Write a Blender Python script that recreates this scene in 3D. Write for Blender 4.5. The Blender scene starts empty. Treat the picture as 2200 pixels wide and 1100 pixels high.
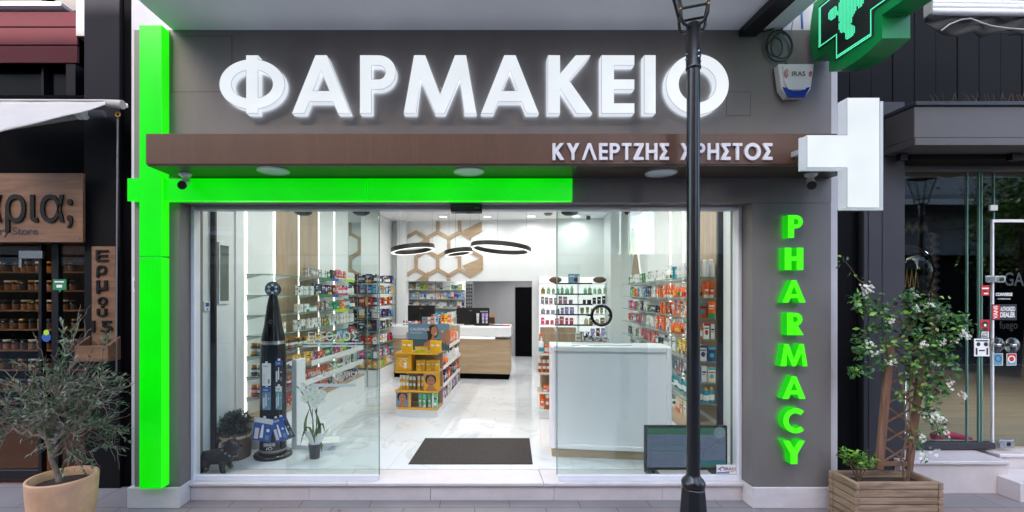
import bpy, math, random
from mathutils import Vector, Matrix, Euler
random.seed(7)
R = math.radians
scene = bpy.context.scene
COL = scene.collection
# ------------------------------------------------------------------ camera
F, X0, Y0, HC, DC = 1005.0, 1020.0, 632.0, 1.87, 4.1      # focal length and principal point in px of a 2200 px wide frame, eye height, distance
cd = bpy.data.cameras.new('camera'); cam = bpy.data.objects.new('camera', cd); COL.objects.link(cam)
cd.sensor_width = 36; cd.lens = 36 * F / 2200
cd.shift_x = (1100 - X0) / 2200; cd.shift_y = (Y0 - 550) / 2200
cd.clip_start = .05; cd.clip_end = 500
cam.location = (0, -DC, HC); cam.rotation_euler = (R(90), 0, 0)
scene.camera = cam
# ------------------------------------------------------------------ sky, sun, exposure
SUN_EL, SUN_AZ = 30, 202          # azimuth clockwise from north (+Y): behind the camera, a little to the left
w = bpy.data.worlds.new('World'); scene.world = w; w.use_nodes = True
nt = w.node_tree; bg = nt.nodes['Background']
sky = nt.nodes.new('ShaderNodeTexSky'); sky.sky_type = 'NISHITA'; sky.sun_disc = False
sky.sun_elevation = R(SUN_EL); sky.sun_rotation = R(SUN_AZ); sky.dust_density = 2.2; sky.air_density = .8; sky.ozone_density = .1
nt.links.new(sky.outputs[0], bg.inputs[0]); bg.inputs[1].default_value = .15
sl = bpy.data.lights.new('sun', 'SUN'); sl.energy = 2.0; sl.angle = R(.5); sl.color = (1, .95, .88)
so = bpy.data.objects.new('sun', sl); COL.objects.link(so)
sd = Vector((math.sin(R(SUN_AZ)) * math.cos(R(SUN_EL)), math.cos(R(SUN_AZ)) * math.cos(R(SUN_EL)), math.sin(R(SUN_EL))))
so.rotation_euler = (-sd).to_track_quat('-Z', 'Y').to_euler(); so.location = (0, -8, 20)
vs = scene.view_settings; vs.view_transform = 'Standard'; vs.look = 'None'; vs.gamma = 1; vs.use_curve_mapping = False
vs.exposure = EXPO = 2.9
scene.cycles.use_denoising = True
try: scene.cycles.denoiser = 'OPENIMAGEDENOISE'
except Exception: pass
scene.cycles.max_bounces = 10; scene.cycles.transparent_max_bounces = 24; scene.cycles.diffuse_bounces = 4
scene.cycles.sample_clamp_indirect = 6; scene.cycles.caustics_reflective = False; scene.cycles.caustics_refractive = False
EG = 2 ** -EXPO                   # so that emission strengths below read as picture values
# ------------------------------------------------------------------ helpers
def C(r, g, b):
    f = lambda c: (c / 255 / 12.92) if c / 255 <= .04045 else ((c / 255 + .055) / 1.055) ** 2.4
    return (f(r), f(g), f(b), 1)
def P(px, py, yc): return Vector(((px - X0) * yc / F, yc - DC, HC + (Y0 - py) * yc / F))
def PX(px, yc): return (px - X0) * yc / F
def PZ(py, yc): return HC + (Y0 - py) * yc / F
ROT = R(-7.0); S7, C7 = math.sin(R(7)), math.cos(R(7))          # the shop interior stands 7 degrees off the street front
def I(u, v, z=0): return Vector((u * C7 + v * S7, -u * S7 + v * C7 - DC, z))
def UV(px, yc):
    x = (px - X0) * yc / F
    return x * C7 - yc * S7, x * S7 + yc * C7
def UatV(px, v):                                                # u of the point seen at column px on the plane v
    k = (px - X0) / F                                           # X = k*Yc ; X = uC+vS ; Yc = -uS+vC
    return v * (k * C7 - S7) / (C7 + k * S7)
def YcUV(u, v): return -u * S7 + v * C7
MATS = {}
def nodes(m):
    m.use_nodes = True; n = m.node_tree
    return n, n.nodes['Principled BSDF']
def mat(k, rgb, rough=.5, metal=0, var=.10, scale=6, bump=0, bscale=60, spec=.5, coat=0, stretch=None, sss=0):
    m = bpy.data.materials.new(k); n, b = nodes(m); N, L = n.nodes, n.links
    col = C(*rgb) if max(rgb) > 1 else tuple(rgb) + (1,)
    b.inputs['Roughness'].default_value = rough; b.inputs['Metallic'].default_value = metal
    b.inputs['Specular IOR Level'].default_value = spec; b.inputs['Coat Weight'].default_value = coat
    tc = N.new('ShaderNodeTexCoord'); mp = N.new('ShaderNodeMapping')
    if stretch: mp.inputs['Scale'].default_value = stretch
    L.new(tc.outputs['Object'], mp.inputs[0])
    no = N.new('ShaderNodeTexNoise'); no.inputs['Scale'].default_value = scale; no.inputs['Detail'].default_value = 5; no.inputs['Roughness'].default_value = .6
    L.new(mp.outputs[0], no.inputs['Vector'])
    mx = N.new('ShaderNodeMix'); mx.data_type = 'RGBA'
    mx.inputs[6].default_value = tuple(c * (1 - var) for c in col[:3]) + (1,); mx.inputs[7].default_value = tuple(min(1, c * (1 + var)) for c in col[:3]) + (1,)
    mr = N.new('ShaderNodeMapRange'); mr.inputs[1].default_value = .3; mr.inputs[2].default_value = .7
    L.new(no.outputs[0], mr.inputs[0]); L.new(mr.outputs[0], mx.inputs[0]); L.new(mx.outputs[2], b.inputs['Base Color'])
    rr = N.new('ShaderNodeMapRange'); rr.inputs[3].default_value = max(0, rough * .85); rr.inputs[4].default_value = min(1, rough * 1.15)
    L.new(no.outputs[0], rr.inputs[0]); L.new(rr.outputs[0], b.inputs['Roughness'])
    if bump:
        n2 = N.new('ShaderNodeTexNoise'); n2.inputs['Scale'].default_value = bscale; n2.inputs['Detail'].default_value = 6
        L.new(mp.outputs[0], n2.inputs['Vector'])
        bp = N.new('ShaderNodeBump'); bp.inputs['Strength'].default_value = bump; bp.inputs['Distance'].default_value = .01
        L.new(n2.outputs[0], bp.inputs['Height']); L.new(bp.outputs[0], b.inputs['Normal'])
    MATS[k] = m; return m
def emat(k, rgb, st, lin=False, base=None, vary=0):
    m = bpy.data.materials.new(k); n, b = nodes(m)
    c = tuple(rgb) + (1,) if lin else C(*rgb)
    b.inputs['Base Color'].default_value = base or tuple(x * .5 for x in c[:3]) + (1,)
    b.inputs['Emission Color'].default_value = c; b.inputs['Emission Strength'].default_value = st * EG
    b.inputs['Roughness'].default_value = .25
    if vary:                                                   # uneven rows of diodes behind the diffuser
        N, L = n.nodes, n.links; tc = N.new('ShaderNodeTexCoord'); no = N.new('ShaderNodeTexNoise'); no.inputs['Scale'].default_value = 2.2; no.inputs['Detail'].default_value = 2
        mr = N.new('ShaderNodeMapRange'); mr.inputs[1].default_value = .3; mr.inputs[2].default_value = .7; mr.inputs[3].default_value = st * EG * (1 - vary); mr.inputs[4].default_value = st * EG * (1 + vary * .5)
        L.new(tc.outputs['Object'], no.inputs['Vector']); L.new(no.outputs[0], mr.inputs[0]); L.new(mr.outputs[0], b.inputs['Emission Strength'])
    MATS[k] = m; return m
def gmat(k, tint=(.94, .975, .96), refl=1.0, rough=0.0, haze=0.0):
    """thin pane: straight-through transparency plus a Schlick mirror"""
    m = bpy.data.materials.new(k); m.use_nodes = True; n = m.node_tree; N, L = n.nodes, n.links
    N.remove(N['Principled BSDF']); out = N['Material Output']
    tr = N.new('ShaderNodeBsdfTransparent'); tr.inputs[0].default_value = tuple(tint) + (1,)
    gl = N.new('ShaderNodeBsdfGlossy'); gl.inputs['Roughness'].default_value = rough
    lw = N.new('ShaderNodeLayerWeight'); lw.inputs[0].default_value = .5
    pw = N.new('ShaderNodeMath'); pw.operation = 'POWER'; pw.inputs[1].default_value = 5
    ma = N.new('ShaderNodeMath'); ma.operation = 'MULTIPLY_ADD'; ma.inputs[1].default_value = .9 * refl; ma.inputs[2].default_value = .04 * refl
    L.new(lw.outputs['Facing'], pw.inputs[0]); L.new(pw.outputs[0], ma.inputs[0])
    mx = N.new('ShaderNodeMixShader'); L.new(ma.outputs[0], mx.inputs[0]); L.new(tr.outputs[0], mx.inputs[1]); L.new(gl.outputs[0], mx.inputs[2])
    last = mx
    if haze:
        df = N.new('ShaderNodeBsdfDiffuse'); df.inputs[0].default_value = (.9, .93, .93, 1)
        m2 = N.new('ShaderNodeMixShader'); m2.inputs[0].default_value = haze
        L.new(mx.outputs[0], m2.inputs[1]); L.new(df.outputs[0], m2.inputs[2]); last = m2
    L.new(last.outputs[0], out.inputs[0]); MATS[k] = m; return m
def wood(k, a, b_, scale=1.0, axis='X', rough=.5, bump=.05, plank=None):
    m = bpy.data.materials.new(k); n, b = nodes(m); N, L = n.nodes, n.links
    tc = N.new('ShaderNodeTexCoord'); mp = N.new('ShaderNodeMapping')
    s = {'X': (1.2, 14, 14), 'Y': (14, 1.2, 14), 'Z': (14, 14, 1.2)}[axis]
    mp.inputs['Scale'].default_value = tuple(x * scale for x in s); L.new(tc.outputs['Object'], mp.inputs[0])
    no = N.new('ShaderNodeTexNoise'); no.inputs['Scale'].default_value = 1.6; no.inputs['Detail'].default_value = 8; no.inputs['Roughness'].default_value = .62; no.inputs['Distortion'].default_value = .9
    L.new(mp.outputs[0], no.inputs['Vector'])
    cr = N.new('ShaderNodeValToRGB'); cr.color_ramp.elements[0].position = .3; cr.color_ramp.elements[1].position = .72
    cr.color_ramp.elements[0].color = C(*a); cr.color_ramp.elements[1].color = C(*b_)
    L.new(no.outputs[0], cr.inputs[0]); L.new(cr.outputs[0], b.inputs['Base Color']); b.inputs['Roughness'].default_value = rough
    bp = N.new('ShaderNodeBump'); bp.inputs['Strength'].default_value = bump * 3; bp.inputs['Distance'].default_value = .004
    L.new(no.outputs[0], bp.inputs['Height']); L.new(bp.outputs[0], b.inputs['Normal'])
    MATS[k] = m; return m
def tiles(k, c1, c2, mortar, bw, bh, msize, rot=0, off=.5, rough=.5, speck=0, vein=0, bump=.2, speck_scale=180, var=.5):
    """laid slabs, in metres, in the object's XY plane"""
    m = bpy.data.materials.new(k); n, b = nodes(m); N, L = n.nodes, n.links
    tc = N.new('ShaderNodeTexCoord'); mp = N.new('ShaderNodeMapping'); mp.inputs['Rotation'].default_value = (0, 0, rot)
    L.new(tc.outputs['Object'], mp.inputs[0])
    br = N.new('ShaderNodeTexBrick'); br.offset = off; br.inputs['Scale'].default_value = 1
    br.inputs['Brick Width'].default_value = bw; br.inputs['Row Height'].default_value = bh; br.inputs['Mortar Size'].default_value = msize
    br.inputs['Mortar Smooth'].default_value = .2; br.inputs['Bias'].default_value = -.5 if k == 'granite' else 0
    br.inputs['Color1'].default_value = C(*c1); br.inputs['Color2'].default_value = C(*c2); br.inputs['Mortar'].default_value = C(*mortar)
    L.new(mp.outputs[0], br.inputs['Vector']); cur = br.outputs['Color']
    def mul(sock, fac_sock, lo, hi):
        mr = N.new('ShaderNodeMapRange'); mr.inputs[1].default_value = .25; mr.inputs[2].default_value = .75; mr.inputs[3].default_value = lo; mr.inputs[4].default_value = hi
        L.new(fac_sock, mr.inputs[0])
        mx = N.new('ShaderNodeMix'); mx.data_type = 'RGBA'; mx.blend_type = 'MULTIPLY'; mx.inputs[0].default_value = 1
        cc = N.new('ShaderNodeCombineColor')
        for i in range(3): L.new(mr.outputs[0], cc.inputs[i])
        L.new(sock, mx.inputs[6]); L.new(cc.outputs[0], mx.inputs[7]); return mx.outputs[2]
    if speck:
        no = N.new('ShaderNodeTexNoise'); no.inputs['Scale'].default_value = speck_scale; no.inputs['Detail'].default_value = 3; L.new(mp.outputs[0], no.inputs['Vector'])
        cur = mul(cur, no.outputs[0], 1 - speck, 1 + speck)
    n3 = N.new('ShaderNodeTexNoise'); n3.inputs['Scale'].default_value = 1.7; n3.inputs['Detail'].default_value = 6; L.new(mp.outputs[0], n3.inputs['Vector'])
    cur = mul(cur, n3.outputs[0], 1 - .12 * var * 2, 1 + .06)
    if vein:
        n4 = N.new('ShaderNodeTexNoise'); n4.inputs['Scale'].default_value = 1.1; n4.inputs['Detail'].default_value = 7; n4.inputs['Distortion'].default_value = 1.2; L.new(mp.outputs[0], n4.inputs['Vector'])
        sb = N.new('ShaderNodeMath'); sb.operation = 'SUBTRACT'; sb.inputs[1].default_value = .5; L.new(n4.outputs[0], sb.inputs[0])
        ab = N.new('ShaderNodeMath'); ab.operation = 'ABSOLUTE'; L.new(sb.outputs[0], ab.inputs[0])
        mr = N.new('ShaderNodeMapRange'); mr.inputs[2].default_value = .018; mr.inputs[3].default_value = 1 - vein; mr.inputs[4].default_value = 1; L.new(ab.outputs[0], mr.inputs[0])
        mx = N.new('ShaderNodeMix'); mx.data_type = 'RGBA'; mx.blend_type = 'MULTIPLY'; mx.inputs[0].default_value = 1
        cc = N.new('ShaderNodeCombineColor')
        for i in range(3): L.new(mr.outputs[0], cc.inputs[i])
        L.new(cur, mx.inputs[6]); L.new(cc.outputs[0], mx.inputs[7]); cur = mx.outputs[2]
    L.new(cur, b.inputs['Base Color']); b.inputs['Roughness'].default_value = rough
    if bump:
        bp = N.new('ShaderNodeBump'); bp.inputs['Strength'].default_value = bump; bp.inputs['Distance'].default_value = .003; bp.invert = True
        L.new(br.outputs['Fac'], bp.inputs['Height']); L.new(bp.outputs[0], b.inputs['Normal'])
    MATS[k] = m; return m
def tint_mat(k, rough=.4, sat=1.0, mode='color', alpha=None):
    """colour read from each product (object colour), or a second hue drawn per product"""
    m = bpy.data.materials.new(k); n, b = nodes(m); N, L = n.nodes, n.links
    oi = N.new('ShaderNodeObjectInfo')
    if mode == 'color': L.new(oi.outputs['Color'], b.inputs['Base Color'])
    else:
        cr = N.new('ShaderNodeValToRGB'); cr.color_ramp.interpolation = 'CONSTANT'; e = cr.color_ramp.elements
        cols = [(30, 70, 150), (200, 40, 50), (30, 140, 80), (235, 235, 235), (240, 190, 40), (60, 40, 110), (230, 110, 40), (40, 160, 180), (50, 50, 55)]
        e[0].color = C(*cols[0]); e[1].position = 1 / 9; e[1].color = C(*cols[1])
        for i in range(2, 9): q = e.new(i / 9); q.color = C(*cols[i])
        L.new(oi.outputs['Random'], cr.inputs[0]); L.new(cr.outputs[0], b.inputs['Base Color'])
    b.inputs['Roughness'].default_value = rough
    MATS[k] = m; return m

class MB:
    """collects faces with material keys; build() links ONE mesh object"""
    def __init__(s): s.v = []; s.f = []; s.m = []; s.sm = []
    def add(s, vs, fs, m, smooth=False):
        o = len(s.v); s.v += [tuple(p) for p in vs]
        for f in fs: s.f.append(tuple(i + o for i in f)); s.m.append(m); s.sm.append(smooth)
        return s
    def box(s, x0, x1, y0, y1, z0, z1, m, sides=None):
        v = [(x0, y0, z0), (x1, y0, z0), (x1, y1, z0), (x0, y1, z0), (x0, y0, z1), (x1, y0, z1), (x1, y1, z1), (x0, y1, z1)]
        return s.add(v, [(0, 3, 2, 1), (4, 5, 6, 7), (0, 1, 5, 4), (1, 2, 6, 5), (2, 3, 7, 6), (3, 0, 4, 7)], m)
    def quad(s, pts, m): return s.add(pts, [tuple(range(len(pts)))], m)
    def rectf(s, x0, x1, z0, z1, y, m): return s.quad([(x0, y, z0), (x1, y, z0), (x1, y, z1), (x0, y, z1)], m)
    def tube(s, pts, rad, m, n=8, cap=True):
        pts = [Vector(p) for p in pts]; k = len(pts)
        rad = rad if isinstance(rad, (list, tuple)) else [rad] * k
        rings = []; up = None
        for i, p in enumerate(pts):
            d = (pts[min(i + 1, k - 1)] - pts[max(i - 1, 0)]).normalized()
            if up is None: up = Vector((0, 0, 1)) if abs(d.z) < .9 else Vector((1, 0, 0))
            a = d.cross(up)
            if a.length < 1e-4: a = d.orthogonal()
            a.normalize(); b = a.cross(d).normalized(); up = b
            rings.append([p + (a * math.cos(2 * math.pi * j / n) + b * math.sin(2 * math.pi * j / n)) * rad[i] for j in range(n)])
        vs = [q for r in rings for q in r]
        fs = [(i * n + j, i * n + (j + 1) % n, (i + 1) * n + (j + 1) % n, (i + 1) * n + j) for i in range(k - 1) for j in range(n)]
        s.add(vs, fs, m, True)
        if cap:
            s.add(rings[0], [tuple(range(n))], m); s.add(rings[-1], [tuple(reversed(range(n)))], m)
        return s
    def lathe(s, prof, m, n=24, c=(0, 0, 0), cap=True, sx=1, sy=1, smooth=True):
        vs = [(c[0] + r * math.cos(2 * math.pi * j / n) * sx, c[1] + r * math.sin(2 * math.pi * j / n) * sy, c[2] + z) for r, z in prof for j in range(n)]
        k = len(prof)
        fs = [(i * n + j, i * n + (j + 1) % n, (i + 1) * n + (j + 1) % n, (i + 1) * n + j) for i in range(k - 1) for j in range(n)]
        s.add(vs, fs, m, smooth)
        if cap:
            if prof[0][0] > 1e-4: s.add(vs[:n], [tuple(reversed(range(n)))], m)
            if prof[-1][0] > 1e-4: s.add(vs[-n:], [tuple(range(n))], m)
        return s
    def prism(s, poly, y0, y1, m, ms=None):
        """polygon in XZ (counter-clockwise seen from the front, -Y), from y0 (front) to y1"""
        n = len(poly); ms = ms or m
        v = [(x, y0, z) for x, z in poly] + [(x, y1, z) for x, z in poly]
        s.add(v, [tuple(range(n))], m); s.add(v, [tuple(reversed(range(n, 2 * n)))], ms)
        s.add(v, [(i, i + n, (i + 1) % n + n, (i + 1) % n) for i in range(n)], ms); return s
    def disc(s, c, r, m, n=20, axis='y', rz=None):
        rz = rz or r; pts = []
        for j in range(n):
            a = 2 * math.pi * j / n
            pts.append((c[0] + r * math.cos(a), c[1], c[2] + rz * math.sin(a)) if axis == 'y' else (c[0] + r * math.cos(a), c[1] + rz * math.sin(a), c[2]))
        return s.quad(pts, m)
    def torus(s, c, R_, r, m, n=40, k=10, axis='y', sq=None):
        vs = []
        for i in range(n):
            a = 2 * math.pi * i / n
            for j in range(k):
                b = 2 * math.pi * j / k; rr = R_ + r * math.cos(b); h = r * math.sin(b)
                vs.append((c[0] + rr * math.cos(a), c[1] + h, c[2] + rr * math.sin(a)) if axis == 'y' else (c[0] + rr * math.cos(a), c[1] + rr * math.sin(a), c[2] + h))
        fs = [(i * k + j, ((i + 1) % n) * k + j, ((i + 1) % n) * k + (j + 1) % k, i * k + (j + 1) % k) for i in range(n) for j in range(k)]
        return s.add(vs, fs, m, True)
    def ball(s, c, r, m, n=12, k=8, sx=1, sy=1, sz=1):
        prof = [(max(1e-5, math.sin(math.pi * i / k)) * r, -math.cos(math.pi * i / k) * r * sz) for i in range(k + 1)]
        return s.lathe(prof, m, n, c, False, sx, sy)
    def mesh(s, name):
        me = bpy.data.meshes.new(name); me.from_pydata(s.v, [], s.f)
        keys = []
        for k in s.m:
            if k not in keys: keys.append(k)
        for k in keys: me.materials.append(MATS[k])
        for p, k, q in zip(me.polygons, s.m, s.sm): p.material_index = keys.index(k); p.use_smooth = q
        me.validate(); me.update(); return me
    def build(s, name, parent=None, loc=(0, 0, 0), rz=0, bevel=0, seg=1, rot=None):
        return link(name, s.mesh(name), parent, loc, rot or (0, 0, rz), bevel, seg)
def link(name, me, parent=None, loc=(0, 0, 0), rot=(0, 0, 0), bevel=0, seg=1):
    o = bpy.data.objects.new(name, me); COL.objects.link(o); o.location = loc; o.rotation_euler = rot
    if parent is not None: o.parent = parent
    if bevel:
        b = o.modifiers.new('bevel', 'BEVEL'); b.width = bevel; b.segments = seg; b.limit_method = 'ANGLE'; b.angle_limit = R(40)
    return o
def tag(o, label, cat, group=None, kind=None):
    if label: o['label'] = label
    if cat: o['category'] = cat
    if group: o['group'] = group
    if kind: o['kind'] = kind
    return o
def thing(name, label, cat, loc=(0, 0, 0), rz=0, group=None, rot=None):
    o = bpy.data.objects.new(name, None); COL.objects.link(o); o.empty_display_size = .1
    o.location = loc; o.rotation_euler = rot or (0, 0, rz); return tag(o, label, cat, group)
def dup(root, loc, label, rz=None, group=None):
    r = root.copy(); COL.objects.link(r); r.location = loc
    if rz is not None: r.rotation_euler = (0, 0, rz)
    r['label'] = label
    if group: r['group'] = group
    for ch in list(root.children):
        c = ch.copy(); COL.objects.link(c); c.parent = r
        for g in ch.children:
            d = g.copy(); COL.objects.link(d); d.parent = c
    return r
ORD = ['first', 'second', 'third', 'fourth', 'fifth', 'sixth', 'seventh', 'eighth', 'ninth', 'tenth', 'eleventh', 'twelfth', 'thirteenth', 'fourteenth', 'fifteenth', 'sixteenth', 'seventeenth', 'eighteenth', 'nineteenth', 'twentieth']
def ordn(i):
    if i < 20: return ORD[i]
    t = {2: 'twenty', 3: 'thirty', 4: 'forty', 5: 'fifty'}[(i + 1) // 10]
    return {2: 'twentieth', 3: 'thirtieth', 4: 'fortieth', 5: 'fiftieth'}[(i + 1) // 10] if (i + 1) % 10 == 0 else t + '-' + ORD[(i + 1) % 10 - 1]
# ------------------------------------------------------------------ lettering
def arc(cx, cy, rx, ry, a0, a1, n=20):
    return [(cx + rx * math.cos(R(a0 + (a1 - a0) * i / n)), cy + ry * math.sin(R(a0 + (a1 - a0) * i / n))) for i in range(n + 1)]
def glyph(ch, s=.215):
    """geometric sans capitals, height 1: (list of contours, width)"""
    if ch == 'Ι': return [[(0, 0), (s, 0), (s, 1), (0, 1)]], s
    if ch == 'Ε':
        w_ = .56; t = .175
        return [[(0, 0), (w_, 0), (w_, t), (s, t), (s, .41), (w_, .41), (w_, .585), (s, .585), (s, 1 - t), (w_, 1 - t), (w_, 1), (0, 1)]], w_
    if ch in 'ΑA': return [[(0, 0), (s, 0), (s + .083, .2), (1 - s - .083, .2), (1 - s, 0), (1, 0), (.6, 1), (.4, 1)], [(.36, .385), (.5, .73), (.64, .385)]], 1
    if ch == 'Λ': return [[(0, 0), (s, 0), (.5, .74), (1 - s, 0), (1, 0), (.6, 1), (.4, 1)]], 1
    if ch in 'ΡP': return [[(0, 0), (s, 0), (s, .41)] + arc(.34, .705, .32, .295, -90, 90) + [(0, 1)], [(s, .585)] + arc(.34, .705, .125, .12, -90, 90) + [(s, .825)]], .66
    if ch == 'R': return [[(0, 0), (s, 0), (s, .39), (.235, .39), (.47, 0), (.73, 0), (.47, .415)] + arc(.35, .705, .32, .295, -60, 90) + [(0, 1)], [(s, .585)] + arc(.34, .705, .125, .12, -90, 90) + [(s, .825)]], .73
    if ch in 'ΜM': return [[(0, 0), (s, 0), (.285, .6), (.54, 0), (.70, 0), (.955, .6), (1.03, 0), (1.24, 0), (1.065, 1), (.87, 1), (.62, .33), (.37, 1), (.175, 1)]], 1.24
    if ch == 'Κ': return [[(0, 0), (s, 0), (s, .42), (.5, 0), (.78, 0), (.375, .565), (.75, 1), (.485, 1), (s, .685), (s, 1), (0, 1)]], .78
    if ch in 'ΟO': return [arc(.54, .5, .54, .52, 0, 360, 56)[:-1], arc(.54, .5, .32, .31, 0, -360, 56)[:-1]], 1.08
    if ch == 'Φ':
        h = s / 2; cx = .585; rx, ry = .585, .43; q = math.degrees(math.asin(h / rx))
        qi = math.degrees(math.asin(h / .37))
        out = arc(cx, .5, rx, ry, -90 + q, 90 - q, 30) + [(cx + h, 1), (cx - h, 1)] + arc(cx, .5, rx, ry, 90 + q, 270 - q, 30) + [(cx - h, 0), (cx + h, 0)]
        return [out, arc(cx, .5, .37, .25, -90 + qi, 90 - qi, 20), arc(cx, .5, .37, .25, 90 + qi, 270 - qi, 20)], 1.17
    if ch in 'ΗH': return [[(0, 0), (s, 0), (s, .41), (.76 - s, .41), (.76 - s, 0), (.76, 0), (.76, 1), (.76 - s, 1), (.76 - s, .6), (s, .6), (s, 1), (0, 1)]], .76
    if ch in 'ΥY': return [[(.43 - s / 2, 0), (.43 + s / 2, 0), (.43 + s / 2, .43), (.86, 1), (.61, 1), (.43, .68), (.25, 1), (0, 1), (.43 - s / 2, .43)]], .86
    if ch == 'Τ': return [[(.31 - s / 2, 0), (.31 + s / 2, 0), (.31 + s / 2, .83), (.62, .83), (.62, 1), (0, 1), (0, .83), (.31 - s / 2, .83)]], .62
    if ch == 'Ζ': return [[(0, 0), (.66, 0), (.66, .17), (.3, .17), (.66, .86), (.66, 1), (.03, 1), (.03, .83), (.36, .83), (0, .14)]], .66
    if ch == 'Σ': return [[(0, 0), (.62, 0), (.62, .18), (.29, .18), (.5, .5), (.29, .82), (.62, .82), (.62, 1), (0, 1), (0, .87), (.25, .5), (0, .13)]], .62
    if ch == 'Χ': return [[(0, 0), (.25, 0), (.42, .33), (.59, 0), (.84, 0), (.545, .52), (.82, 1), (.57, 1), (.42, .71), (.27, 1), (.02, 1), (.295, .52)]], .84
    if ch == 'C': return [arc(.54, .5, .54, .52, 48, 312, 40) + arc(.54, .5, .31, .31, 312, 48, 40)], .93
    return [], .35
def curve_mesh(contours, depth, keys, sx=1, sz=1, ox=0, oz=0, bev=0):
    """flat-filled outlines in XZ facing -Y; front at y=0, back at y=depth; keys = (face, side) materials"""
    cu = bpy.data.curves.new('c', 'CURVE'); cu.dimensions = '2D'; cu.fill_mode = 'BOTH'; cu.extrude = depth / 2
    for c in contours:
        sp = cu.splines.new('POLY'); sp.points.add(len(c) - 1); sp.use_cyclic_u = True
        for p, (x, z) in zip(sp.points, c): p.co = (x * sx + ox, z * sz + oz, 0, 1)
    return from_curve(cu, depth, keys)
def from_curve(cu, depth, keys):
    o = bpy.data.objects.new('c', cu); COL.objects.link(o)
    dg = bpy.context.evaluated_depsgraph_get(); me = bpy.data.meshes.new_from_object(o.evaluated_get(dg))
    bpy.data.objects.remove(o); bpy.data.curves.remove(cu)
    for v in me.vertices: x, y, z = v.co; v.co = (x, depth / 2 - z, y)
    me.materials.clear()
    for k in keys: me.materials.append(MATS[k])
    me.update()
    for p in me.polygons:
        p.material_index = 0 if len(keys) == 1 else (2 if len(keys) == 3 and p.normal.y > .5 else 0) if abs(p.normal.y) > .5 else 1; p.use_smooth = False
    return me
def letter_mesh(ch, h, depth, keys, s=.215, wx=1):
    c, w_ = glyph(ch, s); return curve_mesh(c, depth, keys, h * wx, h), w_ * h * wx
def text(body, x0, x1, z0, z1, y, m, parent=None, depth=.001, bold=0, name='lettering', loc=(0, 0, 0), rz=0, shear=0):
    """writing fitted into the box x0..x1, z0..z1 on the plane y, facing -Y"""
    cu = bpy.data.curves.new('t', 'FONT'); cu.body = body; cu.resolution_u = 3; cu.extrude = depth / 2; cu.offset = bold; cu.shear = shear
    me = from_curve(cu, depth, (m,))
    if not me.vertices: return None
    xs = [v.co.x for v in me.vertices]; zs = [v.co.z for v in me.vertices]; a, b = min(xs), max(xs); c, d = min(zs), max(zs)
    for v in me.vertices:
        v.co.x = x0 + (v.co.x - a) / (b - a) * (x1 - x0); v.co.z = z0 + (v.co.z - c) / (d - c) * (z1 - z0); v.co.y += y - depth
    me.name = name
    return link(name, me, parent, loc, (0, 0, rz))
# ------------------------------------------------------------------ materials
mat('facade', (114, 108, 105), .55, var=.09, scale=2.5, stretch=(1.6, 1, .35), bump=.06, bscale=140)
mat('plaster', (200, 196, 198), .75, var=.06, scale=4, bump=.1, bscale=50)
mat('soffit', (238, 242, 245), .7, var=.03, scale=2)
mat('marble', (206, 199, 198), .35, var=.07, scale=5, stretch=(1, 1, 3))
mat('riser', (200, 190, 188), .5, var=.08, scale=5)
wood('bronze', (80, 53, 37), (94, 64, 45), .45, 'Z', .42, .03)
mat('bronze_under', (70, 55, 48), .4, var=.05)
mat('alu', (190, 190, 198), .35, .35, .04)
mat('white_alu', (228, 228, 232), .35, 0, .03)
mat('dark_metal', (24, 24, 28), .35, .2, .2, 20, .03)
mat('black_paint', (16, 16, 20), .32, .1, .15, 12, .015, 40, coat=.3)
mat('black', (14, 14, 15), .45, 0, .15)
mat('black_gloss', (8, 8, 10), .12, 0, .1)
mat('grey_plastic', (120, 120, 122), .4)
mat('white_plastic', (226, 226, 224), .35, 0, .03)
mat('blue_plastic', (24, 54, 150), .25, 0, .1)
mat('wall_white', (226, 230, 230), .6, 0, .025, 3)
mat('ceiling_white', (232, 234, 235), .7, 0, .02, 3)
mat('warm_wall', (150, 138, 126), .7, 0, .05, 3)
mat('wall_grey', (150, 150, 154), .7, 0, .03, 3)
mat('near_black', (11, 11, 13), .9, 0, .2, spec=.03)
mat('ink', (9, 9, 10), .6, 0, .1, spec=.2)
mat('left_upper', (32, 30, 36), .8, 0, .08, 4, .05, spec=.15)
mat('left_lower', (13, 13, 17), .7, 0, .25, 5, .06, spec=.15)
mat('burgundy', (66, 26, 33), .8, 0, .12, 6, .06, spec=.15)
mat('cladding', (46, 45, 51), .55, 0, .10, 4, .03)
mat('cladding_dark', (15, 15, 18), .7, 0, .2, 4, .03, spec=.12)
mat('box_grey', (80, 76, 76), .5, 0, .06, 4, .03)
mat('canvas', (166, 163, 160), .85, 0, .06, 5, .15, 90)
mat('canvas_dark', (40, 38, 38), .8, 0, .2, 5, .15, 90)
wood('plywood', (92, 62, 42), (132, 94, 66), .8, 'X', .65, .1)
wood('oak', (156, 132, 104), (188, 164, 134), .8, 'X', .5, .05)
wood('oak_up', (150, 128, 104), (184, 162, 136), .8, 'Z', .5, .05)
wood('floor_wood', (92, 54, 32), (124, 78, 48), .6, 'X', .25, .05)
wood('shop_wood', (168, 150, 128), (206, 190, 164), .4, 'X', .3, .04)
wood('old_wood', (112, 88, 68), (178, 150, 122), 1.2, 'X', .75, .3)
wood('old_wood_y', (112, 88, 68), (178, 150, 122), 1.2, 'Y', .75, .3)
wood('trellis_wood', (96, 66, 48), (146, 106, 80), 1.2, 'Z', .7, .25)
mat('terracotta', (205, 160, 124), .8, 0, .16, 7, .2, 40)
mat('soil', (52, 38, 28), .95, 0, .4, 40, .6, 90)
mat('bark', (128, 114, 100), .9, 0, .3, 30, .4, 80)
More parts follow.
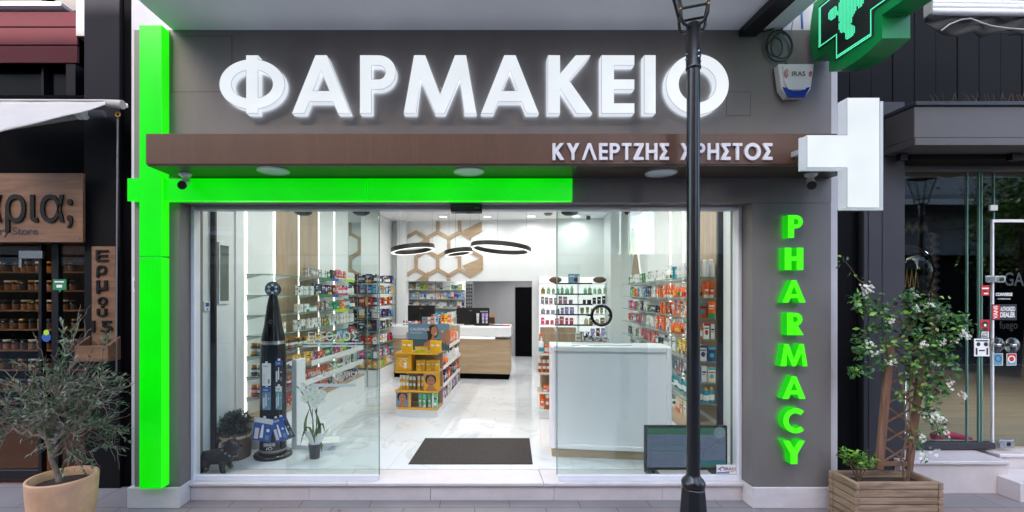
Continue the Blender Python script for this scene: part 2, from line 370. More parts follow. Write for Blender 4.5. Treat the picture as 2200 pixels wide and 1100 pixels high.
mat('vine', (104, 78, 58), .85, 0, .3, 30, .3, 80)
for k, c in (('olive_a', (62, 88, 54)), ('olive_b', (112, 124, 100)), ('olive_c', (44, 70, 40)), ('jas_a', (62, 108, 46)), ('jas_b', (46, 84, 44)), ('jas_c', (116, 160, 62)), ('shrub_a', (112, 158, 48)), ('shrub_b', (70, 116, 40)), ('plant_a', (36, 58, 44)), ('plant_b', (56, 82, 60))):
    m_ = mat(k, c, .45, 0, .25, 14, spec=.4)
mat('petal', (244, 240, 226), .6, 0, .05)
mat('orchid', (246, 246, 242), .5, 0, .03)
mat('paper', (232, 234, 234), .6, 0, .04)
mat('stem_green', (104, 122, 58), .5, 0, .15)
mat('basket', (92, 70, 54), .85, 0, .25, 30, .4, 60)
mat('ribbon', (214, 186, 156), .5, 0, .05)
mat('mat_grey', (50, 46, 43), .95, 0, .55, 70, .6, 160)
mat('dog', (14, 14, 16), .5, 0, .15, 20, .15, 50)
mat('steel', (196, 198, 200), .25, .9, .05)
mat('dark_pane', (96, 108, 98), .08, 0, .05)
mat('mirror', (206, 214, 210), .03, 1, .01)
mat('print_dark', (32, 34, 40), .6, 0, .05)
mat('print_red', (190, 36, 40), .5, 0, .08)
mat('print_white', (232, 232, 230), .5, 0, .03)
mat('print_blue', (40, 84, 160), .5, 0, .08)
mat('print_teal', (92, 150, 160), .5, 0, .1)
mat('print_green', (30, 120, 76), .5, 0, .08)
mat('sky_print', (104, 140, 168), .5, 0, .12, 4)
mat('sea_print', (62, 96, 108), .5, 0, .15, 8)
mat('skin_print', (176, 122, 92), .5, 0, .12, 10)
mat('hair_print', (50, 34, 28), .5, 0, .2, 20)
mat('yellow_print', (232, 170, 32), .45, 0, .05)
mat('lilac_letter', (216, 212, 216), .35, 0, .03)
mat('frost', (206, 214, 214), .6, 0, .02)
mat('lime', (168, 206, 40), .45, 0, .05); mat('pink_shoe', (206, 40, 92), .5, 0, .15)
mat('brass', (200, 150, 60), .3, .9, .1)
mat('led_board', (18, 32, 28), .6, 0, .1)
mat('cross_green', (0, 128, 62), .35, 0, .05, spec=.5)
mat('cabinet', (232, 234, 236), .3, 0, .02)
mat('panel_white', (240, 238, 238), .22, 0, .02, coat=.3)
mat('lid_dark', (48, 40, 34), .4, .3); mat('jar_fill', (128, 84, 48), .5, 0, .4, 40); mat('jar_fill2', (168, 120, 70), .5, 0, .4, 40); mat('jar_fill3', (80, 50, 34), .5, 0, .4, 40)
mat('screen_dark', (12, 13, 15), .15, 0, .1)
emat('green_light', (0, 220, 0), 1.0, base=(0, .25, 0, 1), vary=.16)
emat('green_side', (34, 240, 12), 1.0, vary=.1)
emat('letter_green', (70, 255, 14), .98); emat('letter_green_side', (20, 196, 8), .72)
emat('letter_face', (236, 242, 248), .96, base=(.12, .12, .12, 1), vary=.08); emat('letter_side', (222, 231, 242), .98, base=(.15, .15, .15, 1), vary=.08)
emat('letter_back', (225, 238, 255), 5.0); emat('letter_green_back', (40, 255, 20), 2.6)
emat('cross_face', (234, 242, 245), .95, base=(.1, .1, .1, 1), vary=.12); emat('cross_side', (194, 206, 218), .78, base=(.15, .15, .15, 1), vary=.1)
emat('strip', (255, 252, 244), 2.2); emat('lamp_disc', (255, 248, 236), 4.0); emat('ring_light', (255, 250, 242), 2.0)
emat('back_lit', (250, 250, 250), 1.05); emat('led_dot', (90, 255, 190), 1.3); emat('led_dim', (24, 140, 104), .8)
emat('screen_blue', (92, 106, 132), .75, base=(.02, .02, .02, 1)); emat('screen_green', (34, 92, 66), .8, base=(.02, .02, .02, 1)); emat('screen_line', (150, 164, 190), .7, base=(.02, .02, .02, 1)); emat('screen_teal', (28, 96, 112), .8, base=(.02, .02, .02, 1)); emat('warm_lamp', (255, 190, 110), 3.0)
emat('screen_ink', (58, 70, 92), .75, base=(.02, .02, .02, 1))
gmat('glass'); gmat('glass_slider', (.955, .975, .968), .9, haze=.006); gmat('glass_dark', (.80, .84, .83), .9); gmat('glass_jar', (.9, .9, .88), 1.5)
gmat('shelf_glass', (.94, .98, .965), .35, haze=.05); mat('glass_edge', (112, 150, 138), .2, 0, .05)
tiles('granite', (132, 126, 126), (150, 127, 121), (98, 94, 93), .62, .42, .005, 0, .5, .75, .30, 0, .5, var=.9)
tiles('asphalt', (128, 124, 124), (118, 114, 114), (96, 92, 92), .4, .3, .008, 0, .5, .8, .1)
tiles('marble_floor', (220, 224, 228), (214, 219, 224), (196, 196, 193), .6, 1.2, .003, R(7), .5, .04, 0, .16, .03, var=.2); MATS['marble_floor'].node_tree.nodes['Principled BSDF'].inputs['Specular IOR Level'].default_value = .95
tint_mat('tint'); tint_mat('accent', mode='rand')
m_ = bpy.data.materials.new('tint_attr'); n_, b_ = nodes(m_); at_ = n_.nodes.new('ShaderNodeAttribute'); at_.attribute_name = 'tint'; n_.links.new(at_.outputs['Color'], b_.inputs['Base Color']); b_.inputs['Roughness'].default_value = .4; MATS['tint_attr'] = m_
# ================================================================== THE SETTING
o = MB().box(-14, 14, -2.6, 10, -.3, 0, 'granite').build('pavement'); tag(o, None, None, kind='structure')
o = MB().box(-40, 40, -60, -2.6, -.3, -.004, 'asphalt').build('street'); tag(o, None, None, kind='structure')
vB = 10.67                                                     # back wall of the shop, along its own axis
fl = [I(-4.2, 4.6)[:2], I(2.3, 4.6)[:2], I(2.3, 14)[:2], I(-4.2, 14)[:2]]
o = MB().quad([(-2.9, .456, .165), (2.75, .456, .165), (I(2.2, vB + 3).x, I(2.2, vB + 3).y, .165), (I(-3.6, vB + 3).x, I(-3.6, vB + 3).y, .165)], 'marble_floor').build('floor'); tag(o, None, None, kind='structure')
# ================================================================== PHARMACY BUILDING
B = thing('pharmacy_building', 'grey fronted pharmacy with a wide open glass shopfront and marble step', 'shop', (0, .2, 0))
OFF = (0, -.2, 0)
def bpart(mb, name, bevel=0, seg=1, label=None):
    o = mb.build(name, B, OFF, 0, bevel, seg)
    if label: o['label'] = label
    return o
XL, XR = -2.985, 3.125; RL, RR = -2.584, 2.43
bpart(MB().box(XL, XR, 0, .35, 2.672, 4.185, 'facade'), 'fascia_wall')
bpart(MB().box(XL, RL, 0, .35, .18, 2.672, 'facade'), 'pillar', .004)
bpart(MB().box(RR, XR, 0, .35, .18, 2.672, 'facade'), 'pillar', .004)
bpart(MB().box(XL - .05, RL + .004, -.018, .35, 0, .18, 'marble'), 'plinth', .004)
bpart(MB().box(RR - .004, XR + .01, -.018, .35, 0, .18, 'marble'), 'plinth', .004)
bpart(MB().box(XL - .06, XL, .05, .4, .18, 7, 'plaster'), 'side_strip'); bpart(MB().box(XR, XR + .10, .06, .4, 0, 7, 'plaster'), 'side_strip')
bpart(MB().box(XL, XR, .012, .35, 4.185, 7.5, 'plaster'), 'upper_wall')
# balcony slab over the street
m = MB().box(-2.655, 2.70, -.85, .012, 4.187, 4.40, 'soffit'); bpart(m, 'balcony_slab', .006)
m = MB().box(PX(1587, 4.1), PX(1624, 4.1), -.8, .0, 4.125, 4.186, 'dark_metal'); bpart(m, 'soffit_beam', .004)
# hatches in the fascia
for a in ((370, 498, 78, 197), (1561, 1612, 198, 248)):
    x0, x1, z0, z1 = PX(a[0], 4.1), PX(a[1], 4.1), PZ(a[3], 4.1), PZ(a[2], 4.1); g = .0035
    m = MB().box(x0, x1, -.0015, .01, z0, z1, 'facade')
    m.box(x0 - g, x0, -.001, .01, z0 - g, z1 + g, 'black').box(x1, x1 + g, -.001, .01, z0 - g, z1 + g, 'black').box(x0, x1, -.001, .01, z1, z1 + g, 'black').box(x0, x1, -.001, .01, z0 - g, z0, 'black')
    bpart(m, 'hatch')
# bronze canopy
CY0 = 3.7 - DC; CX0, CX1, CZ0, CZ1 = -2.603, 3.12, 2.886, 3.14
m = MB().box(CX0, CX1, CY0, -.001, CZ0 + .012, CZ1, 'bronze').box(CX0 + .006, CX1 - .006, CY0 + .006, -.002, CZ0, CZ0 + .012, 'bronze_under')
can = bpart(m, 'canopy', .003)
for px, py in ((587, 366), (1007, 368), (1420, 371)):
    yc = 1005 * (CZ0 - HC) / (Y0 - py); x = PX(px, yc)
    m = MB().lathe([(.128, 0), (.128, -.008), (.118, -.012), (.113, -.006)], 'alu', 32, cap=False).disc((0, 0, -.005), .113, 'frost', 32, 'z')
    m.build('downlight', can, (x, yc - DC, CZ0 - .001))
# step: marble slab on a riser, in lengths
m = MB()
for a, b in ((-2.58, -1.16), (-1.157, .62), (.623, 2.428)): m.box(a, b, .118, .456, .135, .165, 'marble')
bpart(m, 'door_step', .007, 3)
m = MB(); xs = [-2.575, -1.50, -.40, .72, 1.70, 2.425]
for a, b in zip(xs, xs[1:]): m.box(a, b - .003, .14, .35, 0, .134, 'riser')
bpart(m, 'step_riser', .002)
# shop window frame
FY = .18; fx0, fx1, fz1 = -2.583, 2.428, 2.671
m = MB().box(fx0, fx0 + .032, FY - .03, FY + .07, .165, fz1, 'white_alu').box(fx1 - .032, fx1, FY - .03, FY + .07, .165, fz1, 'white_alu')
m.box(fx0 + .032, fx1 - .032, FY - .03, FY + .07, fz1 - .034, fz1, 'alu')
bpart(m, 'window_frame', .003)
GL0, GL1, GR0, GR1 = PX(813, 4.28), PX(616, 4.33), PX(1196, 4.33), PX(1390, 4.33)
for a, b in ((fx0 + .032, GL0), (GR0, fx1 - .032)):
    pn = MB().box(a, b, FY + .002, FY + .012, .215, fz1 - .034, 'glass').build('window_pane', B, OFF)
    m = MB().box(a, b, FY - .012, FY + .028, .1655, .216, 'white_alu').build('rail', pn, bevel=.003)
# ---- inner shell of the shop
uL, uR, zC, zF = -3.245, 1.995, 3.565, .165
def ibox(m, u0, u1, v0, v1, z0, z1, k):
    pts = [I(u0, v0, z0), I(u1, v0, z0), I(u1, v1, z0), I(u0, v1, z0), I(u0, v0, z1), I(u1, v0, z1), I(u1, v1, z1), I(u0, v1, z1)]
    return m.add(pts, [(0, 3, 2, 1), (4, 5, 6, 7), (0, 1, 5, 4), (1, 2, 6, 5), (2, 3, 7, 6), (3, 0, 4, 7)], k)
def ipart(args, name, k, bevel=0, label=None): return bpart(ibox(MB(), *args, k), name, bevel, 1, label)
ipart((uL - .1, uL, 4.05, vB + 3, zF - .1, zC), 'side_wall', 'wall_white')
ipart((uR, uR + .1, 4.75, vB + 3, zF - .1, zC), 'side_wall', 'wall_white')
bpart(MB().box(uL, 3.2, .352, .37, 2.672, 3.7, 'wall_white'), 'lintel')
q0, q1 = I(uR + .1, vB + 3), I(uL - .1, vB + 3); cq = [(-2.95, .372), (2.75, .372), (q0.x, q0.y), (q1.x, q1.y)]
ceil = bpart(MB().add([(x, y, zC) for x, y in cq] + [(x, y, zC + .1) for x, y in cq], [(0, 3, 2, 1), (4, 5, 6, 7), (0, 1, 5, 4), (1, 2, 6, 5), (2, 3, 7, 6), (3, 0, 4, 7)], 'ceiling_white'), 'ceiling')
nu0, nu1, nz = UatV(875, vB), UatV(1143, vB), 2.17
cu0 = UatV(1155, vB)
ipart((uL, nu0, vB, vB + .12, zF, zC), 'back_wall', 'wall_white')
ipart((nu0, nu1, vB, vB + .12, nz, zC), 'back_wall', 'wall_white')
ipart((nu1, uR, vB, vB + .12, zF, zC), 'back_wall', 'wall_white')
m = ibox(MB(), nu1, cu0, vB - .012, vB - .001, zF, zF + .09, 'wall_white'); bpart(m, 'skirting')
# left return near the back corner, pier at the back right
ipart((UatV(846, 10.2), UatV(870, 10.45), 10.45, vB - .002, zF, zC - .001), 'back_pier', 'wall_white')
ipart((UatV(1312, 9.75), uR - .001, 9.75, vB - .002, zF, zC - .001), 'back_pier', 'wall_white')
# room behind the counter
m = MB(); ibox(m, nu0 - .3, uR, 12.9, 13.0, zF, 2.6, 'wall_grey'); ibox(m, nu0 - .4, nu0 - .3, vB + .12, 13, zF, 2.6, 'wall_grey'); ibox(m, nu0 - .3, uR, vB + .121, 12.9, 2.5, 2.6, 'wall_grey')
bpart(m, 'back_room_wall')
du0, du1 = UatV(1107, 12.85), UatV(1160, 12.85)
bpart(ibox(MB(), du0, du1, 12.86, 12.895, zF, 2.06, 'near_black'), 'back_room_doorway')  # flat near-black slab stands in for the unlit doorway opening
# LED strips in the side walls, oak panels between them
def wv(yc, u): return (yc + u * S7) / C7
LY = [5.33, 5.92, 6.53, 7.14, 7.71]; RY = [5.0, 5.6, 6.2, 6.78]
for yc in LY:
    v = wv(yc, uL); bpart(ibox(MB(), uL, uL + .014, v - .014, v + .014, .45, zC - .002, 'strip'), 'light_strip')
for yc in RY:
    v = wv(yc, uR); bpart(ibox(MB(), uR - .014, uR, v - .014, v + .014, .6, zC - .002, 'strip'), 'light_strip')
for a, b, s_ in ((LY[1], LY[2], 0), (LY[2], LY[3], 0), (RY[0] , RY[1], 1), (RY[1], RY[2] - .3, 1)):
    u = uR if s_ else uL; v0, v1 = wv(a, u) + .02, wv(b, u) - .02
    bpart(ibox(MB(), u - .01 if s_ else u, u if s_ else u + .01, v0, v1, .5, zC - .003, 'oak_up'), 'oak_panel')
# fittings on the side walls just inside the glass
v0 = wv(4.75, uL); bpart(ibox(MB(), uL, uL + .05, v0, v0 + .03, zF, 3.2, 'dark_metal'), 'dark_post')
v0 = wv(4.82, uL); bpart(ibox(MB(), uL, uL + .02, v0, v0 + .19, zF, 3.2, 'wall_white'), 'wall_panel', .003)
m = MB(); v1 = v0 + .012
ibox(m, uL + .02, uL + .04, v1, v1 + .165, 1.77, 2.41, 'white_alu'); ibox(m, uL + .0395, uL + .042, v1 + .014, v1 + .15, 1.80, 2.38, 'dark_pane'); bpart(m, 'wall_window')
v0 = wv(5.14, uL); bpart(ibox(MB(), uL, uL + .016, v0, v0 + .02, zF, 3.2, 'white_alu').add([], [], 'white_alu'), 'trim_strip')
v0 = wv(4.94, uR); bpart(ibox(MB(), uR - .05, uR, v0 - .02, v0 + .03, zF, 3.2, 'dark_metal'), 'dark_post')
# ceiling downlights: disc, trim and the lamp itself
def area(name, parent, loc, size, energy, color=(1, .985, .96), spread=170, rot=(0, 0, 0)):
    l = bpy.data.lights.new(name, 'AREA'); l.shape = 'DISK'; l.size = size; l.energy = energy; l.color = color; l.spread = R(spread)
    q = bpy.data.objects.new(name, l); COL.objects.link(q); q.parent = parent; q.location = loc; q.rotation_euler = rot; return q
DL = []
for px, py in ((887, 452), (987, 452), (1190, 450), (767, 452), (952, 465), (1047, 465), (1142, 464), (1238, 464), (757, 467)):
    yc = 1005 * (zC - HC) / (Y0 - py); DL.append((PX(px, yc), yc - DC))
for u in (-2.1, -.6, .9):
    for v in (5.2, 6.6, 8.0): q = I(u, v); DL.append((q.x, q.y))
for i, (x, y) in enumerate(DL):
    d = MB().lathe([(.105, 0), (.105, -.006), (.085, -.010), (.083, -.004)], 'white_alu', 24, cap=False).disc((0, 0, -.006), .083, 'lamp_disc', 24, 'z').build('downlight', ceil, (x, y, zC - .001))
    area('lamp', d, (0, 0, -.03), .22, (3.6 if i < 9 else 7.6) * EG * 2)
q = I(-.2, vB + 1.2); area('lamp', B, (q.x, q.y - .2, 2.45), .3, 14 * EG * 2)  # added area light without a fitting, brightens the back room
q = I(-1.3, vB + .25); area('lamp', B, (q.x, q.y - .2, 2.45), .25, 7 * EG * 2)  # another added light, no fitting, lifts the medicine shelves
# dome spots in the window head
for px in (650, 775, 1225, 1362):
    x = PX(px, 4.5); bpart(MB().lathe([(.085, 0), (.08, -.02), (.05, -.038), (.001, -.042)], 'black', 20, (x, .42, 2.672)), 'head_spot')
# ================================================================== LETTERS AND LIT SIGNS
sg = thing('illuminated_sign', 'big white glowing letters spelling ΦΑΡΜΑΚΕΙΟ on the grey fascia', 'sign', (0, -.10, PZ(242, 4.0)))
LD = .07; yf = 4.015; hL = (242 - 117) * yf / F
spans = {'Φ': (471, 612), 'Α': (627, 753), 'Ρ': (773, 851), 'Μ': (867, 1024), 'Α2': (1033, 1158), 'Κ': (1177, 1273), 'Ε': (1292, 1363), 'Ι': (1384, 1409), 'Ο': (1431, 1566)}
for k, (a, b) in spans.items():
    c, wd = glyph(k[0]); x0, x1 = PX(a, yf), PX(b, yf)
    me = curve_mesh(c, LD, ('letter_face', 'letter_side', 'letter_back'), (x1 - x0) / wd, hL)
    lo = link('letter', me, sg, (x0, yf - DC + .10, 0)); e_ = MB(); fx, fz = (x1 - x0) / wd, hL
    for ct in c: e_.tube([(x * fx, -.0005, z * fz) for x, z in ct + ct[:1]], .0016, 'grey_plastic', 4, False)
    e_.build('edge_trim', lo)
    for ss in (.12, .88): pass
# stand-off pins hold the letters off the wall
m = MB()
for k, (a, b) in spans.items():
    x = (PX(a, yf) + PX(b, yf)) / 2
    m.tube([(x, yf - DC + LD + .10, hL * .5), (x, .10, hL * .5)], .006, 'alu', 6)
m.build('fixing_pins', sg)
nm = thing('name_lettering', 'small pale lilac raised letters ΚΥΛΕΡΤΖΗΣ ΧΡΗΣΤΟΣ on the bronze canopy', 'sign', (PX(1187, 3.69), CY0 - .001, PZ(344, 3.69)))
hN = (345 - 309) * 3.685 / F; tot = PX(1659, 3.685) - PX(1187, 3.685)
word = 'ΚΥΛΕΡΤΖΗΣ ΧΡΗΣΤΟΣ'; gap = .16
ws = [(.45 if c == ' ' else glyph(c, .19)[1]) for c in word]; sc = tot / (sum(ws) + gap * (len(ws) - 1)); x = 0
for c, wd in zip(word, ws):
    if c != ' ':
        me = curve_mesh(glyph(c, .19)[0], .018, ('lilac_letter',), sc, hN); link('letter', me, nm, (x, -.018, 0))
    x += (wd + gap) * sc
ph = thing('vertical_sign', 'glowing green letters spelling PHARMACY down the right grey pillar', 'sign', (PX(1706, 4.02), -.085, PZ(999, 4.02)))
for c, y0, y1, wpx in (('P', 462, 511, 32), ('H', 532, 580, 40), ('A', 602, 650, 50), ('R', 672, 720, 36), ('M', 739, 787, 58), ('A', 809, 857, 50), ('C', 878, 930, 46), ('Y', 947, 997, 47)):
    ct, wd = glyph(c, .27); yl = 4.015; xc = PX(1706 + (3 if c in 'PR' else 0), yl); w_ = wpx * yl / F; h_ = (y1 - y0) * yl / F
    me = curve_mesh(ct, .07, ('letter_green', 'letter_green_side', 'letter_green_back'), w_ / wd, h_); link('letter', me, ph, (xc - w_ / 2 - PX(1706, 4.02), 0, PZ(y1, yl) - PZ(999, 4.02)))
# green light bars: a tall column and a cross bar
gc = thing('green_light_column', 'tall glowing green light box column beside the left pillar', 'light box', (-2.77, -.05, .2))
m = MB(); x0, x1 = PX(299, 4.0) + 2.77, PX(347.5, 4.0) + 2.77; zs = [.206, PZ(552, 4.0), PZ(54, 4.0)]
for a, b in ((0, zs[1] - .2 - .002), (zs[1] - .2 + .002, zs[2] - .2)):
    m = MB(); m.box(x0, x1, -.05, .05, a + .006, b, 'green_light')
    for f in (3, 5): m.m[f] = 'green_side'
    m.build('light_box', gc, bevel=.003)
MB().box(x0 + .004, x1 - .004, -.046, .049, zs[1] - .2 - .002, zs[1] - .2 + .002, 'print_green').build('seam', gc)
MB().box(x0 + .06, x0 + .09, .049, .06, .1, 3.9, 'alu').build('mounting_rail', gc)
gb = thing('green_light_bar', 'long horizontal glowing green light box above the shop entrance', 'light box', (-1, -.03, 2.67))
yb = 4.03; z0, z1 = PZ(431.5, yb) - 2.67, PZ(383, yb) - 2.67
for a, b in ((273, 298.5), (348.5, 787), (788.2, 1230)):
    m = MB().box(PX(a, yb) + 1, PX(b, yb) + 1, yb - DC + .03, .029, z0, z1, 'green_light'); m.m[0] = 'green_side'; m.build('light_box', gb, bevel=.003)
m = MB().box(PX(299, yb) + 1, PX(1228, yb) + 1, .0, .028, z0 + .02, z0 + .03, 'alu'); m.build('mounting_rail', gb)
# white half cross on the canopy corner
wc = thing('white_cross_sign', 'glowing white cross shaped light box at the right end of the canopy', 'sign', (2.8, -.65, 2.5))
yf = 3.4; q = lambda px, py: (PX(px, yf) - 2.8, PZ(py, yf) - 2.5)
poly = [q(1820, 446), q(1890, 446), q(1890, 210), q(1820, 210), q(1820, 290), q(1734, 290), q(1734, 360), q(1820, 360)]
MB().prism(poly, 3.4 - DC + .65, 3.49 - DC + .65, 'cross_face', 'cross_side').build('light_box', wc, bevel=.003)
e_ = MB()
for y_ in (3.4 - DC + .65,): e_.tube([(x, y_, z) for x, z in poly + poly[:1]], .002, 'grey_plastic', 4, False)
for zz_ in (.38, .80): pass
e_.build('edge_trim', wc)
yf = 3.497; q = lambda px, py: (PX(px, yf) - 2.8, PZ(py, yf) - 2.5)
poly = [q(1806, 452), q(1896, 452), q(1896, 218), q(1806, 218), q(1806, 296), q(1720, 296), q(1720, 367), q(1806, 367)]
MB().prism(poly, 3.4915 - DC + .65, 3.52 - DC + .65, 'cross_side', 'white_plastic').build('back_plate', wc)
for x in (-.3, -.1): MB().box(x, x + .04, 3.521 - DC + .65, 3.699 - DC + .65, .45, .49, 'alu').build('bracket', wc)
# ---- blade cross with LED matrix, its faces square to the street
lc = thing('led_pharmacy_cross', 'green cross shaped LED sign sticking out over the pavement', 'sign', (2.9, -.52, 3.6))
c0, c1, hw, A = 3.58 - DC + .52, .51, .25, .45                 # local y of the centre, local z of the centre
def cross_poly(hw, A, bow, n=6, cy=c0, cz=c1):
    pts = []
    for k in range(4):
        a = math.pi / 2 * k; ca, sa = math.cos(a), math.sin(a)
        loc = [(A, -hw)] + [(A + bow * math.sin(math.pi * i / n), -hw + 2 * hw * i / n) for i in range(1, n)] + [(A, hw), (hw, hw)]
        for x, y in loc: pts.append((cy + x * ca - y * sa, cz + x * sa + y * ca))
    return pts
pg = cross_poly(hw, A - .03, .05); n = len(pg)
m = MB(); v = [(0, y, z) for y, z in pg] + [(.20, y, z) for y, z in pg]
m.add(v, [tuple(reversed(range(n)))], 'cross_green').add(v, [tuple(range(n, 2 * n))], 'cross_green').add(v, [(i, (i + 1) % n, (i + 1) % n + n, i + n) for i in range(n)], 'cross_green')
m.build('housing', lc, bevel=.003)
hb, AB = hw - .065, A - .085; pb = cross_poly(hb, AB, 0); n = len(pb)
for xs_ in (-.004,):
    m = MB(); m.add([(xs_, y, z) for y, z in pb], [tuple(reversed(range(n)))], 'led_board'); m.build('led_board', lc)
def inside(y, z, h, a): y, z = abs(y), abs(z); return (y < h and z < a) or (z < h and y < a)
m = MB(); p = .0135; N_ = int(AB / p) + 1; rr = random.Random(3)
blobs = [(.05, .0, .10, .13), (-.02, .10, .09, .06), (.07, -.12, .07, .07), (-.07, -.02, .04, .07), (.03, -.22, .05, .05), (-.10, .16, .05, .05), (.02, .24, .1, .05), (.2, .03, .05, .05)]
for i in range(-N_, N_ + 1):
    for j in range(-N_, N_ + 1):
        y, z = i * p, j * p
        if not inside(y, z, hb - .006, AB - .006): continue
        edge = not inside(y, z, hb - .034, AB - .034) and inside(y, z, hb - .012, AB - .012)
        lit = any(((y - a) / c) ** 2 + ((z - b) / d) ** 2 < 1 for a, b, c, d in blobs)
        if not (edge or lit): continue
        s = .0048; k = 'led_dot'
        m.quad([(-.0065, c0 + y - s, c1 + z - s), (-.0065, c0 + y - s, c1 + z + s), (-.0065, c0 + y + s, c1 + z + s), (-.0065, c0 + y + s, c1 + z - s)], k)
o = m.build('led_dots', lc); o['kind'] = 'stuff'
MB().box(.06, .14, c0 + .36, .519, c1 - .04, c1 + .04, 'dark_metal').build('bracket', lc)
# ---- alarm siren, cable, cameras, door sensor
al = thing('alarm_siren', 'white and blue alarm siren box on the upper right of the fascia', 'alarm', (PX(1716, 4.0), -.005, PZ(205, 4.0)))
h = .29; pr = [(-.075, 0), (.075, 0), (.125, .07), (.155, .285), (-.155, .285), (-.125, .07)]
MB().prism([(x, z) for x, z in pr], -.06, 0, 'white_plastic').build('housing', al, bevel=.012, seg=3)
MB().prism([(-.07, -.004), (.07, -.004), (.118, .085), (.075, .075), (.035, .05), (-.035, .05), (-.075, .075), (-.118, .085)], -.068, -.0605, 'blue_plastic').build('lens', al, bevel=.004, seg=2)
MB().prism([(-.07, .06), (.07, .06), (.105, .12), (.12, .27), (-.12, .27), (-.105, .12)], -.074, -.0605, 'white_plastic').build('cover', al, bevel=.006, seg=2)
text('IRAS', -.045, .07, .175, .215, -.075, 'print_dark', al, .001, .01)
m = MB()
for r_ in (.022, .034, .046):
    m.tube([(-.065 + r_ * math.cos(R(a)), -.0755, .195 + r_ * math.sin(R(a))) for a in range(115, 250, 15)], .003, 'print_red', 5)
    m.tube([(.088 + r_ * .8 * math.cos(R(a)), -.0755, .195 + r_ * .8 * math.sin(R(a))) for a in range(-50, 55, 15)], .003, 'print_red', 5)
m.build('emblem', al)
cb = thing('cable_coil', 'coiled black cable hanging on the fascia above the alarm', 'cable', (PX(1675, 4.05), -.02, PZ(100, 4.05)))
m = MB(); rr = random.Random(5)
for k in range(3):
    r1 = .115 - .025 * k; cx, cz = rr.uniform(-.03, .03), rr.uniform(-.03, .03); tilt = rr.uniform(.8, 1.1)
    m.tube([(cx + r1 * math.cos(R(a)), -.015 + .006 * math.sin(R(a * 2 + 50 * k)), cz + r1 * 1.15 * tilt * math.sin(R(a))) for a in range(60 + 50 * k, 440 + 50 * k, 12)], .0055, 'black', 6)
m.tube([(.05, -.01, .11), (.03, -.005, .2), (.06, -.002, .27)], .0055, 'black', 6).tube([(.06, -.01, -.13), (.09, -.02, -.16), (.14, -.03, -.15)], .005, 'black', 6)
m.build('loop', cb)
def cctv(px, py, yaw, label):
    t = thing('security_camera', label, 'camera', (PX(px, 3.95), 3.95 - DC, CZ0), yaw)
    MB().lathe([(.05, 0), (.05, -.012), (.03, -.03), (.001, -.03)], 'white_plastic', 18).build('mount', t)
    MB().tube([(0, 0, -.02), (0, -.02, -.06)], .014, 'white_plastic').build('arm', t)
    MB().tube([(0, .05, -.045), (0, -.09, -.115)], [.030, .034], 'white_plastic', 14).build('body', t, bevel=.004)
    MB().tube([(0, -.088, -.114), (0, -.105, -.1225)], [.035, .033], 'black_gloss', 14).build('lens', t)
cctv(398, 378, R(18), 'white bullet camera under the canopy beside the green column'); cctv(1742, 388, R(-32), 'white bullet camera under the canopy above the pillar lettering')
ds = thing('door_sensor', 'small black sensor box on the lintel over the open doorway', 'sensor', (PX(1002, 4.15), 0, 2.60))
MB().box(-.14, .14, .04, .148, 0, .068, 'black_gloss').build('housing', ds, bevel=.006, seg=2)
MB().rectf(.07, .115, .03, .038, .0385, 'print_green').build('indicator', ds)
# ---- sliding glass doors with lettering
def slider(xa, xb, label, left):
    Y = .215; t = thing('sliding_glass_door', label, 'glass door', ((xa + xb) / 2, Y, .165)); h = (xb - xa) / 2
    MB().box(-h, h, 0, .010, .012, fz1 - .04 - .165, 'glass_slider').build('glass_pane', t)
    MB().box(-h, h, -.014, .024, .002, .036, 'white_alu').build('rail', t, bevel=.003)
    e = h if left else -h
    MB().box(e - .004, e + .004, -.003, .013, .0365, fz1 - .04 - .165, 'glass_edge').build('edge_trim', t)
    return t
yg = .215 + DC
SL = slider(GL1, GL0, 'open glass door standing left of the entrance with frosted cross lettering', True); SR = slider(GR0, GR1, 'open glass door standing right of the entrance with a black ring handle', False)
def gtxt(t, body, a, b, y0, y1, bold=.0, m_='frost'):
    ox, oz = t.location.x, .165
    return text(body, PX(a, yg) - ox, PX(b, yg) - ox, PZ(y1, yg) - oz, PZ(y0, yg) - oz, -.0005, m_, t, .0006, bold)
def gbar(t, a, b, y0, y1):
    ox = t.location.x; return MB().box(PX(a, yg) - ox, PX(b, yg) - ox, -.0012, -.0004, PZ(y1, yg) - .165, PZ(y0, yg) - .165, 'frost').build('frosted_line', t)
gtxt(SL, 'ΕΙΣΟΔΟΣ', 662, 770, 713, 732, .004); gbar(SL, 650, 780, 736, 739); gbar(SL, 650, 780, 742, 745)
gtxt(SR, 'ΕΙΣΟΔΟΣ', 1236, 1345, 712, 732, .004); gbar(SR, 1228, 1358, 736, 738); gbar(SR, 1228, 1358, 741, 743)
gtxt(SL, 'ΦΑΡΜΑΚΕΙΟ', 668, 765, 798, 809, .02); gtxt(SL, 'ΧΡΗΣΤΟΣ ΚΥΛΕΡΤΖΗΣ', 670, 765, 810.5, 816)
gbar(SL, 669, 765, 824, 831)
gtxt(SL, 'ΩΡΑΡΙΟ ΛΕΙΤΟΥΡΓΙΑΣ', 683, 752, 825.5, 829.5, 0, 'grey_plastic')
ox = SL.location.x; m = MB(); cx, zz = PX(717, yg) - ox, lambda y: PZ(y, yg) - .165
m.tube([(cx + .042 * math.cos(R(a)), -.001, zz(769) + .03 * math.sin(R(a))) for a in range(180, 361, 15)], .004, 'frost', 5)
m.tube([(cx - .045, -.001, zz(769)), (cx + .045, -.001, zz(769))], .004, 'frost', 5)
m.tube([(cx, -.001, zz(762)), (cx + .02, -.001, zz(765)), (cx - .02, -.001, zz(772)), (cx + .01, -.001, zz(777)), (cx, -.001, zz(793))], .0035, 'frost', 5)
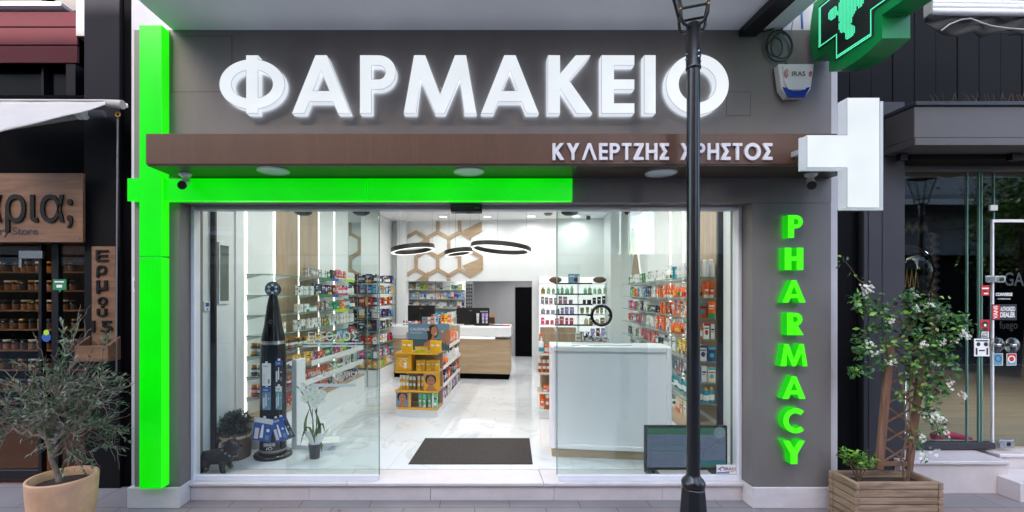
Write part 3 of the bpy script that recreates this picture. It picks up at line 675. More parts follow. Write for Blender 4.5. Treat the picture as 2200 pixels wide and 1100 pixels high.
m.tube([(cx - .04, -.001, zz(781)), (cx + .04, -.001, zz(792))], .004, 'frost', 5).tube([(cx + .04, -.001, zz(781)), (cx - .04, -.001, zz(792))], .004, 'frost', 5)
m.build('emblem', SL)
hx, hz = PX(1293, 4.25) - SR.location.x, PZ(678, 4.25) - .165
MB().torus((hx, -.05, hz), .088, .014, 'black_gloss', 40, 10).tube([(hx - .088, -.05, hz), (hx - .088, .0, hz)], .012, 'black_gloss').tube([(hx + .088, -.05, hz), (hx + .088, 0, hz)], .012, 'black_gloss').tube([(hx - .105, -.05, hz + .004), (hx - .135, -.05, hz + .006)], .011, 'black_gloss').build('handle', SR)
# ================================================================== STREET LAMP
def lamp(px, yc, label, z0=0, xw=None, top=True):
    x = PX(px, yc) if xw is None else xw
    t = thing('street_lamp', label, 'street lamp', (x, yc - DC, 0))
    z = lambda py: PZ(py, 3.5)
    MB().lathe([(.135, 0), (.135, .04), (.115, .06), (.085, .42), (.078, .425)], 'black_paint', 8, smooth=False).build('base', t, bevel=.006, seg=2)
    MB().lathe([(.06, .42), (.080, .43), (.084, .445), (.084, .465), (.075, .485), (.055, .505), (.049, .52)], 'black_paint', 24).build('collar', t)
    MB().lathe([(.048, .51), (.046, 3.60)], 'black_paint', 20).build('pole', t)
    s = MB().lathe([(.047, 3.55), (.054, 3.552), (.054, 3.568), (.051, 3.572), (.051, 3.885), (.03, 3.9)], 'black_paint', 20)
    for zz_ in (3.62, 3.66):
        for a in (10, 100, 190, 280): s.tube([(.05 * math.cos(R(a)), .05 * math.sin(R(a)), zz_), (.066 * math.cos(R(a)), .066 * math.sin(R(a)), zz_)], .006, 'steel', 6)
    s.build('sleeve', t)
    zb = 3.975; rb, rt, zt = .125, .25, 4.42                     # lantern: square frame widening upwards
    c = MB()
    for k in range(4):
        a = R(25 + 90 * k); ca, sa = math.cos(a), math.sin(a); a2 = R(25 + 90 * (k + 1)); cb_, sb_ = math.cos(a2), math.sin(a2)
        c.tube([(ca * rb, sa * rb, zb), (ca * rt, sa * rt, zt)], .011, 'black_paint', 6)
        c.tube([(ca * rb, sa * rb, zb), (cb_ * rb, sb_ * rb, zb)], .010, 'black_paint', 6).tube([(ca * rt, sa * rt, zt), (cb_ * rt, sb_ * rt, zt)], .012, 'black_paint', 6)
    c.build('lantern_frame', t)
    b = MB()
    for k in range(4):
        a = R(25 + 90 * k); ca, sa = math.cos(a), math.sin(a)
        b.tube([(ca * .045, sa * .045, 3.86), (ca * .10, sa * .10, 3.87), (ca * .125, sa * .125, 3.91), (ca * .134, sa * .134, zb + .02)], .011, 'black_paint', 7)
        b.ball((ca * .132, sa * .132, zb - .005), .012, 'brass', 8, 6)
    b.build('bracket', t)
    g = MB()
    for k in range(4):
        a = R(25 + 90 * k); a2 = R(115 + 90 * k); r0, r1 = rb - .012, rt - .014
        g.quad([(math.cos(a) * r0, math.sin(a) * r0, zb + .01), (math.cos(a2) * r0, math.sin(a2) * r0, zb + .01), (math.cos(a2) * r1, math.sin(a2) * r1, zt), (math.cos(a) * r1, math.sin(a) * r1, zt)], 'glass')
    g.build('lantern_glass', t)
    MB().lathe([(.29, zt), (.24, zt + .05), (.1, zt + .14), (.03, zt + .18), (.001, zt + .24)], 'black_paint', 4, smooth=False).build('lantern_roof', t, rz=R(25))
    return t
L1 = lamp(1489.5, 3.5, 'black iron street lamp with octagonal foot in front of the pharmacy')
# ================================================================== LEFT NEIGHBOUR: DELI
D = thing('deli_building', 'dark neighbouring grocery shop with burgundy upper wall and wooden signs', 'shop', (-4.6, .6, 0)); OD = (4.6, -.6, 0)
def dpart(mb, name, bevel=0, seg=1): return mb.build(name, D, OD, 0, bevel, seg)
xp0, xp1 = PX(180, 4.5), PX(257, 4.5)
dpart(MB().box(xp0, xp1, .4, .8, PZ(216, 4.5), 8, 'left_upper'), 'upper_pilaster', .006)
dpart(MB().box(xp0, xp1, .404, .8, 0, PZ(216, 4.5) - .002, 'left_lower'), 'pilaster', .004)
dpart(MB().box(xp1, -3.05, .44, .8, 0, 8, 'near_black'), 'recess_wall')
yu = 4.75; zb = lambda y: PZ(y, yu)
m = MB(); edges = [(135, 97), (96, 58), (57, 24)]
for a, b in edges: m.box(-8, PX(166, yu), .65, .9, zb(a), zb(b) - .006, 'burgundy')
m.box(-8, PX(166, yu), .67, .9, zb(135), zb(24) - .01, 'near_black')
dpart(m, 'upper_wall', .003)
dpart(MB().box(-8, PX(140, yu), .60, .9, zb(18), zb(10), 'white_alu').box(PX(166, yu), xp0 - .002, .63, .9, zb(80), zb(-60), 'box_grey'), 'window_sill', .004)
m = MB().box(-8, xp0 - .004, .75, .9, zb(10) + .001, 8, 'black_gloss').box(PX(80, yu), PX(90, yu), .7, .76, zb(10), 8, 'left_lower'); dpart(m, 'upper_window')
m = MB().box(-8, xp0, .78, .9, zb(217), zb(136), 'black_gloss').box(PX(140, yu), PX(160, yu), .66, .9, zb(217), zb(136), 'left_lower').box(PX(75, yu), PX(80, yu), .72, .8, zb(217), zb(136), 'left_lower')
dpart(m, 'transom_window')
dpart(MB().box(-8, xp0 - .003, .5, .9, PZ(372, 4.4), zb(218), 'near_black'), 'header')
# shop interior: floor, back, ceiling
dpart(MB().box(-9, xp0, .55, 5, .0, .05, 'floor_wood'), 'shop_floor')
dpart(MB().box(-9, xp0 + .4, 2.6, 2.7, .05, 3.2, 'cladding_dark').box(xp0 + .3, xp0 + .4, .82, 2.6, .05, 3.2, 'near_black').box(-9, xp0 + .4, .9, 2.6, 3.2, 3.3, 'near_black').box(-9.1, -9, .9, 2.7, 0, 3.2, 'near_black'), 'inner_wall')
# glass front with dark frame and handle
yd = 4.62; m = MB()
for a, b in ((86, 93), (114, 129)): m.box(PX(a, yd), PX(b, yd), .5, .56, .05, PZ(520, yd), 'dark_metal')
m.box(-8, xp0 - .002, .5, .56, PZ(524, yd), PZ(516, yd), 'dark_metal'); m.box(-8, PX(86, yd), .5, .55, .05, .14, 'dark_metal')
dpart(m, 'shop_window_frame', .003)
dpart(MB().box(-8, PX(86, yd), .52, .53, .14, PZ(524, yd), 'glass_dark').box(PX(129, yd), xp0 - .003, .52, .53, .05, PZ(524, yd), 'glass_dark'), 'shop_window_pane')
m = MB().box(PX(52, yd), PX(102, yd), .46, .499, PZ(556, yd), PZ(540, yd), 'steel').box(PX(52, yd), PX(58, yd), .46, .499, PZ(575, yd), PZ(556, yd), 'steel'); dpart(m, 'door_closer', .004)
dpart(MB().disc((PX(104, yd), .497, PZ(724, yd)), .045, 'print_blue').disc((PX(104, yd), .4965, PZ(714, yd)), .028, 'lime'), 'round_sticker')
gs = MB().prism([(PX(118, yd), PZ(623, yd)), (PX(130, yd), PZ(623, yd)), (PX(132, yd), PZ(629, yd)), (PX(137, yd), PZ(623, yd)), (PX(147, yd), PZ(623, yd)), (PX(147, yd), PZ(600, yd)), (PX(118, yd), PZ(600, yd))], .4965, .4985, 'print_green')
gs.rectf(PX(122, yd), PX(142, yd), PZ(607, yd), PZ(604, yd), .496, 'print_white').rectf(PX(126, yd), PX(138, yd), PZ(618, yd), PZ(612, yd), .496, 'print_white'); dpart(gs, 'green_sticker')
# warm lamps inside, shelving and jars
for i, x in enumerate((-6.4, -5.2)):
    area('lamp', D, (x + 4.6, 1.3 - .6, 3.1), .3, 5.0 * EG * 2, (1, .56, .24))
sh = thing('wooden_shelving', 'long wooden shelves full of jars behind the dark shop window', 'shelf', (-5.8, 2.3, .05))
SYs = [2.17, 1.92, 1.66, 1.405, 1.13, .87, .60]
for z in SYs: MB().box(-1.4, 1.0, -.2, .28, z - .05 - .02, z - .05, 'plywood').build('shelf', sh, bevel=.003)
for x in (-1.4, .3, .97): MB().box(x, x + .03, -.18, .279, 0, 2.5, 'plywood').build('upright', sh)
def jar_mesh(fill, lid):
    m = MB(); m.lathe([(.044, .0), (.05, .006), (.05, .095), (.042, .11)], 'glass_jar', 12).lathe([(.044, .004), (.045, .075)], fill, 10).lathe([(.044, .111), (.046, .113), (.046, .130), (.043, .133)], lid, 12)
    return m.mesh('jar')
JM = [jar_mesh(f, l) for f, l in (('jar_fill', 'lid_dark'), ('jar_fill2', 'brass'), ('jar_fill3', 'lid_dark'), ('jar_fill2', 'white_plastic'))]
JN = ['brown filled jar', 'amber filled brass lidded jar', 'dark filled jar', 'amber filled white lidded jar']; rj = random.Random(11)
for r_, z in enumerate(SYs):
    n_ = 0
    for k in range(11):
        x = -6.48 + k * .112 + rj.uniform(-.012, .012); kk = rj.randrange(4)
        o = link('jar', JM[kk], None, (x, 2.16 + rj.uniform(-.02, .03), z), (0, 0, rj.uniform(0, 6)))
        tag(o, f'{JN[kk]}, {ordn(10 - k)} from the right on the {ORD[r_]} wooden shelf', 'jar', 'jars on the dark shop shelves')
# plywood name board
sb = thing('wooden_sign', 'wide plywood sign with black raised Greek letters over the dark window', 'sign', (PX(80, 4.4), .32, PZ(520, 4.4)))
ox, oz = sb.location.x, sb.location.z; yf = 4.42
MB().box(-1.6, PX(178, yf) - ox, 0, .03, 0, PZ(372, yf) - oz, 'plywood').build('board', sb, bevel=.002)
text('άρια;', PX(-46, yf) - ox, PX(158, yf) - ox, PZ(499, yf) - oz, PZ(396, yf) - oz, -.0005, 'ink', sb, .014, .006)
text('Culinary Store', PX(-66, yf) - ox, PX(82, yf) - ox, PZ(510, yf) - oz, PZ(488, yf) - oz, -.0005, 'print_dark', sb, .003, .015)
s2 = MB()
for px, py in ((172, 378), (172, 514)): s2.disc((PX(px, yf) - ox, -.001, PZ(py, yf) - oz), .008, 'lid_dark', 10)
s2.build('screws', sb)
# vertical address board with its little trough
va = thing('address_board', 'narrow vertical plywood board reading Ερμού 15 above a small wooden trough', 'sign', (PX(220, 4.45), .36, PZ(772, 4.45)))
ox, oz = va.location.x, va.location.z; yf = 4.45
MB().box(PX(195, yf) - ox, PX(246, yf) - ox, 0, .025, .02, PZ(529, yf) - oz, 'plywood').build('board', va, bevel=.002)
for ch, a, b, y0, y1 in (('Ε', 206, 232, 537, 561), ('ρ', 207, 229, 570, 596), ('μ', 207, 230, 602, 631), ('ο', 210, 230, 638, 656), ('ύ', 208, 229, 657, 680), ('15', 196, 241, 689, 714)):
    text(ch, PX(a, yf) - ox, PX(b, yf) - ox, PZ(y1, yf) - oz, PZ(y0, yf) - oz, -.0005, 'ink', va, .014, .012, 'letter')
x0, x1 = PX(170, 4.35) - ox, PX(241, 4.35) - ox
m = MB().box(x0, x1, -.16, -.145, 0, PZ(742, 4.35) - oz, 'plywood').box(x0, x1, -.145, -.002, 0, .015, 'plywood')
for x in (x0, x1 - .014): m.add([(x, -.145, .015), (x + .014, -.145, .015), (x + .014, -.002, .015), (x, -.002, .015), (x, -.145, PZ(742, 4.35) - oz), (x + .014, -.145, PZ(742, 4.35) - oz), (x + .014, -.002, .22), (x, -.002, .22)], [(0, 1, 5, 4), (1, 2, 6, 5), (2, 3, 7, 6), (3, 0, 4, 7), (4, 5, 6, 7), (0, 3, 2, 1)], 'plywood')
m.build('trough', va, bevel=.002)
# awning: roller, sagging sheet, front bar, crank rod
aw = thing('rolled_awning', 'dusty white awning sheet on a roller above the dark grocery window', 'awning', (-4.6, .2, 3.6)); oa = Vector((4.6, -.2, -3.6))
fb = [P(-60, 218, 4.36) + oa, P(238, 219, 4.36) + oa]; bb = [P(-60, 304, 3.9) + oa, P(10, 282, 3.95) + oa, P(90, 262, 4.02) + oa, P(172, 243, 4.12) + oa, P(232, 224, 4.25) + oa]
m = MB(); nu, nv = 24, 8; vs_ = []
for i in range(nu + 1):
    t = i / nu; a = fb[0].lerp(fb[1], t); k = min(t * 4, 3.999); b = bb[int(k)].lerp(bb[int(k) + 1], k - int(k))
    for j in range(nv + 1):
        s = j / nv; p = a.lerp(b, s); p.z -= .02 * math.sin(math.pi * s) * (1 - t) + .003 * math.sin(t * 17); vs_.append(p)
m.add(vs_, [(i * (nv + 1) + j, (i + 1) * (nv + 1) + j, (i + 1) * (nv + 1) + j + 1, i * (nv + 1) + j + 1) for i in range(nu) for j in range(nv)], 'canvas', True)
sheet = m.build('sheet', aw); md = sheet.modifiers.new('thick', 'SOLIDIFY'); md.thickness = .004
MB().tube([P(-60, 216, 4.36) + oa, P(234, 217, 4.36) + oa], .014, 'canvas', 10).tube([P(226, 222, 4.3) + oa, P(274, 227, 4.42) + oa], .02, 'white_plastic', 10).build('front_bar', aw)
MB().tube([P(232, 222, 4.25) + oa, P(264, 225, 4.25) + oa], [.034, .04], 'canvas', 12).build('end_cap', aw)
c = P(182, 248, 4.42) + oa
MB().tube([c + Vector((-.03, -.03, 0)), c + Vector((.03, -.03, 0))], .05, 'white_plastic', 14).box(c.x - .02, c.x + .17, c.y, c.y + .05, c.z + .0, c.z + .05, 'grey_plastic').tube([c + Vector((-.9, 0, -.14)), c + Vector((-.02, 0, .0))], .028, 'canvas', 10).build('roller_bracket', aw)
m = MB().torus((P(253, 246, 4.3) + oa), .02, .006, 'brass', 16, 6, 'y').tube([P(253, 254, 4.3) + oa, P(252, 400, 4.35) + oa, P(251, 560, 4.38) + oa, P(250, 800, 4.4) + oa], .007, 'grey_plastic', 6)
m.build('crank_rod', aw)
pb_ = thing('junction_box', 'small pale grey junction box on the wall left of the green column', 'box', (PX(285, 4.05), .04, PZ(628, 4.1)))
MB().box(-.04, .035, -.03, .0, 0, .13, 'white_plastic').build('housing', pb_, bevel=.006, seg=2)
MB().box(-.03, .02, -.033, -.0301, .03, .1, 'grey_plastic').build('cover', pb_)
# ================================================================== RIGHT NEIGHBOUR: SNEAKER SHOP
S = thing('shoe_shop_building', 'dark grey clad shoe shop with a tall glass corner window', 'shop', (5, .7, 0)); OS = (-5, -.7, 0)
def spart(mb, name, bevel=0, seg=1): return mb.build(name, S, OS, 0, bevel, seg)
xc0, xc1 = XR + .105, PX(1925, 4.55)
m = MB(); xs = [xc0, xc0 + .13, xc0 + .16, PX(1840, 4.45), PX(1866, 4.45), PX(1896, 4.45), xc1]
for i, (a, b) in enumerate(zip(xs, xs[1:])):
    m.box(a, b - .005, .35 + (.05 if i == 1 else .0), .8, 0, 3.7, 'cladding' if i > 2 else 'cladding_dark')
spart(m, 'cladding', .003)
m = MB()
for i in range(30): m.box(xc0 + i * .21, xc0 + i * .21 + .204, .45 + (.004 if i % 3 == 0 else 0), .8, 3.705, 8, 'cladding_dark')
spart(m, 'upper_wall', .003)
m = MB().tube([(PX(1850, 4.4), .31, 3.4), (PX(1850, 4.4), .31, .35)], .03, 'cladding_dark', 10); spart(m, 'downpipe')
# box canopy
bx0, by0, bz0, bz1 = 3.9, 4.15 - DC, PZ(313, 4.15), PZ(219, 4.15)
m = MB().box(bx0, 9, by0, .449, bz0 + .07, bz1 - .04, 'box_grey').box(bx0 - .004, 9, by0 - .012, .449, bz0, bz0 + .066, 'box_grey').box(bx0 - .006, 9, by0 - .02, .449, bz1 - .036, bz1, 'cladding'); spart(m, 'canopy', .004)
gy = 4.68 - DC
spart(MB().box(xc1, 9, gy - .05, .8, 3.09, bz0 - .001, 'box_grey').box(xc1, 9, .3, gy - .051, 3.14, bz0 - .001, 'cladding_dark'), 'header', .003)
for x0_, x1_ in ((2162, 2188), (1925, 1940)): spart(MB().box(PX(x0_, 4.4), PX(x1_, 4.4), .25, .2995, 3.12, 3.18, 'black'), 'canopy_light')
sp = thing('bird_spikes', 'row of thin rusty bird spikes on top of the grey box canopy', 'bird spikes', (5, by0 + .1, bz1))
m = MB(); rr = random.Random(8)
for i in range(70):
    x = -.8 + i * .035; m.tube([(x, 0, .004), (x + rr.uniform(-.05, .05), rr.uniform(-.04, .04), .12)], .0014, 'vine', 4, False)
m.build('spike_wires', sp); MB().box(-.82, 1.7, -.012, .012, 0, .005, 'grey_plastic').build('base_strip', sp)
nb = thing('dry_leaves', 'small heap of dry brown leaves caught among the bird spikes', 'leaves', (5.02, by0 + .12, bz1))
m = MB()
for i in range(60):
    x, y, z = rr.gauss(0, .09), rr.uniform(-.05, .05), abs(rr.gauss(0, .02)); a = rr.uniform(0, 6); l = .02
    m.quad([(x, y, z), (x + l * math.cos(a), y + l * math.sin(a), z + .006), (x + l * .6 * math.cos(a + 1), y + l * .6 * math.sin(a + 1), z + .015)], 'vine')
m.build('leaf_heap', nb)
# glazing
zs_, zt = .33, 3.09
m = MB()
for a, b in ((xc1, PX(2078, 4.68)), (PX(2078, 4.68) + .004, PX(2106, 4.68))): m.box(a, b - .002, gy, gy + .012, zs_ + .06, zt, 'glass_dark')
spart(m, 'window_pane')
m = MB()
for px in (2078, 2103, 2109): m.box(PX(px, 4.68) - .004, PX(px, 4.68) + .004, gy - .006, gy + .016, zs_ + .06, zt, 'glass_edge')
m.box(PX(2135, 4.68) - .004, PX(2135, 4.68) + .004, gy - .006, gy + .016, PZ(475, 4.68), zt, 'glass_edge'); spart(m, 'glass_joint')
spart(MB().box(xc1, PX(2137, 4.66), gy - .03, gy + .05, zs_, zs_ + .059, 'cladding').box(xc1, xc1 + .03, gy - .05, gy - .001, zs_ + .06, zt, 'cladding'), 'window_frame', .003)
spart(MB().box(PX(2109, 4.68) + .005, PX(2135, 4.68) - .005, gy, gy + .012, zs_ + .06, zt, 'glass_dark').box(PX(2135, 4.68) + .005, 8, gy, gy + .012, PZ(472, 4.68), zt, 'glass_dark'), 'fixed_pane')
dr = thing('shoe_shop_door', 'frameless glass door of the shoe shop with round glass handles and stickers', 'glass door', (PX(2135, 4.66), gy - .005, zs_)); ox, oy, oz = dr.location
MB().box(.006, 1.1, .0, .012, .02, PZ(476, 4.66) - oz, 'glass_dark').build('glass_pane', dr)
MB().box(0, .014, -.006, .018, .0, PZ(471, 4.66) - oz, 'white_alu').box(.014, 1.1, -.006, .018, PZ(477, 4.66) - oz, PZ(471, 4.66) - oz, 'white_alu').build('edge_profile', dr)
MB().box(PX(2121, 4.64) - ox, PX(2142, 4.64) - ox, -.035, -.007, PZ(607, 4.64) - oz, PZ(592, 4.64) - oz, 'steel').box(PX(2143, 4.64) - ox, PX(2162, 4.64) - ox, -.035, -.007, PZ(607, 4.64) - oz, PZ(592, 4.64) - oz, 'steel').build('lock', dr, bevel=.016, seg=4)
MB().tube([(PX(2152, 4.64) - ox, -.04, PZ(600, 4.64) - oz), (PX(2152, 4.64) - ox, -.034, PZ(600, 4.64) - oz)], .018, 'black', 14).build('keyhole', dr)
MB().box(PX(2129, 4.64) - ox, PX(2146, 4.64) - ox, -.03, -.007, PZ(452, 4.64) - oz, PZ(440, 4.64) - oz, 'white_plastic').build('clamp', dr, bevel=.004)
MB().box(PX(2148, 4.64) - ox, PX(2178, 4.64) - ox, -.04, -.007, PZ(963, 4.64) - oz, PZ(945, 4.64) - oz, 'steel').disc((PX(2166, 4.64) - ox, -.042, PZ(954, 4.64) - oz), .02, 'black').build('floor_lock', dr, bevel=.004)
for px in (2150, 2178):
    MB().lathe([(.001, 0), (.07, 0), (.076, .006), (.076, .012), (.07, .018), (.001, .018)], 'glass_jar', 28).lathe([(.001, -.02), (.016, -.02), (.016, .04), (.001, .04)], 'steel', 12).build('round_handle', dr, (PX(px, 4.62) - ox, -.03 if px > 2160 else -.01, PZ(742, 4.62) - oz), rot=(R(90), 0, 0))
def stick(name, px0, px1, py0, py1, k, items=(), label=None, y=-.0085):
    q = lambda x, yy: (PX(x, 4.645) - ox, PZ(yy, 4.645) - oz)
    x0, z1 = q(px0, py0); x1, z0 = q(px1, py1)
    m = MB().box(x0, x1, y, y + .0015, z0, z1, k)
    for it in items:
        if it[0] == 'r': a, b = q(it[1], it[3]), q(it[2], it[4]); m.rectf(a[0], b[0], b[1], a[1], y - .0008 - .0004 * it[6] if len(it) > 6 else y - .0008, it[5])
        if it[0] == 'd': a = q(it[1], it[2]); m.disc((a[0], y - (.0008 if len(it) < 6 else .0004 * it[5] + .0008), a[1]), it[3] * 4.645 / F, it[4], 20)
    o = m.build(name, dr)
    if label: o['label'] = label
    return q
stick('red_sticker', 2113, 2131, 613, 635, 'print_red', [('r', 2115, 2129, 618, 621, 'print_white'), ('r', 2117, 2126, 624, 627, 'print_dark'), ('r', 2119, 2128, 629, 632, 'print_white')])
q = stick('dealer_sticker', 2136, 2190, 654, 688, 'print_dark', [('r', 2137, 2153, 656, 686, 'print_red')])
tx = lambda body, a, b, y0, y1, bold=.01, m_='print_white': text(body, PX(a, 4.64) - ox, PX(b, 4.64) - ox, PZ(y1, 4.64) - oz, PZ(y0, 4.64) - oz, -.011, m_, dr, .0006, bold)
tx('AUTHORIZED', 2155, 2187, 659, 669, .02); tx('DEALER', 2155, 2187, 671, 682, .03); tx('CONVERSE', 2145, 2181, 629, 636, .03); tx('AUTHORIZED DEALER', 2149, 2177, 641, 643.5)
vt = tx('VANS', 2130, 2158, 666, 675, .02); vt.rotation_euler = (0, R(-90), 0)
c = Vector((PX(2144.5, 4.64) - ox, 0, PZ(670.5, 4.64) - oz)); vt.location = c - (Euler((0, R(-90), 0)).to_matrix() @ Vector((c.x, 0, c.z))); vt.location.y = 0
tx('GALLERY', 2163, 2290, 585, 614, .01, 'cladding'); tx('fuego', 2153, 2192, 690, 712, .0, 'black')
stick('portrait_sticker', 2112, 2131, 687, 712, 'print_red', [('d', 2121.5, 697, 6.5, 'print_dark'), ('d', 2121.5, 699, 3, 'print_white', 1), ('r', 2116, 2127, 705, 711, 'print_dark')])
q = stick('word_sticker', 2113, 2130, 713, 726, 'print_white')
tx('LOVE', 2115, 2128, 714.5, 719, .01, 'print_dark'); tx('KING', 2115, 2128, 720.5, 725, .01, 'print_dark')
stick('monochrome_sticker', 2098, 2131, 728, 766, 'print_white', [('r', 2101, 2128, 731, 734, 'print_dark'), ('d', 2107, 740, 4.5, 'print_dark'), ('d', 2123, 740, 4.5, 'print_dark'), ('r', 2108, 2121, 752, 755, 'print_dark'), ('r', 2101, 2105, 748, 763, 'print_dark'), ('r', 2124, 2128, 748, 763, 'print_dark')], 'black and white abstract sticker')
stick('blue_ornament_sticker', 2139, 2160, 760, 786, 'print_white', [('r', 2140, 2159, 761, 785, 'print_teal'), ('d', 2149.5, 771, 8, 'print_blue', 1), ('d', 2149.5, 771, 5, 'print_teal', 2)])
stick('red_ornament_sticker', 2168, 2189, 760, 786, 'print_white', [('r', 2169, 2188, 761, 773, 'print_red'), ('r', 2169, 2188, 773, 785, 'print_teal'), ('d', 2178.5, 772, 8, 'print_white', 1), ('d', 2178.5, 772, 5.5, 'print_red', 2)])
# marble step
MBs = MB().box(PX(1930, 4.4), PX(2172, 4.36), 4.36 - DC, .8, .28, .312, 'marble').box(PX(2172, 4.45) + .01, 9, 4.55 - DC, .8, .28, .312, 'marble'); spart(MBs, 'step_slab', .008, 3)
spart(MB().box(PX(1932, 4.4), PX(2168, 4.38), 4.385 - DC, .8, 0, .279, 'riser').box(PX(2172, 4.45) + .02, 9, 4.57 - DC, .8, 0, .279, 'riser').box(PX(2192, 4.2), 9, 4.2 - DC, 4.56 - DC, 0, .17, 'marble'), 'step_riser', .003)
# inside
spart(MB().box(xc1, 11.9, gy + .06, 6.2, .3, zs_ - .001, 'shop_wood'), 'shop_floor')
m = MB().box(xc1 - .1, 12, 6.2, 6.3, zs_, 3.4, 'near_black').box(xc1 - .1, xc1, .81, 6.2, zs_, 3.4, 'cladding_dark').box(xc1, 12, .81, 6.2, 3.3, 3.4, 'near_black').box(11.9, 12, .81, 6.2, zs_, 3.4, 'near_black').box(8.99, 12, .55, .8, 0, 8, 'near_black'); spart(m, 'inner_wall')
for x_ in (5.2, 7.6): area('lamp', S, (x_ - 5, 2.4 - .7, 3.2), .4, 14 * EG * 2, (1, .93, .84))  # added area lights, no fittings, lift the dim shop floor
hgn = thing('zigzag_hanging', 'dark zigzag patterned textile hanging inside the shoe shop', 'textile', (6.1, 2.2, 2.7))
m = MB()
for off, key in ((0, 'black'), (.05, 'plywood'), (.1, 'black')):
    for k in range(44):
        z = -.05 * k; a = .03 if k % 2 else -.03
        m.add([(off + a, 0, z), (off + a + .045, 0, z), (off - a + .045, 0, z - .05), (off - a, 0, z - .05), (off + a, .01, z), (off + a + .045, .01, z), (off - a + .045, .01, z - .05), (off - a, .01, z - .05)], [(0, 3, 2, 1), (4, 5, 6, 7), (0, 4, 7, 3), (1, 2, 6, 5)], key)
    for k in range(12):
        x = -.05 * k; a = .03 if k % 2 else -.03
        m.quad([(x, 0, off * .8 + a), (x - .05, 0, off * .8 - a), (x - .05, 0, off * .8 - a + .045), (x, 0, off * .8 + a + .045)], key)
m.build('zigzag_border', hgn)
# giant bulb standing inside the window
gbm = thing('giant_bulb', 'oversized clear glass light bulb ornament inside the shoe shop window', 'ornament', (PX(1945, 5.1), 1.0, zs_)); 
MB().lathe([(.10, 0), (.13, .02), (.02, .05), (.02, 1.2)], 'steel', 18).build('stand', gbm)
zb0 = PZ(700, 5.1) - zs_
MB().lathe([(.07, zb0), (.075, zb0 + .12), (.11, zb0 + .22), (.2, zb0 + .42), (.235, zb0 + .60), (.2, zb0 + .76), (.11, zb0 + .86), (.001, zb0 + .89)], 'glass_jar', 32).build('bulb', gbm)
MB().lathe([(.055, zb0 - .1), (.072, zb0 - .06), (.072, zb0 - .001)], 'steel', 18).build('cap', gbm)
gt = MB()
for k in range(5): gt.tube([(-.1 + .05 * k, 0, zb0 + .42), (-.08 + .05 * k, 0, zb0 + .62), (-.06 + .05 * k, 0, zb0 + .42)], .004, 'brass', 5)
gt.tube([(-.02, 0, zb0), (-.1, 0, zb0 + .42)], .004, 'brass', 5).tube([(.02, 0, zb0), (.1, 0, zb0 + .42)], .004, 'brass', 5).build('filament', gbm)
# pink shoes just inside
def shoe(x, y, rz, label):
    t = thing('pink_shoe', label, 'shoe', (x, y, zs_), rz, 'pink shoes on the shop floor')
    m = MB(); vs_ = []; N1, N2 = 10, 10
    for i in range(N1 + 1):
        s = i / N1; wd = .045 * (math.sin(math.pi * min(1, .12 + s * .95)) ** .5 if s < 1 else .25) + .004; hh = .075 if s < .35 else .075 - .045 * (s - .35) / .65
        for j in range(N2):
            a = 2 * math.pi * j / N2; vs_.append((s * .27, wd * math.cos(a), .018 + max(0, hh * (math.sin(a) * .5 + .5))))
    m.add(vs_, [(i * N2 + j, i * N2 + (j + 1) % N2, (i + 1) * N2 + (j + 1) % N2, (i + 1) * N2 + j) for i in range(N1) for j in range(N2)], 'pink_shoe', True)
    m.add([vs_[j] for j in range(N2)], [tuple(range(N2))], 'pink_shoe').add(vs_[-N2:], [tuple(range(N2))], 'pink_shoe'); m.build('upper', t)
    MB().box(.0, .27, -.042, .042, 0, .018, 'white_plastic').build('sole', t, bevel=.008, seg=2)
    l = MB()
    for k in range(4): l.tube([(.12 + k * .025, -.03, .07 - k * .008), (.12 + k * .025, .03, .07 - k * .008)], .004, 'print_white', 5)
    l.build('laces', t)
shoe(PX(2004, 4.9), .80, R(8), 'left one of two pink shoes on the wooden floor behind the glass'); shoe(PX(2030, 4.9), .84, R(-12), 'right one of two pink shoes on the wooden floor behind the glass')
# awning cassette at the top right
ac = thing('awning_cassette', 'white ribbed awning cassette at the top right with its black valance', 'awning', (5.2, -.5, 4.2)); oc = Vector((-5.2, .5, -4.2)); yq = 3.7
a, b = P(1996, 18, yq) + oc, P(2330, 22, yq) + oc
m = MB()
for dz, r_ in ((.045, .022), (.012, .026), (-.025, .026)): m.tube([a + Vector((0, 0, dz)), b + Vector((0, 0, dz))], r_, 'white_alu', 12)
m.build('cassette', ac)
MB().box(a.x - .012, a.x, a.y - .04, a.y + .04, a.z - .06, a.z + .075, 'canvas').build('end_cap', ac, bevel=.006)
vs_ = []; rr = random.Random(4)
for i in range(31):
    x = a.x + .01 + (b.x - a.x) * i / 30; d = .07 + .07 * min(1, i / 3) + .012 * math.sin(i * 1.3)
    for j in range(5): vs_.append((x, a.y + .03 + .02 * math.sin(i * .9 + j), a.z - .055 - d * j / 4))
m = MB().add(vs_, [(i * 5 + j, (i + 1) * 5 + j, (i + 1) * 5 + j + 1, i * 5 + j + 1) for i in range(30) for j in range(4)], 'canvas_dark', True); s_ = m.build('valance', ac); s_.modifiers.new('thick', 'SOLIDIFY').thickness = .003
pts = [P(x, y, yq) + oc for x, y in ((2022, 66), (2040, 52), (2066, 42), (2086, 40), (2106, 48), (2130, 56), (2165, 61), (2240, 66))]
MB().tube(pts, .006, 'canvas', 6).build('cord', ac)
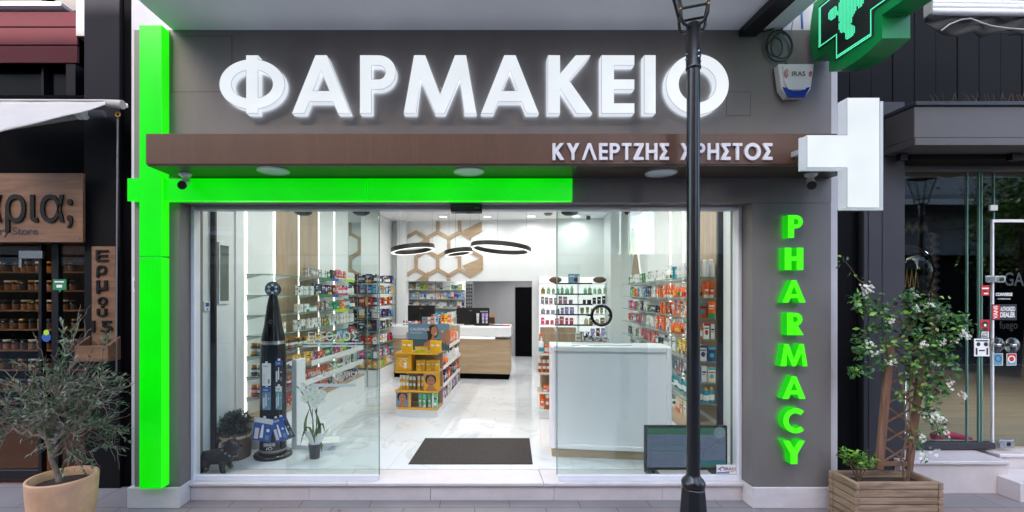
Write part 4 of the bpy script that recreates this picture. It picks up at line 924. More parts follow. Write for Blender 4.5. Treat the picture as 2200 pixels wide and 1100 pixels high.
# small cables by the soffit, right
cw = thing('wall_cables', 'thin loose cables on the pale wall above the alarm', 'cable', (2.9, -.01, 4.2)); oc = Vector((-2.9, .01, -4.2))
MB().tube([P(1600, 70, 4.08) + oc, P(1640, 68, 4.08) + oc, P(1662, 62, 4.08) + oc, P(1690, 40, 4.08) + oc, P(1722, -20, 4.08) + oc], .006, 'black', 6).tube([P(1728, -20, 4.08) + oc, P(1722, 30, 4.08) + oc, P(1724, 62, 4.08) + oc], .008, 'print_blue', 6).tube([P(1700, 70, 4.06) + oc, P(1705, 30, 4.06) + oc, P(1742, 4, 4.06) + oc], .004, 'grey_plastic', 6).build('cable_run', cw)
# ================================================================== OPPOSITE SIDE OF THE STREET (seen in reflections)
O = thing('opposite_building', 'building across the street with rows of windows', 'building', (0, -13, 0))
MB().box(-5.8, 2.5, -6, 0, 3.4, 15.5, 'warm_wall').build('wall', O); MB().box(-34, -5.803, -6, .02, 3.4, 12.95, 'warm_wall').build('wall', O); MB().box(2.503, 5.4, -6, .01, 3.4, 11.5, 'wall_grey').build('wall', O); MB().box(9.0, 28, -6, .01, 3.4, 11.5, 'wall_grey').build('wall', O)  # unseen wall heights and gap shaped for where sun and shade fall
MB().box(-34, 28, -5.9, -.4, -.1, 3.4, 'cladding_dark').build('ground_floor', O)
for i in range(4):
    x = -19.5 + i * 6.3
    f = MB().box(x, x + 4.6, -.399, -.3, .1, 3.0, 'black_gloss').build('shop_window', O); MB().box(x - .1, x + 4.7, -.299, .0, 3.0, 3.3, 'canvas').build('fascia', f)
    nk = 1 if x > 2 else 3
    for k in range(nk): MB().box(x + .6, x + 2.0, .025, .05, 4.4 + k * 3, 6.2 + k * 3, 'black_gloss').build('window', O)
    for k in range(nk): MB().box(x + 2.8, x + 4.2, .025, .05, 4.4 + k * 3, 6.2 + k * 3, 'black_gloss').build('window', O)
    if i % 2: MB().box(x, x + 4.6, .025, 1.0, 3.95, 4.1, 'soffit').build('balcony', O)
aw2 = thing('street_awning', 'long pale awning across the street', 'awning', (18, -11.9, 5.2)); MB().box(9.6, 28, .012, .06, 5.35, 6.5, 'plaster').build('pale_wall_band', O)  # pale band added to mirror as a bright strip in the shop glass
MB().add([(-6, -1, .5), (6, -1, .5), (6, .6, 0), (-6, .6, 0), (-6, -1, .53), (6, -1, .53), (6, .6, .03), (-6, .6, .03)], [(3, 2, 1, 0), (4, 5, 6, 7), (0, 1, 5, 4), (2, 3, 7, 6), (1, 2, 6, 5), (3, 0, 4, 7)], 'canvas').build('sheet', aw2)
MB().box(-6, 6, .6, .64, -.16, .04, 'white_plastic').build('valance', aw2)
L2 = dup(L1, (9.9, -5.1, 0), 'black iron street lamp behind the camera, mirrored in the dark shop window')
# ================================================================== PLANTS OUTSIDE
def leaf(m, p, d, up, l, w_, k, fold=.25):
    d = d.normalized(); s = d.cross(up)
    if s.length < 1e-3: s = d.orthogonal()
    s.normalize(); nrm = s.cross(d)
    a = p; b = p + d * l * .45; c = p + d * l + nrm * (-l * .12)
    m.add([a, b + s * w_ + nrm * w_ * fold, c, b - s * w_ + nrm * w_ * fold, b], [(0, 1, 4), (1, 2, 4), (2, 3, 4), (3, 0, 4)], k, True)
rt = random.Random(21)
def rv(s=1): return Vector((rt.gauss(0, s), rt.gauss(0, s), rt.gauss(0, s)))
# olive in a round pot
yp = 3.62; pc = P(135, 1030, yp)
pot = thing('terracotta_pot', 'big round pale terracotta pot holding a small olive tree', 'plant pot', (pc.x, pc.y, 0)); zr = PZ(1022, yp)
kp = .79; MB().lathe([(r_ * kp, z_) for r_, z_ in [(.17, 0), (.225, .06), (.262, .2), (.276, .34), (.280, zr - .05), (.283, zr - .01), (.280, zr), (.256, zr), (.250, zr - .05), (.24, zr - .09)]], 'terracotta', 40, cap=False).lathe([(.001, .002), (.17 * kp, .002)], 'terracotta', 40, cap=False).build('shell', pot)
MB().lathe([(.001, zr - .045), (.1 * kp, zr - .05), (.2 * kp, zr - .062), (.249 * kp, zr - .065)], 'soil', 28, cap=False).build('soil', pot)
ol = thing('olive_tree', 'small bushy olive tree with grey twigs in the terracotta pot', 'tree', (pc.x, pc.y, zr - .06)); oo = -Vector(ol.location)
wd = MB(); lf = MB()
def ol_pt(px, py, dy=0): return P(px, py, yp + dy) + oo
def limb(a, b, r0, r1, n=7, wob=.02):
    pts = []; 
    for i in range(n):
        t = i / (n - 1); p = a.lerp(b, t) + (rv(wob) if 0 < i < n - 1 else Vector()); pts.append(p)
    wd.tube(pts, [r0 + (r1 - r0) * i / (n - 1) for i in range(n)], 'bark', 6, False); return pts
base = Vector((-.03, 0, -.005))
tr = limb(base, ol_pt(100, 945), .021, .014, 6, .008)
fork = tr[-1]
tips = []
main = [((55, 885), .1), ((130, 850), -.1), ((100, 800), .05), ((195, 860), .08), ((30, 830), -.12), ((170, 800), -.02), ((225, 900), .1), ((90, 870), -.2), ((10, 905), .05), ((160, 930), -.15), ((140, 770), .0), ((222, 835), -.1), ((215, 780), .05)]
for (q, dy) in main:
    e = ol_pt(q[0], q[1], dy); pts = limb(fork if q[0] < 190 else tr[3], e, .0095, .005, 8, .014)
    for _ in range(9):
        i = rt.randrange(3, 8); s0 = pts[i]; out = (s0 - fork + Vector((0, 0, .02))).normalized()
        dirv = (out * .7 + rv(.5)); dirv.z *= .8; dirv.x *= -1 if (s0 + dirv * .35 - oo).x > PX(285, yp) and dirv.x > 0 else 1; dirv.normalize(); ln = rt.uniform(.18, .40); e2 = s0 + dirv * ln
        p2 = limb(s0, e2, .004, .0018, 7, .010)
        for k in range(4):
            j = rt.randrange(1, 6); d3 = (dirv + rv(.6)).normalized(); e3 = p2[j] + d3 * rt.uniform(.07, .18); p3 = limb(p2[j], e3, .0022, .001, 5, .006)
            tips.append((p3, d3))
        tips.append((p2, dirv))
cxp, czp = ol_pt(140, 870).x, ol_pt(140, 870).z
for pts, d in tips:
    if rt.random() < .56: continue
    n_ = len(pts); key = rt.choice(['olive_a', 'olive_a', 'olive_b', 'olive_c'])
    for i in range(1, n_):
        for s in range(2):
            t = rt.random(); p = pts[i - 1].lerp(pts[i], t); dd = (d * .8 + rv(.55)); leaf(lf, p, dd, rv(1) + Vector((0, 0, .6)), rt.uniform(.035, .058), rt.uniform(.0055, .0085), key if rt.random() < .7 else 'olive_b')
    leaf(lf, pts[-1], d, Vector((0, 0, 1)), .05, .008, key)
wd.build('trunk', ol); lf.build('crown', ol)
# wooden planter with trellis, jasmine and a small shrub
yk = 3.75; kx0, kx1, kz = PX(1838, yk), PX(2026, yk), PZ(1037, yk); ky0, ky1 = yk - DC, 4.03 - DC
pk = thing('wooden_planter', 'weathered wooden planter box of stacked slats beside the right pillar', 'planter', ((kx0 + kx1) / 2, ky0, 0)); ox = pk.location.x
a, b, dp = kx0 - ox, kx1 - ox, ky1 - ky0
nS = 6; hS = kz / nS
for i in range(nS):
    z0, z1 = i * hS + (.012 if i == 0 else .002), (i + 1) * hS - .004; s = .04
    MB().box(a + .034, b - .034, .002, s, z0, z1, 'old_wood').build('front_slat', pk, bevel=.004)
    MB().box(a + .034, b - .034, dp - s, dp, z0, z1, 'old_wood').build('back_slat', pk, bevel=.004)
    for x in (a, b - s): MB().box(x, x + s - .002, .0415, dp - .042, z0, z1, 'old_wood_y').build('side_slat', pk, bevel=.004)
    for x, q in ((a - .004, .036), (b - .033, .036)):
        for y_, y2_ in ((-.004, .040), (dp - .04, dp + .003)): MB().box(x, x + q, y_, y2_, z0, z1, 'old_wood_y').build('corner_block', pk, bevel=.003)
MB().box(a + .041, b - .041, .041, dp - .041, .03, kz - .05, 'soil').build('soil', pk)
tl = thing('wooden_trellis', 'leaning brown wooden trellis standing in the planter box', 'trellis', (PX(1930, 3.95), 3.93 - DC, kz - .05)); ot = -Vector(tl.location)
def bar(m, p, q, w_, t_, k):
    d = (q - p).normalized(); s = Vector((d.z, 0, -d.x)).normalized() * w_ / 2; y = Vector((0, t_ / 2, 0))
    v = [p - s - y, p + s - y, p + s + y, p - s + y, q - s - y, q + s - y, q + s + y, q - s + y]
    m.add(v, [(0, 1, 2, 3), (7, 6, 5, 4), (0, 4, 5, 1), (1, 5, 6, 2), (2, 6, 7, 3), (3, 7, 4, 0)], k)
A0, A1, B0, B1 = P(1888, 1010, 3.93) + ot, P(1914, 728, 3.93) + ot, P(1952, 1010, 3.97) + ot, P(1986, 735, 3.97) + ot
m = MB(); bar(m, A0, A1, .058, .03, 'trellis_wood'); m.build('post', tl, bevel=.003)
m = MB(); bar(m, B0, B1, .055, .03, 'trellis_wood'); m.build('post', tl, bevel=.003)
for t in (.05, .95): m = MB(); bar(m, A0.lerp(A1, t), B0.lerp(B1, t), .035, .02, 'trellis_wood'); m.build('rail', tl, bevel=.002)
m = MB()
for i in range(6):
    t0, t1 = .05 + i * .15, .05 + (i + 1) * .15
    f = lambda t, s: A0.lerp(A1, t).lerp(B0.lerp(B1, t), s)
    bar(m, f(t0, 0), f(t1, 1), .014, .008, 'trellis_wood')
    bar(m, f(t1, 0) + Vector((0, .0095, 0)), f(t0, 1) + Vector((0, .0095, 0)), .014, .008, 'trellis_wood')
o = m.build('lattice', tl)
jv = thing('jasmine_vine', 'flowering jasmine vine with white star blossoms climbing the trellis', 'plant', (PX(1950, 3.85), 3.86 - DC, kz - .05)); oj = -Vector(jv.location)
st, fo, bl = MB(), MB(), MB(); JP = lambda x, y, dy=0: P(x, y, 3.86 + dy) + oj
def vine(pts, r0, r1):
    ps = []
    for p, q in zip(pts, pts[1:]):
        for i in range(4): ps.append(p.lerp(q, i / 4) + rv(.006))
    ps.append(pts[-1]); n = len(ps); st.tube(ps, [r0 + (r1 - r0) * i / (n - 1) for i in range(n)], 'vine', 6, False); return ps
V = [vine([JP(1945, 1035), JP(1935, 990), JP(1950, 930), JP(1940, 850), JP(1950, 760), JP(1945, 690), JP(1960, 650)], .008, .004), vine([JP(1952, 1035), JP(1958, 960), JP(1942, 890), JP(1958, 800), JP(1948, 720), JP(1985, 670)], .007, .003), vine([JP(1950, 1035), JP(1962, 930), JP(1950, 840), JP(1975, 760), JP(1965, 690)], .006, .003)]
sides = [[(1950, 700), (1905, 680), (1870, 665), (1850, 660), (1838, 640)], [(1948, 690), (1900, 700), (1868, 700), (1842, 735)], [(1960, 690), (2000, 670), (2040, 690), (2075, 680)], [(1955, 740), (2010, 720), (2050, 715), (2080, 700)], [(1950, 760), (2000, 750), (2030, 755), (2050, 790)], [(1950, 720), (1900, 740), (1865, 760), (1840, 745)], [(1945, 790), (1990, 790), (2020, 820), (2030, 850)], [(1955, 700), (1985, 660), (2015, 655)], [(1945, 850), (1985, 880), (2010, 900), (2020, 945)], [(1945, 700), (1920, 660), (1880, 650), (1855, 610), (1815, 565), (1810, 550)], [(1950, 820), (1985, 840), (2000, 860)], [(1945, 900), (1970, 940), (1985, 985)], [(1950, 700), (1940, 640), (1960, 630)], [(1945, 770), (1905, 770), (1870, 790), (1825, 800)], [(1955, 680), (1990, 640), (2030, 680)], [(1950, 760), (1985, 730), (2040, 735)], [(1950, 800), (2000, 770), (2030, 780)]]
for sd_ in sides:
    dy = rt.uniform(-.12, .10); V.append(vine([JP(x, y, dy * i / len(sd_)) for i, (x, y) in enumerate(sd_)], .005, .002))
def star(p, face):
    n = face.normalized(); a = n.orthogonal().normalized(); b = n.cross(a); ph_ = rt.uniform(0, 6); r_ = rt.uniform(.010, .0145)
    for k in range(5):
        t = ph_ + k * 2 * math.pi / 5; d = a * math.cos(t) + b * math.sin(t); s = a * -math.sin(t) + b * math.cos(t)
        bl.add([p, p + d * r_ * .6 + s * r_ * .3 + n * .003, p + d * r_ + s * r_ * .18, p + d * r_ * .6 - s * r_ * .12 + n * .003], [(0, 1, 2, 3)], 'petal')
for vi, ps in enumerate(V):
    n = len(ps); i0 = 12 if vi < 3 else 3
    for i in range(i0, n):
        z = ps[i].z; dens = 9 if ps[i].z > .45 else 4
        if vi in (12,): dens = 3
        if sides and vi >= 3 and sides[vi - 3][0] == (1945, 700) and i > 9: dens = 1
        for _ in range(dens):
            p = ps[i] + rv(.028); leaf(fo, p, rv(1) + Vector((0, -.3, -.1)), rv(.5) + Vector((0, -.5, .8)), rt.uniform(.035, .062), rt.uniform(.011, .017), rt.choice(['jas_a', 'jas_b', 'jas_b', 'jas_a', 'jas_c']))
        if rt.random() < (.19 if vi >= 3 else .15):
            c = ps[i] + rv(.03) + Vector((0, -.05, .01))
            for _ in range(rt.randrange(6, 15)): star(c + rv(.018), Vector((rt.gauss(0, .5), -1, rt.gauss(.3, .5))))
st.build('stem', jv); fo.build('foliage', jv); bl.build('blossoms', jv)
sc_ = P(1845, 1020, 3.88); sbh = thing('small_shrub', 'small bright green shrub growing in the left end of the planter', 'plant', (sc_.x, sc_.y, kz - .05)); st, fo = MB(), MB()
for k in range(9):
    e = Vector((rt.uniform(-.11, .11), rt.uniform(-.06, .06), rt.uniform(.16, .30))); st.tube([(0, 0, 0), e * .5 + rv(.01), e], [.005, .004, .002], 'vine', 5, False)
    for _ in range(20): leaf(fo, e + rv(.015) - e * rt.uniform(0, .35), rv(.7) + Vector((0, -.2, .5)), rv(.5) + Vector((0, 0, 1)), rt.uniform(.03, .05), rt.uniform(.009, .014), rt.choice(['shrub_a', 'shrub_a', 'shrub_b', 'jas_c']))
st.build('stem', sbh); fo.build('foliage', sbh)
# street tree mirrored in the right hand shop window
tt = thing('street_tree', 'leafy street tree standing behind the camera', 'tree', (11.7, -4.6, 0)); st, fo = MB(), MB()
st.tube([(0, 0, 0), (.05, 0, 1.2), (0, .05, 2.4), (.1, 0, 3.4)], [.12, .10, .08, .04], 'bark', 8)
for k in range(10):
    a = rt.uniform(0, 6.3); e = Vector((math.cos(a) * rt.uniform(.3, .8), math.sin(a) * rt.uniform(.3, .8), rt.uniform(2.2, 4.2))); st.tube([(0, .03, 1.9), e * .6 + Vector((0, 0, .9)), e], [.04, .025, .01], 'bark', 6)
    for _ in range(420): leaf(fo, e + rv(.30), rv(1), Vector((0, 0, 1)) + rv(.4), .09, .028, rt.choice(['jas_a', 'shrub_a', 'shrub_b', 'jas_c']))
st.build('trunk', tt); fo.build('crown', tt)
flf = thing('fallen_leaf', 'small dry orange brown leaf lying on the pavement below the step', 'leaf', (PX(724, 4.05), -.06, .003)); m = MB(); leaf(m, Vector((0, 0, .002)), Vector((1, -.4, .1)), Vector((0, 0, 1)), .05, .011, 'plywood'); m.build('blade', flf)
# ================================================================== PRODUCTS
COLS = {'white': (228, 228, 226), 'red': (196, 40, 44), 'orange': (236, 104, 34), 'lime': (168, 206, 44), 'green': (36, 142, 70), 'blue': (44, 96, 176), 'navy': (34, 44, 96), 'teal': (22, 140, 156), 'pink': (220, 70, 124), 'rose': (196, 92, 104), 'purple': (112, 74, 144), 'yellow': (242, 186, 30), 'brown': (92, 58, 38), 'black': (28, 28, 30), 'grey': (140, 142, 150), 'olive': (150, 132, 60), 'maroon': (110, 24, 52), 'sky blue': (116, 170, 214), 'mauve': (160, 120, 138), 'pale green': (150, 186, 150), 'cream': (222, 206, 178), 'mint': (120, 204, 164), 'amber': (196, 84, 24), 'lilac': (168, 150, 206)}
def carton_mesh(style):
    m = MB(); w_, d, h = .033, .022, .12; y = -d - .0006
    m.box(-w_, w_, -d, d, 0, h, 'tint')
    if style == 0: m.rectf(-w_, w_, .0, .035, y, 'accent').rectf(-w_ + .006, w_ - .012, .082, .094, y, 'print_white').rectf(-w_ + .006, w_ - .02, .066, .072, y, 'print_white')
    if style == 1: m.rectf(-w_, w_, .045, .085, y, 'print_white').rectf(-w_ + .008, w_ - .008, .06, .072, y, 'accent').rectf(-w_ + .008, w_ - .02, .05, .054, y, 'print_dark')
    if style == 2: m.rectf(-w_, w_, .1, h, y, 'accent').disc((0, y, .05), .02, 'accent', 14).rectf(-w_ + .006, w_ - .006, .078, .086, y, 'print_dark')
    if style == 3: m.rectf(-w_, -w_ + .018, 0, h, y, 'accent').rectf(-w_ + .024, w_ - .005, .07, .082, y, 'print_dark').rectf(-w_ + .024, w_ - .014, .055, .06, y, 'print_dark').rectf(-w_ + .024, w_ - .01, .02, .04, y, 'print_white')
    for s in (-1, 1):                                          # a printed side panel
        x = s * (w_ + .0006); m.quad([(x, -d + .006, .07), (x, d - .006, .07), (x, d - .006, .085), (x, -d + .006, .085)] if s > 0 else [(x, d - .006, .07), (x, -d + .006, .07), (x, -d + .006, .085), (x, d - .006, .085)], 'accent')
    return m.mesh('carton')
def bottle_mesh(style):
    m = MB()
    if style == 0: m.lathe([(.024, 0), (.027, .004), (.027, .095), (.02, .112), (.011, .118)], 'tint', 16).lathe([(.0275, .025), (.0275, .075)], 'print_white', 16, cap=False).lathe([(.012, .118), (.013, .12), (.013, .14), (.011, .142)], 'accent', 12)
    if style == 1: m.lathe([(.024, 0), (.026, .004), (.026, .11), (.014, .122)], 'tint', 16).lathe([(.0265, .02), (.0265, .06)], 'accent', 16, cap=False).lathe([(.011, .122), (.011, .15), (.006, .152), (.006, .165)], 'print_white', 12).box(-.006, .006, -.03, .008, .162, .172, 'print_white')
    if style == 2: m.lathe([(.018, 0), (.02, .004), (.022, .1), (.022, .104)], 'tint', 16).lathe([(.0222, .105), (.0222, .135), (.02, .14)], 'print_white', 16).lathe([(.0215, .04), (.0218, .07)], 'print_white', 16, cap=False)
    return m.mesh('bottle')
def tube_mesh():
    m = MB(); rows = [(.020, .016, .0), (.021, .018, .028), (.024, .02, .032), (.026, .016, .08), (.028, .004, .135), (.028, .002, .145)]; n = 14; vs_ = [(a * math.cos(2 * math.pi * j / n), b * math.sin(2 * math.pi * j / n), z) for a, b, z in rows for j in range(n)]
    for i in range(5): 
        m.add(vs_[i * n:(i + 2) * n], [(j, (j + 1) % n, (j + 1) % n + n, j + n) for j in range(n)], 'print_white' if i == 0 else 'tint', True)
    m.add(vs_[-n:], [tuple(range(n))], 'tint').add(vs_[:n], [tuple(reversed(range(n)))], 'print_white').rectf(-.014, .014, .06, .075, -.021, 'print_white').rectf(-.012, .012, .085, .092, -.0195, 'accent'); return m.mesh('tube')
def jar_m():
    return MB().lathe([(.034, 0), (.036, .004), (.036, .062)], 'tint', 18).lathe([(.0365, .014), (.0365, .048)], 'print_white', 18, cap=False).lathe([(.037, .063), (.038, .066), (.038, .088), (.035, .09)], 'accent', 18).mesh('tub')
def vit_m():
    return MB().lathe([(.03, 0), (.032, .004), (.032, .08), (.026, .094), (.024, .097)], 'tint', 18).lathe([(.0325, .018), (.0325, .07)], 'print_white', 18, cap=False).lathe([(.0328, .02), (.0328, .045)], 'accent', 18, cap=False).lathe([(.026, .097), (.027, .1), (.027, .12), (.025, .123)], 'brass', 18).mesh('supplement_bottle')
def plain_mesh(s):
    m = MB()
    if s == 0: m.lathe([(.022, 0), (.025, .004), (.025, .09), (.012, .106)], 'tint', 14).lathe([(.011, .106), (.011, .13)], 'print_white', 10)
    if s == 1: m.box(-.028, .028, -.018, .018, 0, .11, 'tint').rectf(-.018, .018, .06, .075, -.0186, 'print_white')
    if s == 2: m.lathe([(.032, 0), (.034, .004), (.034, .06), (.030, .064)], 'tint', 16)
    return m.mesh('cosmetic')
PM = {'cosmetic': [plain_mesh(0)], 'cosmetic_box': [plain_mesh(1)], 'cosmetic_jar': [plain_mesh(2)], 'carton': [carton_mesh(i) for i in range(4)], 'bottle': [bottle_mesh(0)], 'pump_bottle': [bottle_mesh(1)], 'capped_bottle': [bottle_mesh(2)], 'tube': [tube_mesh()], 'tub': [jar_m()], 'supplement_bottle': [vit_m()]}
PW = {'cosmetic': .05, 'cosmetic_box': .056, 'cosmetic_jar': .068, 'carton': .066, 'bottle': .054, 'pump_bottle': .054, 'capped_bottle': .046, 'tube': .058, 'tub': .076, 'supplement_bottle': .066}
PH = {'cosmetic': .13, 'cosmetic_box': .11, 'cosmetic_jar': .064, 'carton': .12, 'bottle': .142, 'pump_bottle': .172, 'capped_bottle': .14, 'tube': .145, 'tub': .09, 'supplement_bottle': .123}
rp = random.Random(99)
def product(kind, col, loc, rz, label, group, h=None, w_=None, d=None):
    o = bpy.data.objects.new(kind, rp.choice(PM[kind])); COL.objects.link(o)
    o.location = loc; o.rotation_euler = (0, 0, rz); c = C(*COLS[col]); j = rp.uniform(.88, 1.1)
    o.color = tuple(min(1, x * j) for x in c[:3]) + (1,)
    sz = (h or PH[kind]) / PH[kind]; sx = (w_ / PW[kind]) if w_ else sz
    o.scale = (sx, d / .044 if d else sx, sz); return tag(o, label, kind.replace('_', ' '), group)
FU = ROT + R(90); FD = ROT - R(90)                              # facing the aisle from the left wall, from the right wall
def row(u, v0, v1, z, segs, rz, where, group, dv=.012, jit=.004, hmax=.19):
    """one shelf: segs = [(end fraction, [(kind, colour, height, width)...])]; blocks of equal products stand together"""
    v = v0; n_ = 0; L = v1 - v0
    while v < v1 - .03:
        fr = (v - v0) / L; pal = next(p for e, p in segs if fr < e + 1e-6 or e >= 1)
        if not pal: v += .12; continue
        kind, col, h, w_ = rp.choice(pal); k = rp.randrange(2, 5); h = min(hmax, h * rp.uniform(.92, 1.06))
        for _ in range(k):
            if v + w_ > v1: break
            q = I(u + rp.uniform(-.012, .012), v + w_ / 2, z)
            product(kind, col, q, rz + rp.uniform(-.06, .06), f'{col} {kind.replace("_", " ")}, {ordn(n_)} from the street on the {where}', group, h, w_ * .94)
            v += w_ + rp.uniform(.002, jit); n_ += 1
        v += dv * rp.uniform(.3, 1.6)
ct, bo, pu, cp, tu, tb, su = 'carton', 'bottle', 'pump_bottle', 'capped_bottle', 'tube', 'tub', 'supplement_bottle'
# ------------------------------------------------------------------ left wall shelving
LZ = [2.10, 1.86, 1.63, 1.40, 1.165, .935, .70]
vs0, vs1 = wv(5.33, uL) - .02, wv(8.22, uL)
lw = thing('left_wall_shelving', 'tall glass shelving along the left shop wall', 'shelving', I(uL, vs0, zF), ROT)
for i, z in enumerate(LZ):
    sh_ = MB().box(.012, .30, 0, vs1 - vs0, z - .010 - zF, z - zF - .001, 'shelf_glass').build('glass_shelf', lw)
    MB().box(.301, .306, .0, vs1 - vs0, z - .010 - zF, z - zF - .001, 'glass_edge').box(.012, .30, -.006, -.001, z - .010 - zF, z - zF - .001, 'glass_edge').build('polished_edge', sh_)
    m = MB()
    for yc in LY:
        y = wv(yc, uL) - vs0; m.add([(.015, y - .006, z - zF - .012), (.015, y + .006, z - zF - .012), (.22, y + .006, z - zF - .012), (.22, y - .006, z - zF - .012), (.015, y - .006, z - zF - .06), (.015, y + .006, z - zF - .06), (.05, y + .006, z - zF - .05), (.05, y - .006, z - zF - .05)], [(0, 1, 2, 3), (4, 7, 6, 5), (0, 3, 7, 4), (1, 5, 6, 2), (2, 6, 7, 3), (0, 4, 5, 1)], 'white_plastic')
    m.build('bracket', sh_)
MB().box(.0, .335, -.12, vs1 - vs0, .0, .29, 'cabinet').build('base_cabinet', lw, bevel=.003)
MB().box(.0, .34, -.13, vs1 - vs0, .291, .315, 'oak').build('worktop', lw, bevel=.003)
for z, y0 in ((.935, 1.0), (.70, .55)): MB().box(.307, .315, y0, vs1 - vs0, z - zF - .03, z - zF + .045, 'white_plastic').build('front_lip', lw)
um = -3.09; gl = 'products on the left wall shelves'
segL = [
 [(.34, []), (.44, [(ct, 'white', .15, .05), (ct, 'grey', .14, .05)]), (.6, [(ct, 'white', .13, .06), (ct, 'green', .12, .06)]), (.68, [(ct, 'black', .14, .06)]), (.82, [(tu, 'rose', .16, .06)]), (1, [(ct, 'white', .14, .07), (ct, 'white', .12, .06)])],
 [(.24, []), (.42, [(ct, 'white', .13, .075), (ct, 'white', .12, .07)]), (.58, [(ct, 'navy', .16, .06), (ct, 'white', .17, .05)]), (.68, [(ct, 'maroon', .14, .08)]), (.84, [(ct, 'rose', .15, .06), (bo, 'pink', .15, .05)]), (1, [(ct, 'white', .13, .07), (bo, 'white', .14, .05)])],
 [(.24, []), (.6, [(ct, 'white', .11, .08), (tb, 'white', .08, .07), (ct, 'grey', .14, .06)]), (.68, [(ct, 'green', .14, .08)]), (.8, [(ct, 'orange', .15, .08)]), (1, [(ct, 'navy', .17, .07), (bo, 'brown', .16, .055), (ct, 'teal', .16, .06)])],
 [(.05, []), (.1, [(ct, 'white', .13, .06)]), (.24, []), (.5, [(ct, 'white', .15, .06), (ct, 'white', .13, .05)]), (.6, [(ct, 'olive', .14, .055)]), (.7, [(ct, 'green', .13, .06), (ct, 'white', .15, .05)]), (.84, [(ct, 'green', .15, .08), (ct, 'white', .15, .06)]), (1, [(ct, 'white', .14, .06), (ct, 'red', .13, .06)])],
 [(.02, []), (.2, [(su, 'brown', .15, .07)]), (.34, [(su, 'brown', .14, .07)]), (.5, [(su, 'yellow', .13, .07), (ct, 'yellow', .13, .06)]), (.64, [(su, 'black', .14, .07), (su, 'green', .14, .07)]), (.84, [(ct, 'sky blue', .15, .07), (ct, 'teal', .14, .06)]), (1, [(ct, 'white', .14, .07), (ct, 'red', .14, .06)])],
 [(.02, []), (.2, [(su, 'brown', .13, .065)]), (.42, [(ct, 'yellow', .14, .06), (ct, 'purple', .14, .06)]), (.6, [(ct, 'orange', .11, .08), (ct, 'green', .12, .07)]), (.84, [(ct, 'pink', .15, .06), (ct, 'purple', .15, .06), (ct, 'lime', .12, .07)]), (1, [(ct, 'green', .15, .06), (ct, 'maroon', .14, .06)])],
 [(.02, []), (.24, [(su, 'red', .14, .075)]), (.45, [(ct, 'orange', .11, .07), (tu, 'red', .15, .06)]), (.75, [(tb, 'green', .12, .095), (ct, 'lime', .12, .07), (ct, 'orange', .11, .07)]), (1, [(ct, 'purple', .13, .06), (ct, 'green', .14, .07), (ct, 'white', .14, .06)])]]
for i, z in enumerate(LZ): row(um, vs0 + .16, vs1 - .02, z, segL[i], FU, f'{ORD[i]} left wall shelf', gl)
for i, (c_, h_) in {4: ('brown', .15), 5: ('brown', .13), 6: ('red', .14)}.items():
    for k, u in enumerate((-3.155, -3.075)): product(su, c_, I(u, vs0 + .05, LZ[i]), ROT, f'{c_} supplement bottle at the street end of the {ORD[i]} left wall shelf, {"nearest the" if k == 0 else "farther from"} wall', gl, h_)
for i, (a_, b_, k_) in enumerate(((.42, .54, 'print_green'), (.54, .64, 'print_blue'), (.72, .86, 'lime'), (.42, .56, 'print_green'), (.56, .64, 'print_blue'), (.60, .78, 'lime'), (.62, .80, 'lime'))):
    z = LZ[[0, 0, 0, 1, 1, 2, 4][i]] - zF; MB().box(.3065, .312, a_ * (vs1 - vs0), b_ * (vs1 - vs0), z - .035, z + .008, k_).build('shelf_label', lw)
row(um + .06, vs0 + .3, vs1 - .02, .482, [(.5, [(tu, 'red', .16, .055), (ct, 'red', .15, .05), (tu, 'orange', .15, .05)]), (1, [(ct, 'white', .12, .07), (ct, 'brown', .13, .06), (tb, 'cream', .09, .08)])], FU, 'oak top of the left base cabinet', gl)
# wall mirror and the second unit
v0, v1 = wv(8.30, uL), wv(8.9, uL)
bpart(ibox(MB(), uL + .001, uL + .012, v0, v1, 1.0, zC - .01, 'mirror'), 'wall_mirror')
u2 = thing('product_rack', 'crowded open rack of dark shelves at the far end of the left wall', 'rack', I(-3.2, 8.3, zF), ROT)
UZ = [2.09, 1.89, 1.66, 1.43, 1.21, .95, .69, .50]
for z in UZ: MB().box(.0, .40, 0, 1.1, z - zF - .014, z - zF - .001, 'shelf_glass').box(0, .40, -.006, -.001, z - zF - .016, z - zF, 'dark_metal').box(.401, .406, 0, 1.1, z - zF - .014, z - zF - .001, 'glass_edge').build('shelf', u2)
for x, y in ((.0, -.022), (.19, -.022), (.38, -.022), (.0, 1.102), (.38, 1.102)): MB().box(x, x + .014, y, y + .014, 0, UZ[0] - zF + .12, 'steel').build('post', u2)
MB().box(.0, .38, .0, 1.09, .0, .30, 'cabinet').build('base_cabinet', u2, bevel=.003)
pal2 = [[(ct, 'navy'), (ct, 'navy'), (bo, 'brown')], [(ct, 'yellow'), (ct, 'blue'), (ct, 'sky blue')], [(ct, 'red'), (ct, 'red'), (tb, 'navy')], [(ct, 'navy'), (ct, 'white'), (ct, 'blue')], [(ct, 'black'), (ct, 'olive'), (ct, 'navy')], [(ct, 'red'), (ct, 'white'), (tb, 'red')], [(ct, 'white'), (ct, 'pink'), (ct, 'teal')], [(ct, 'yellow'), (ct, 'lime'), (ct, 'white')]]
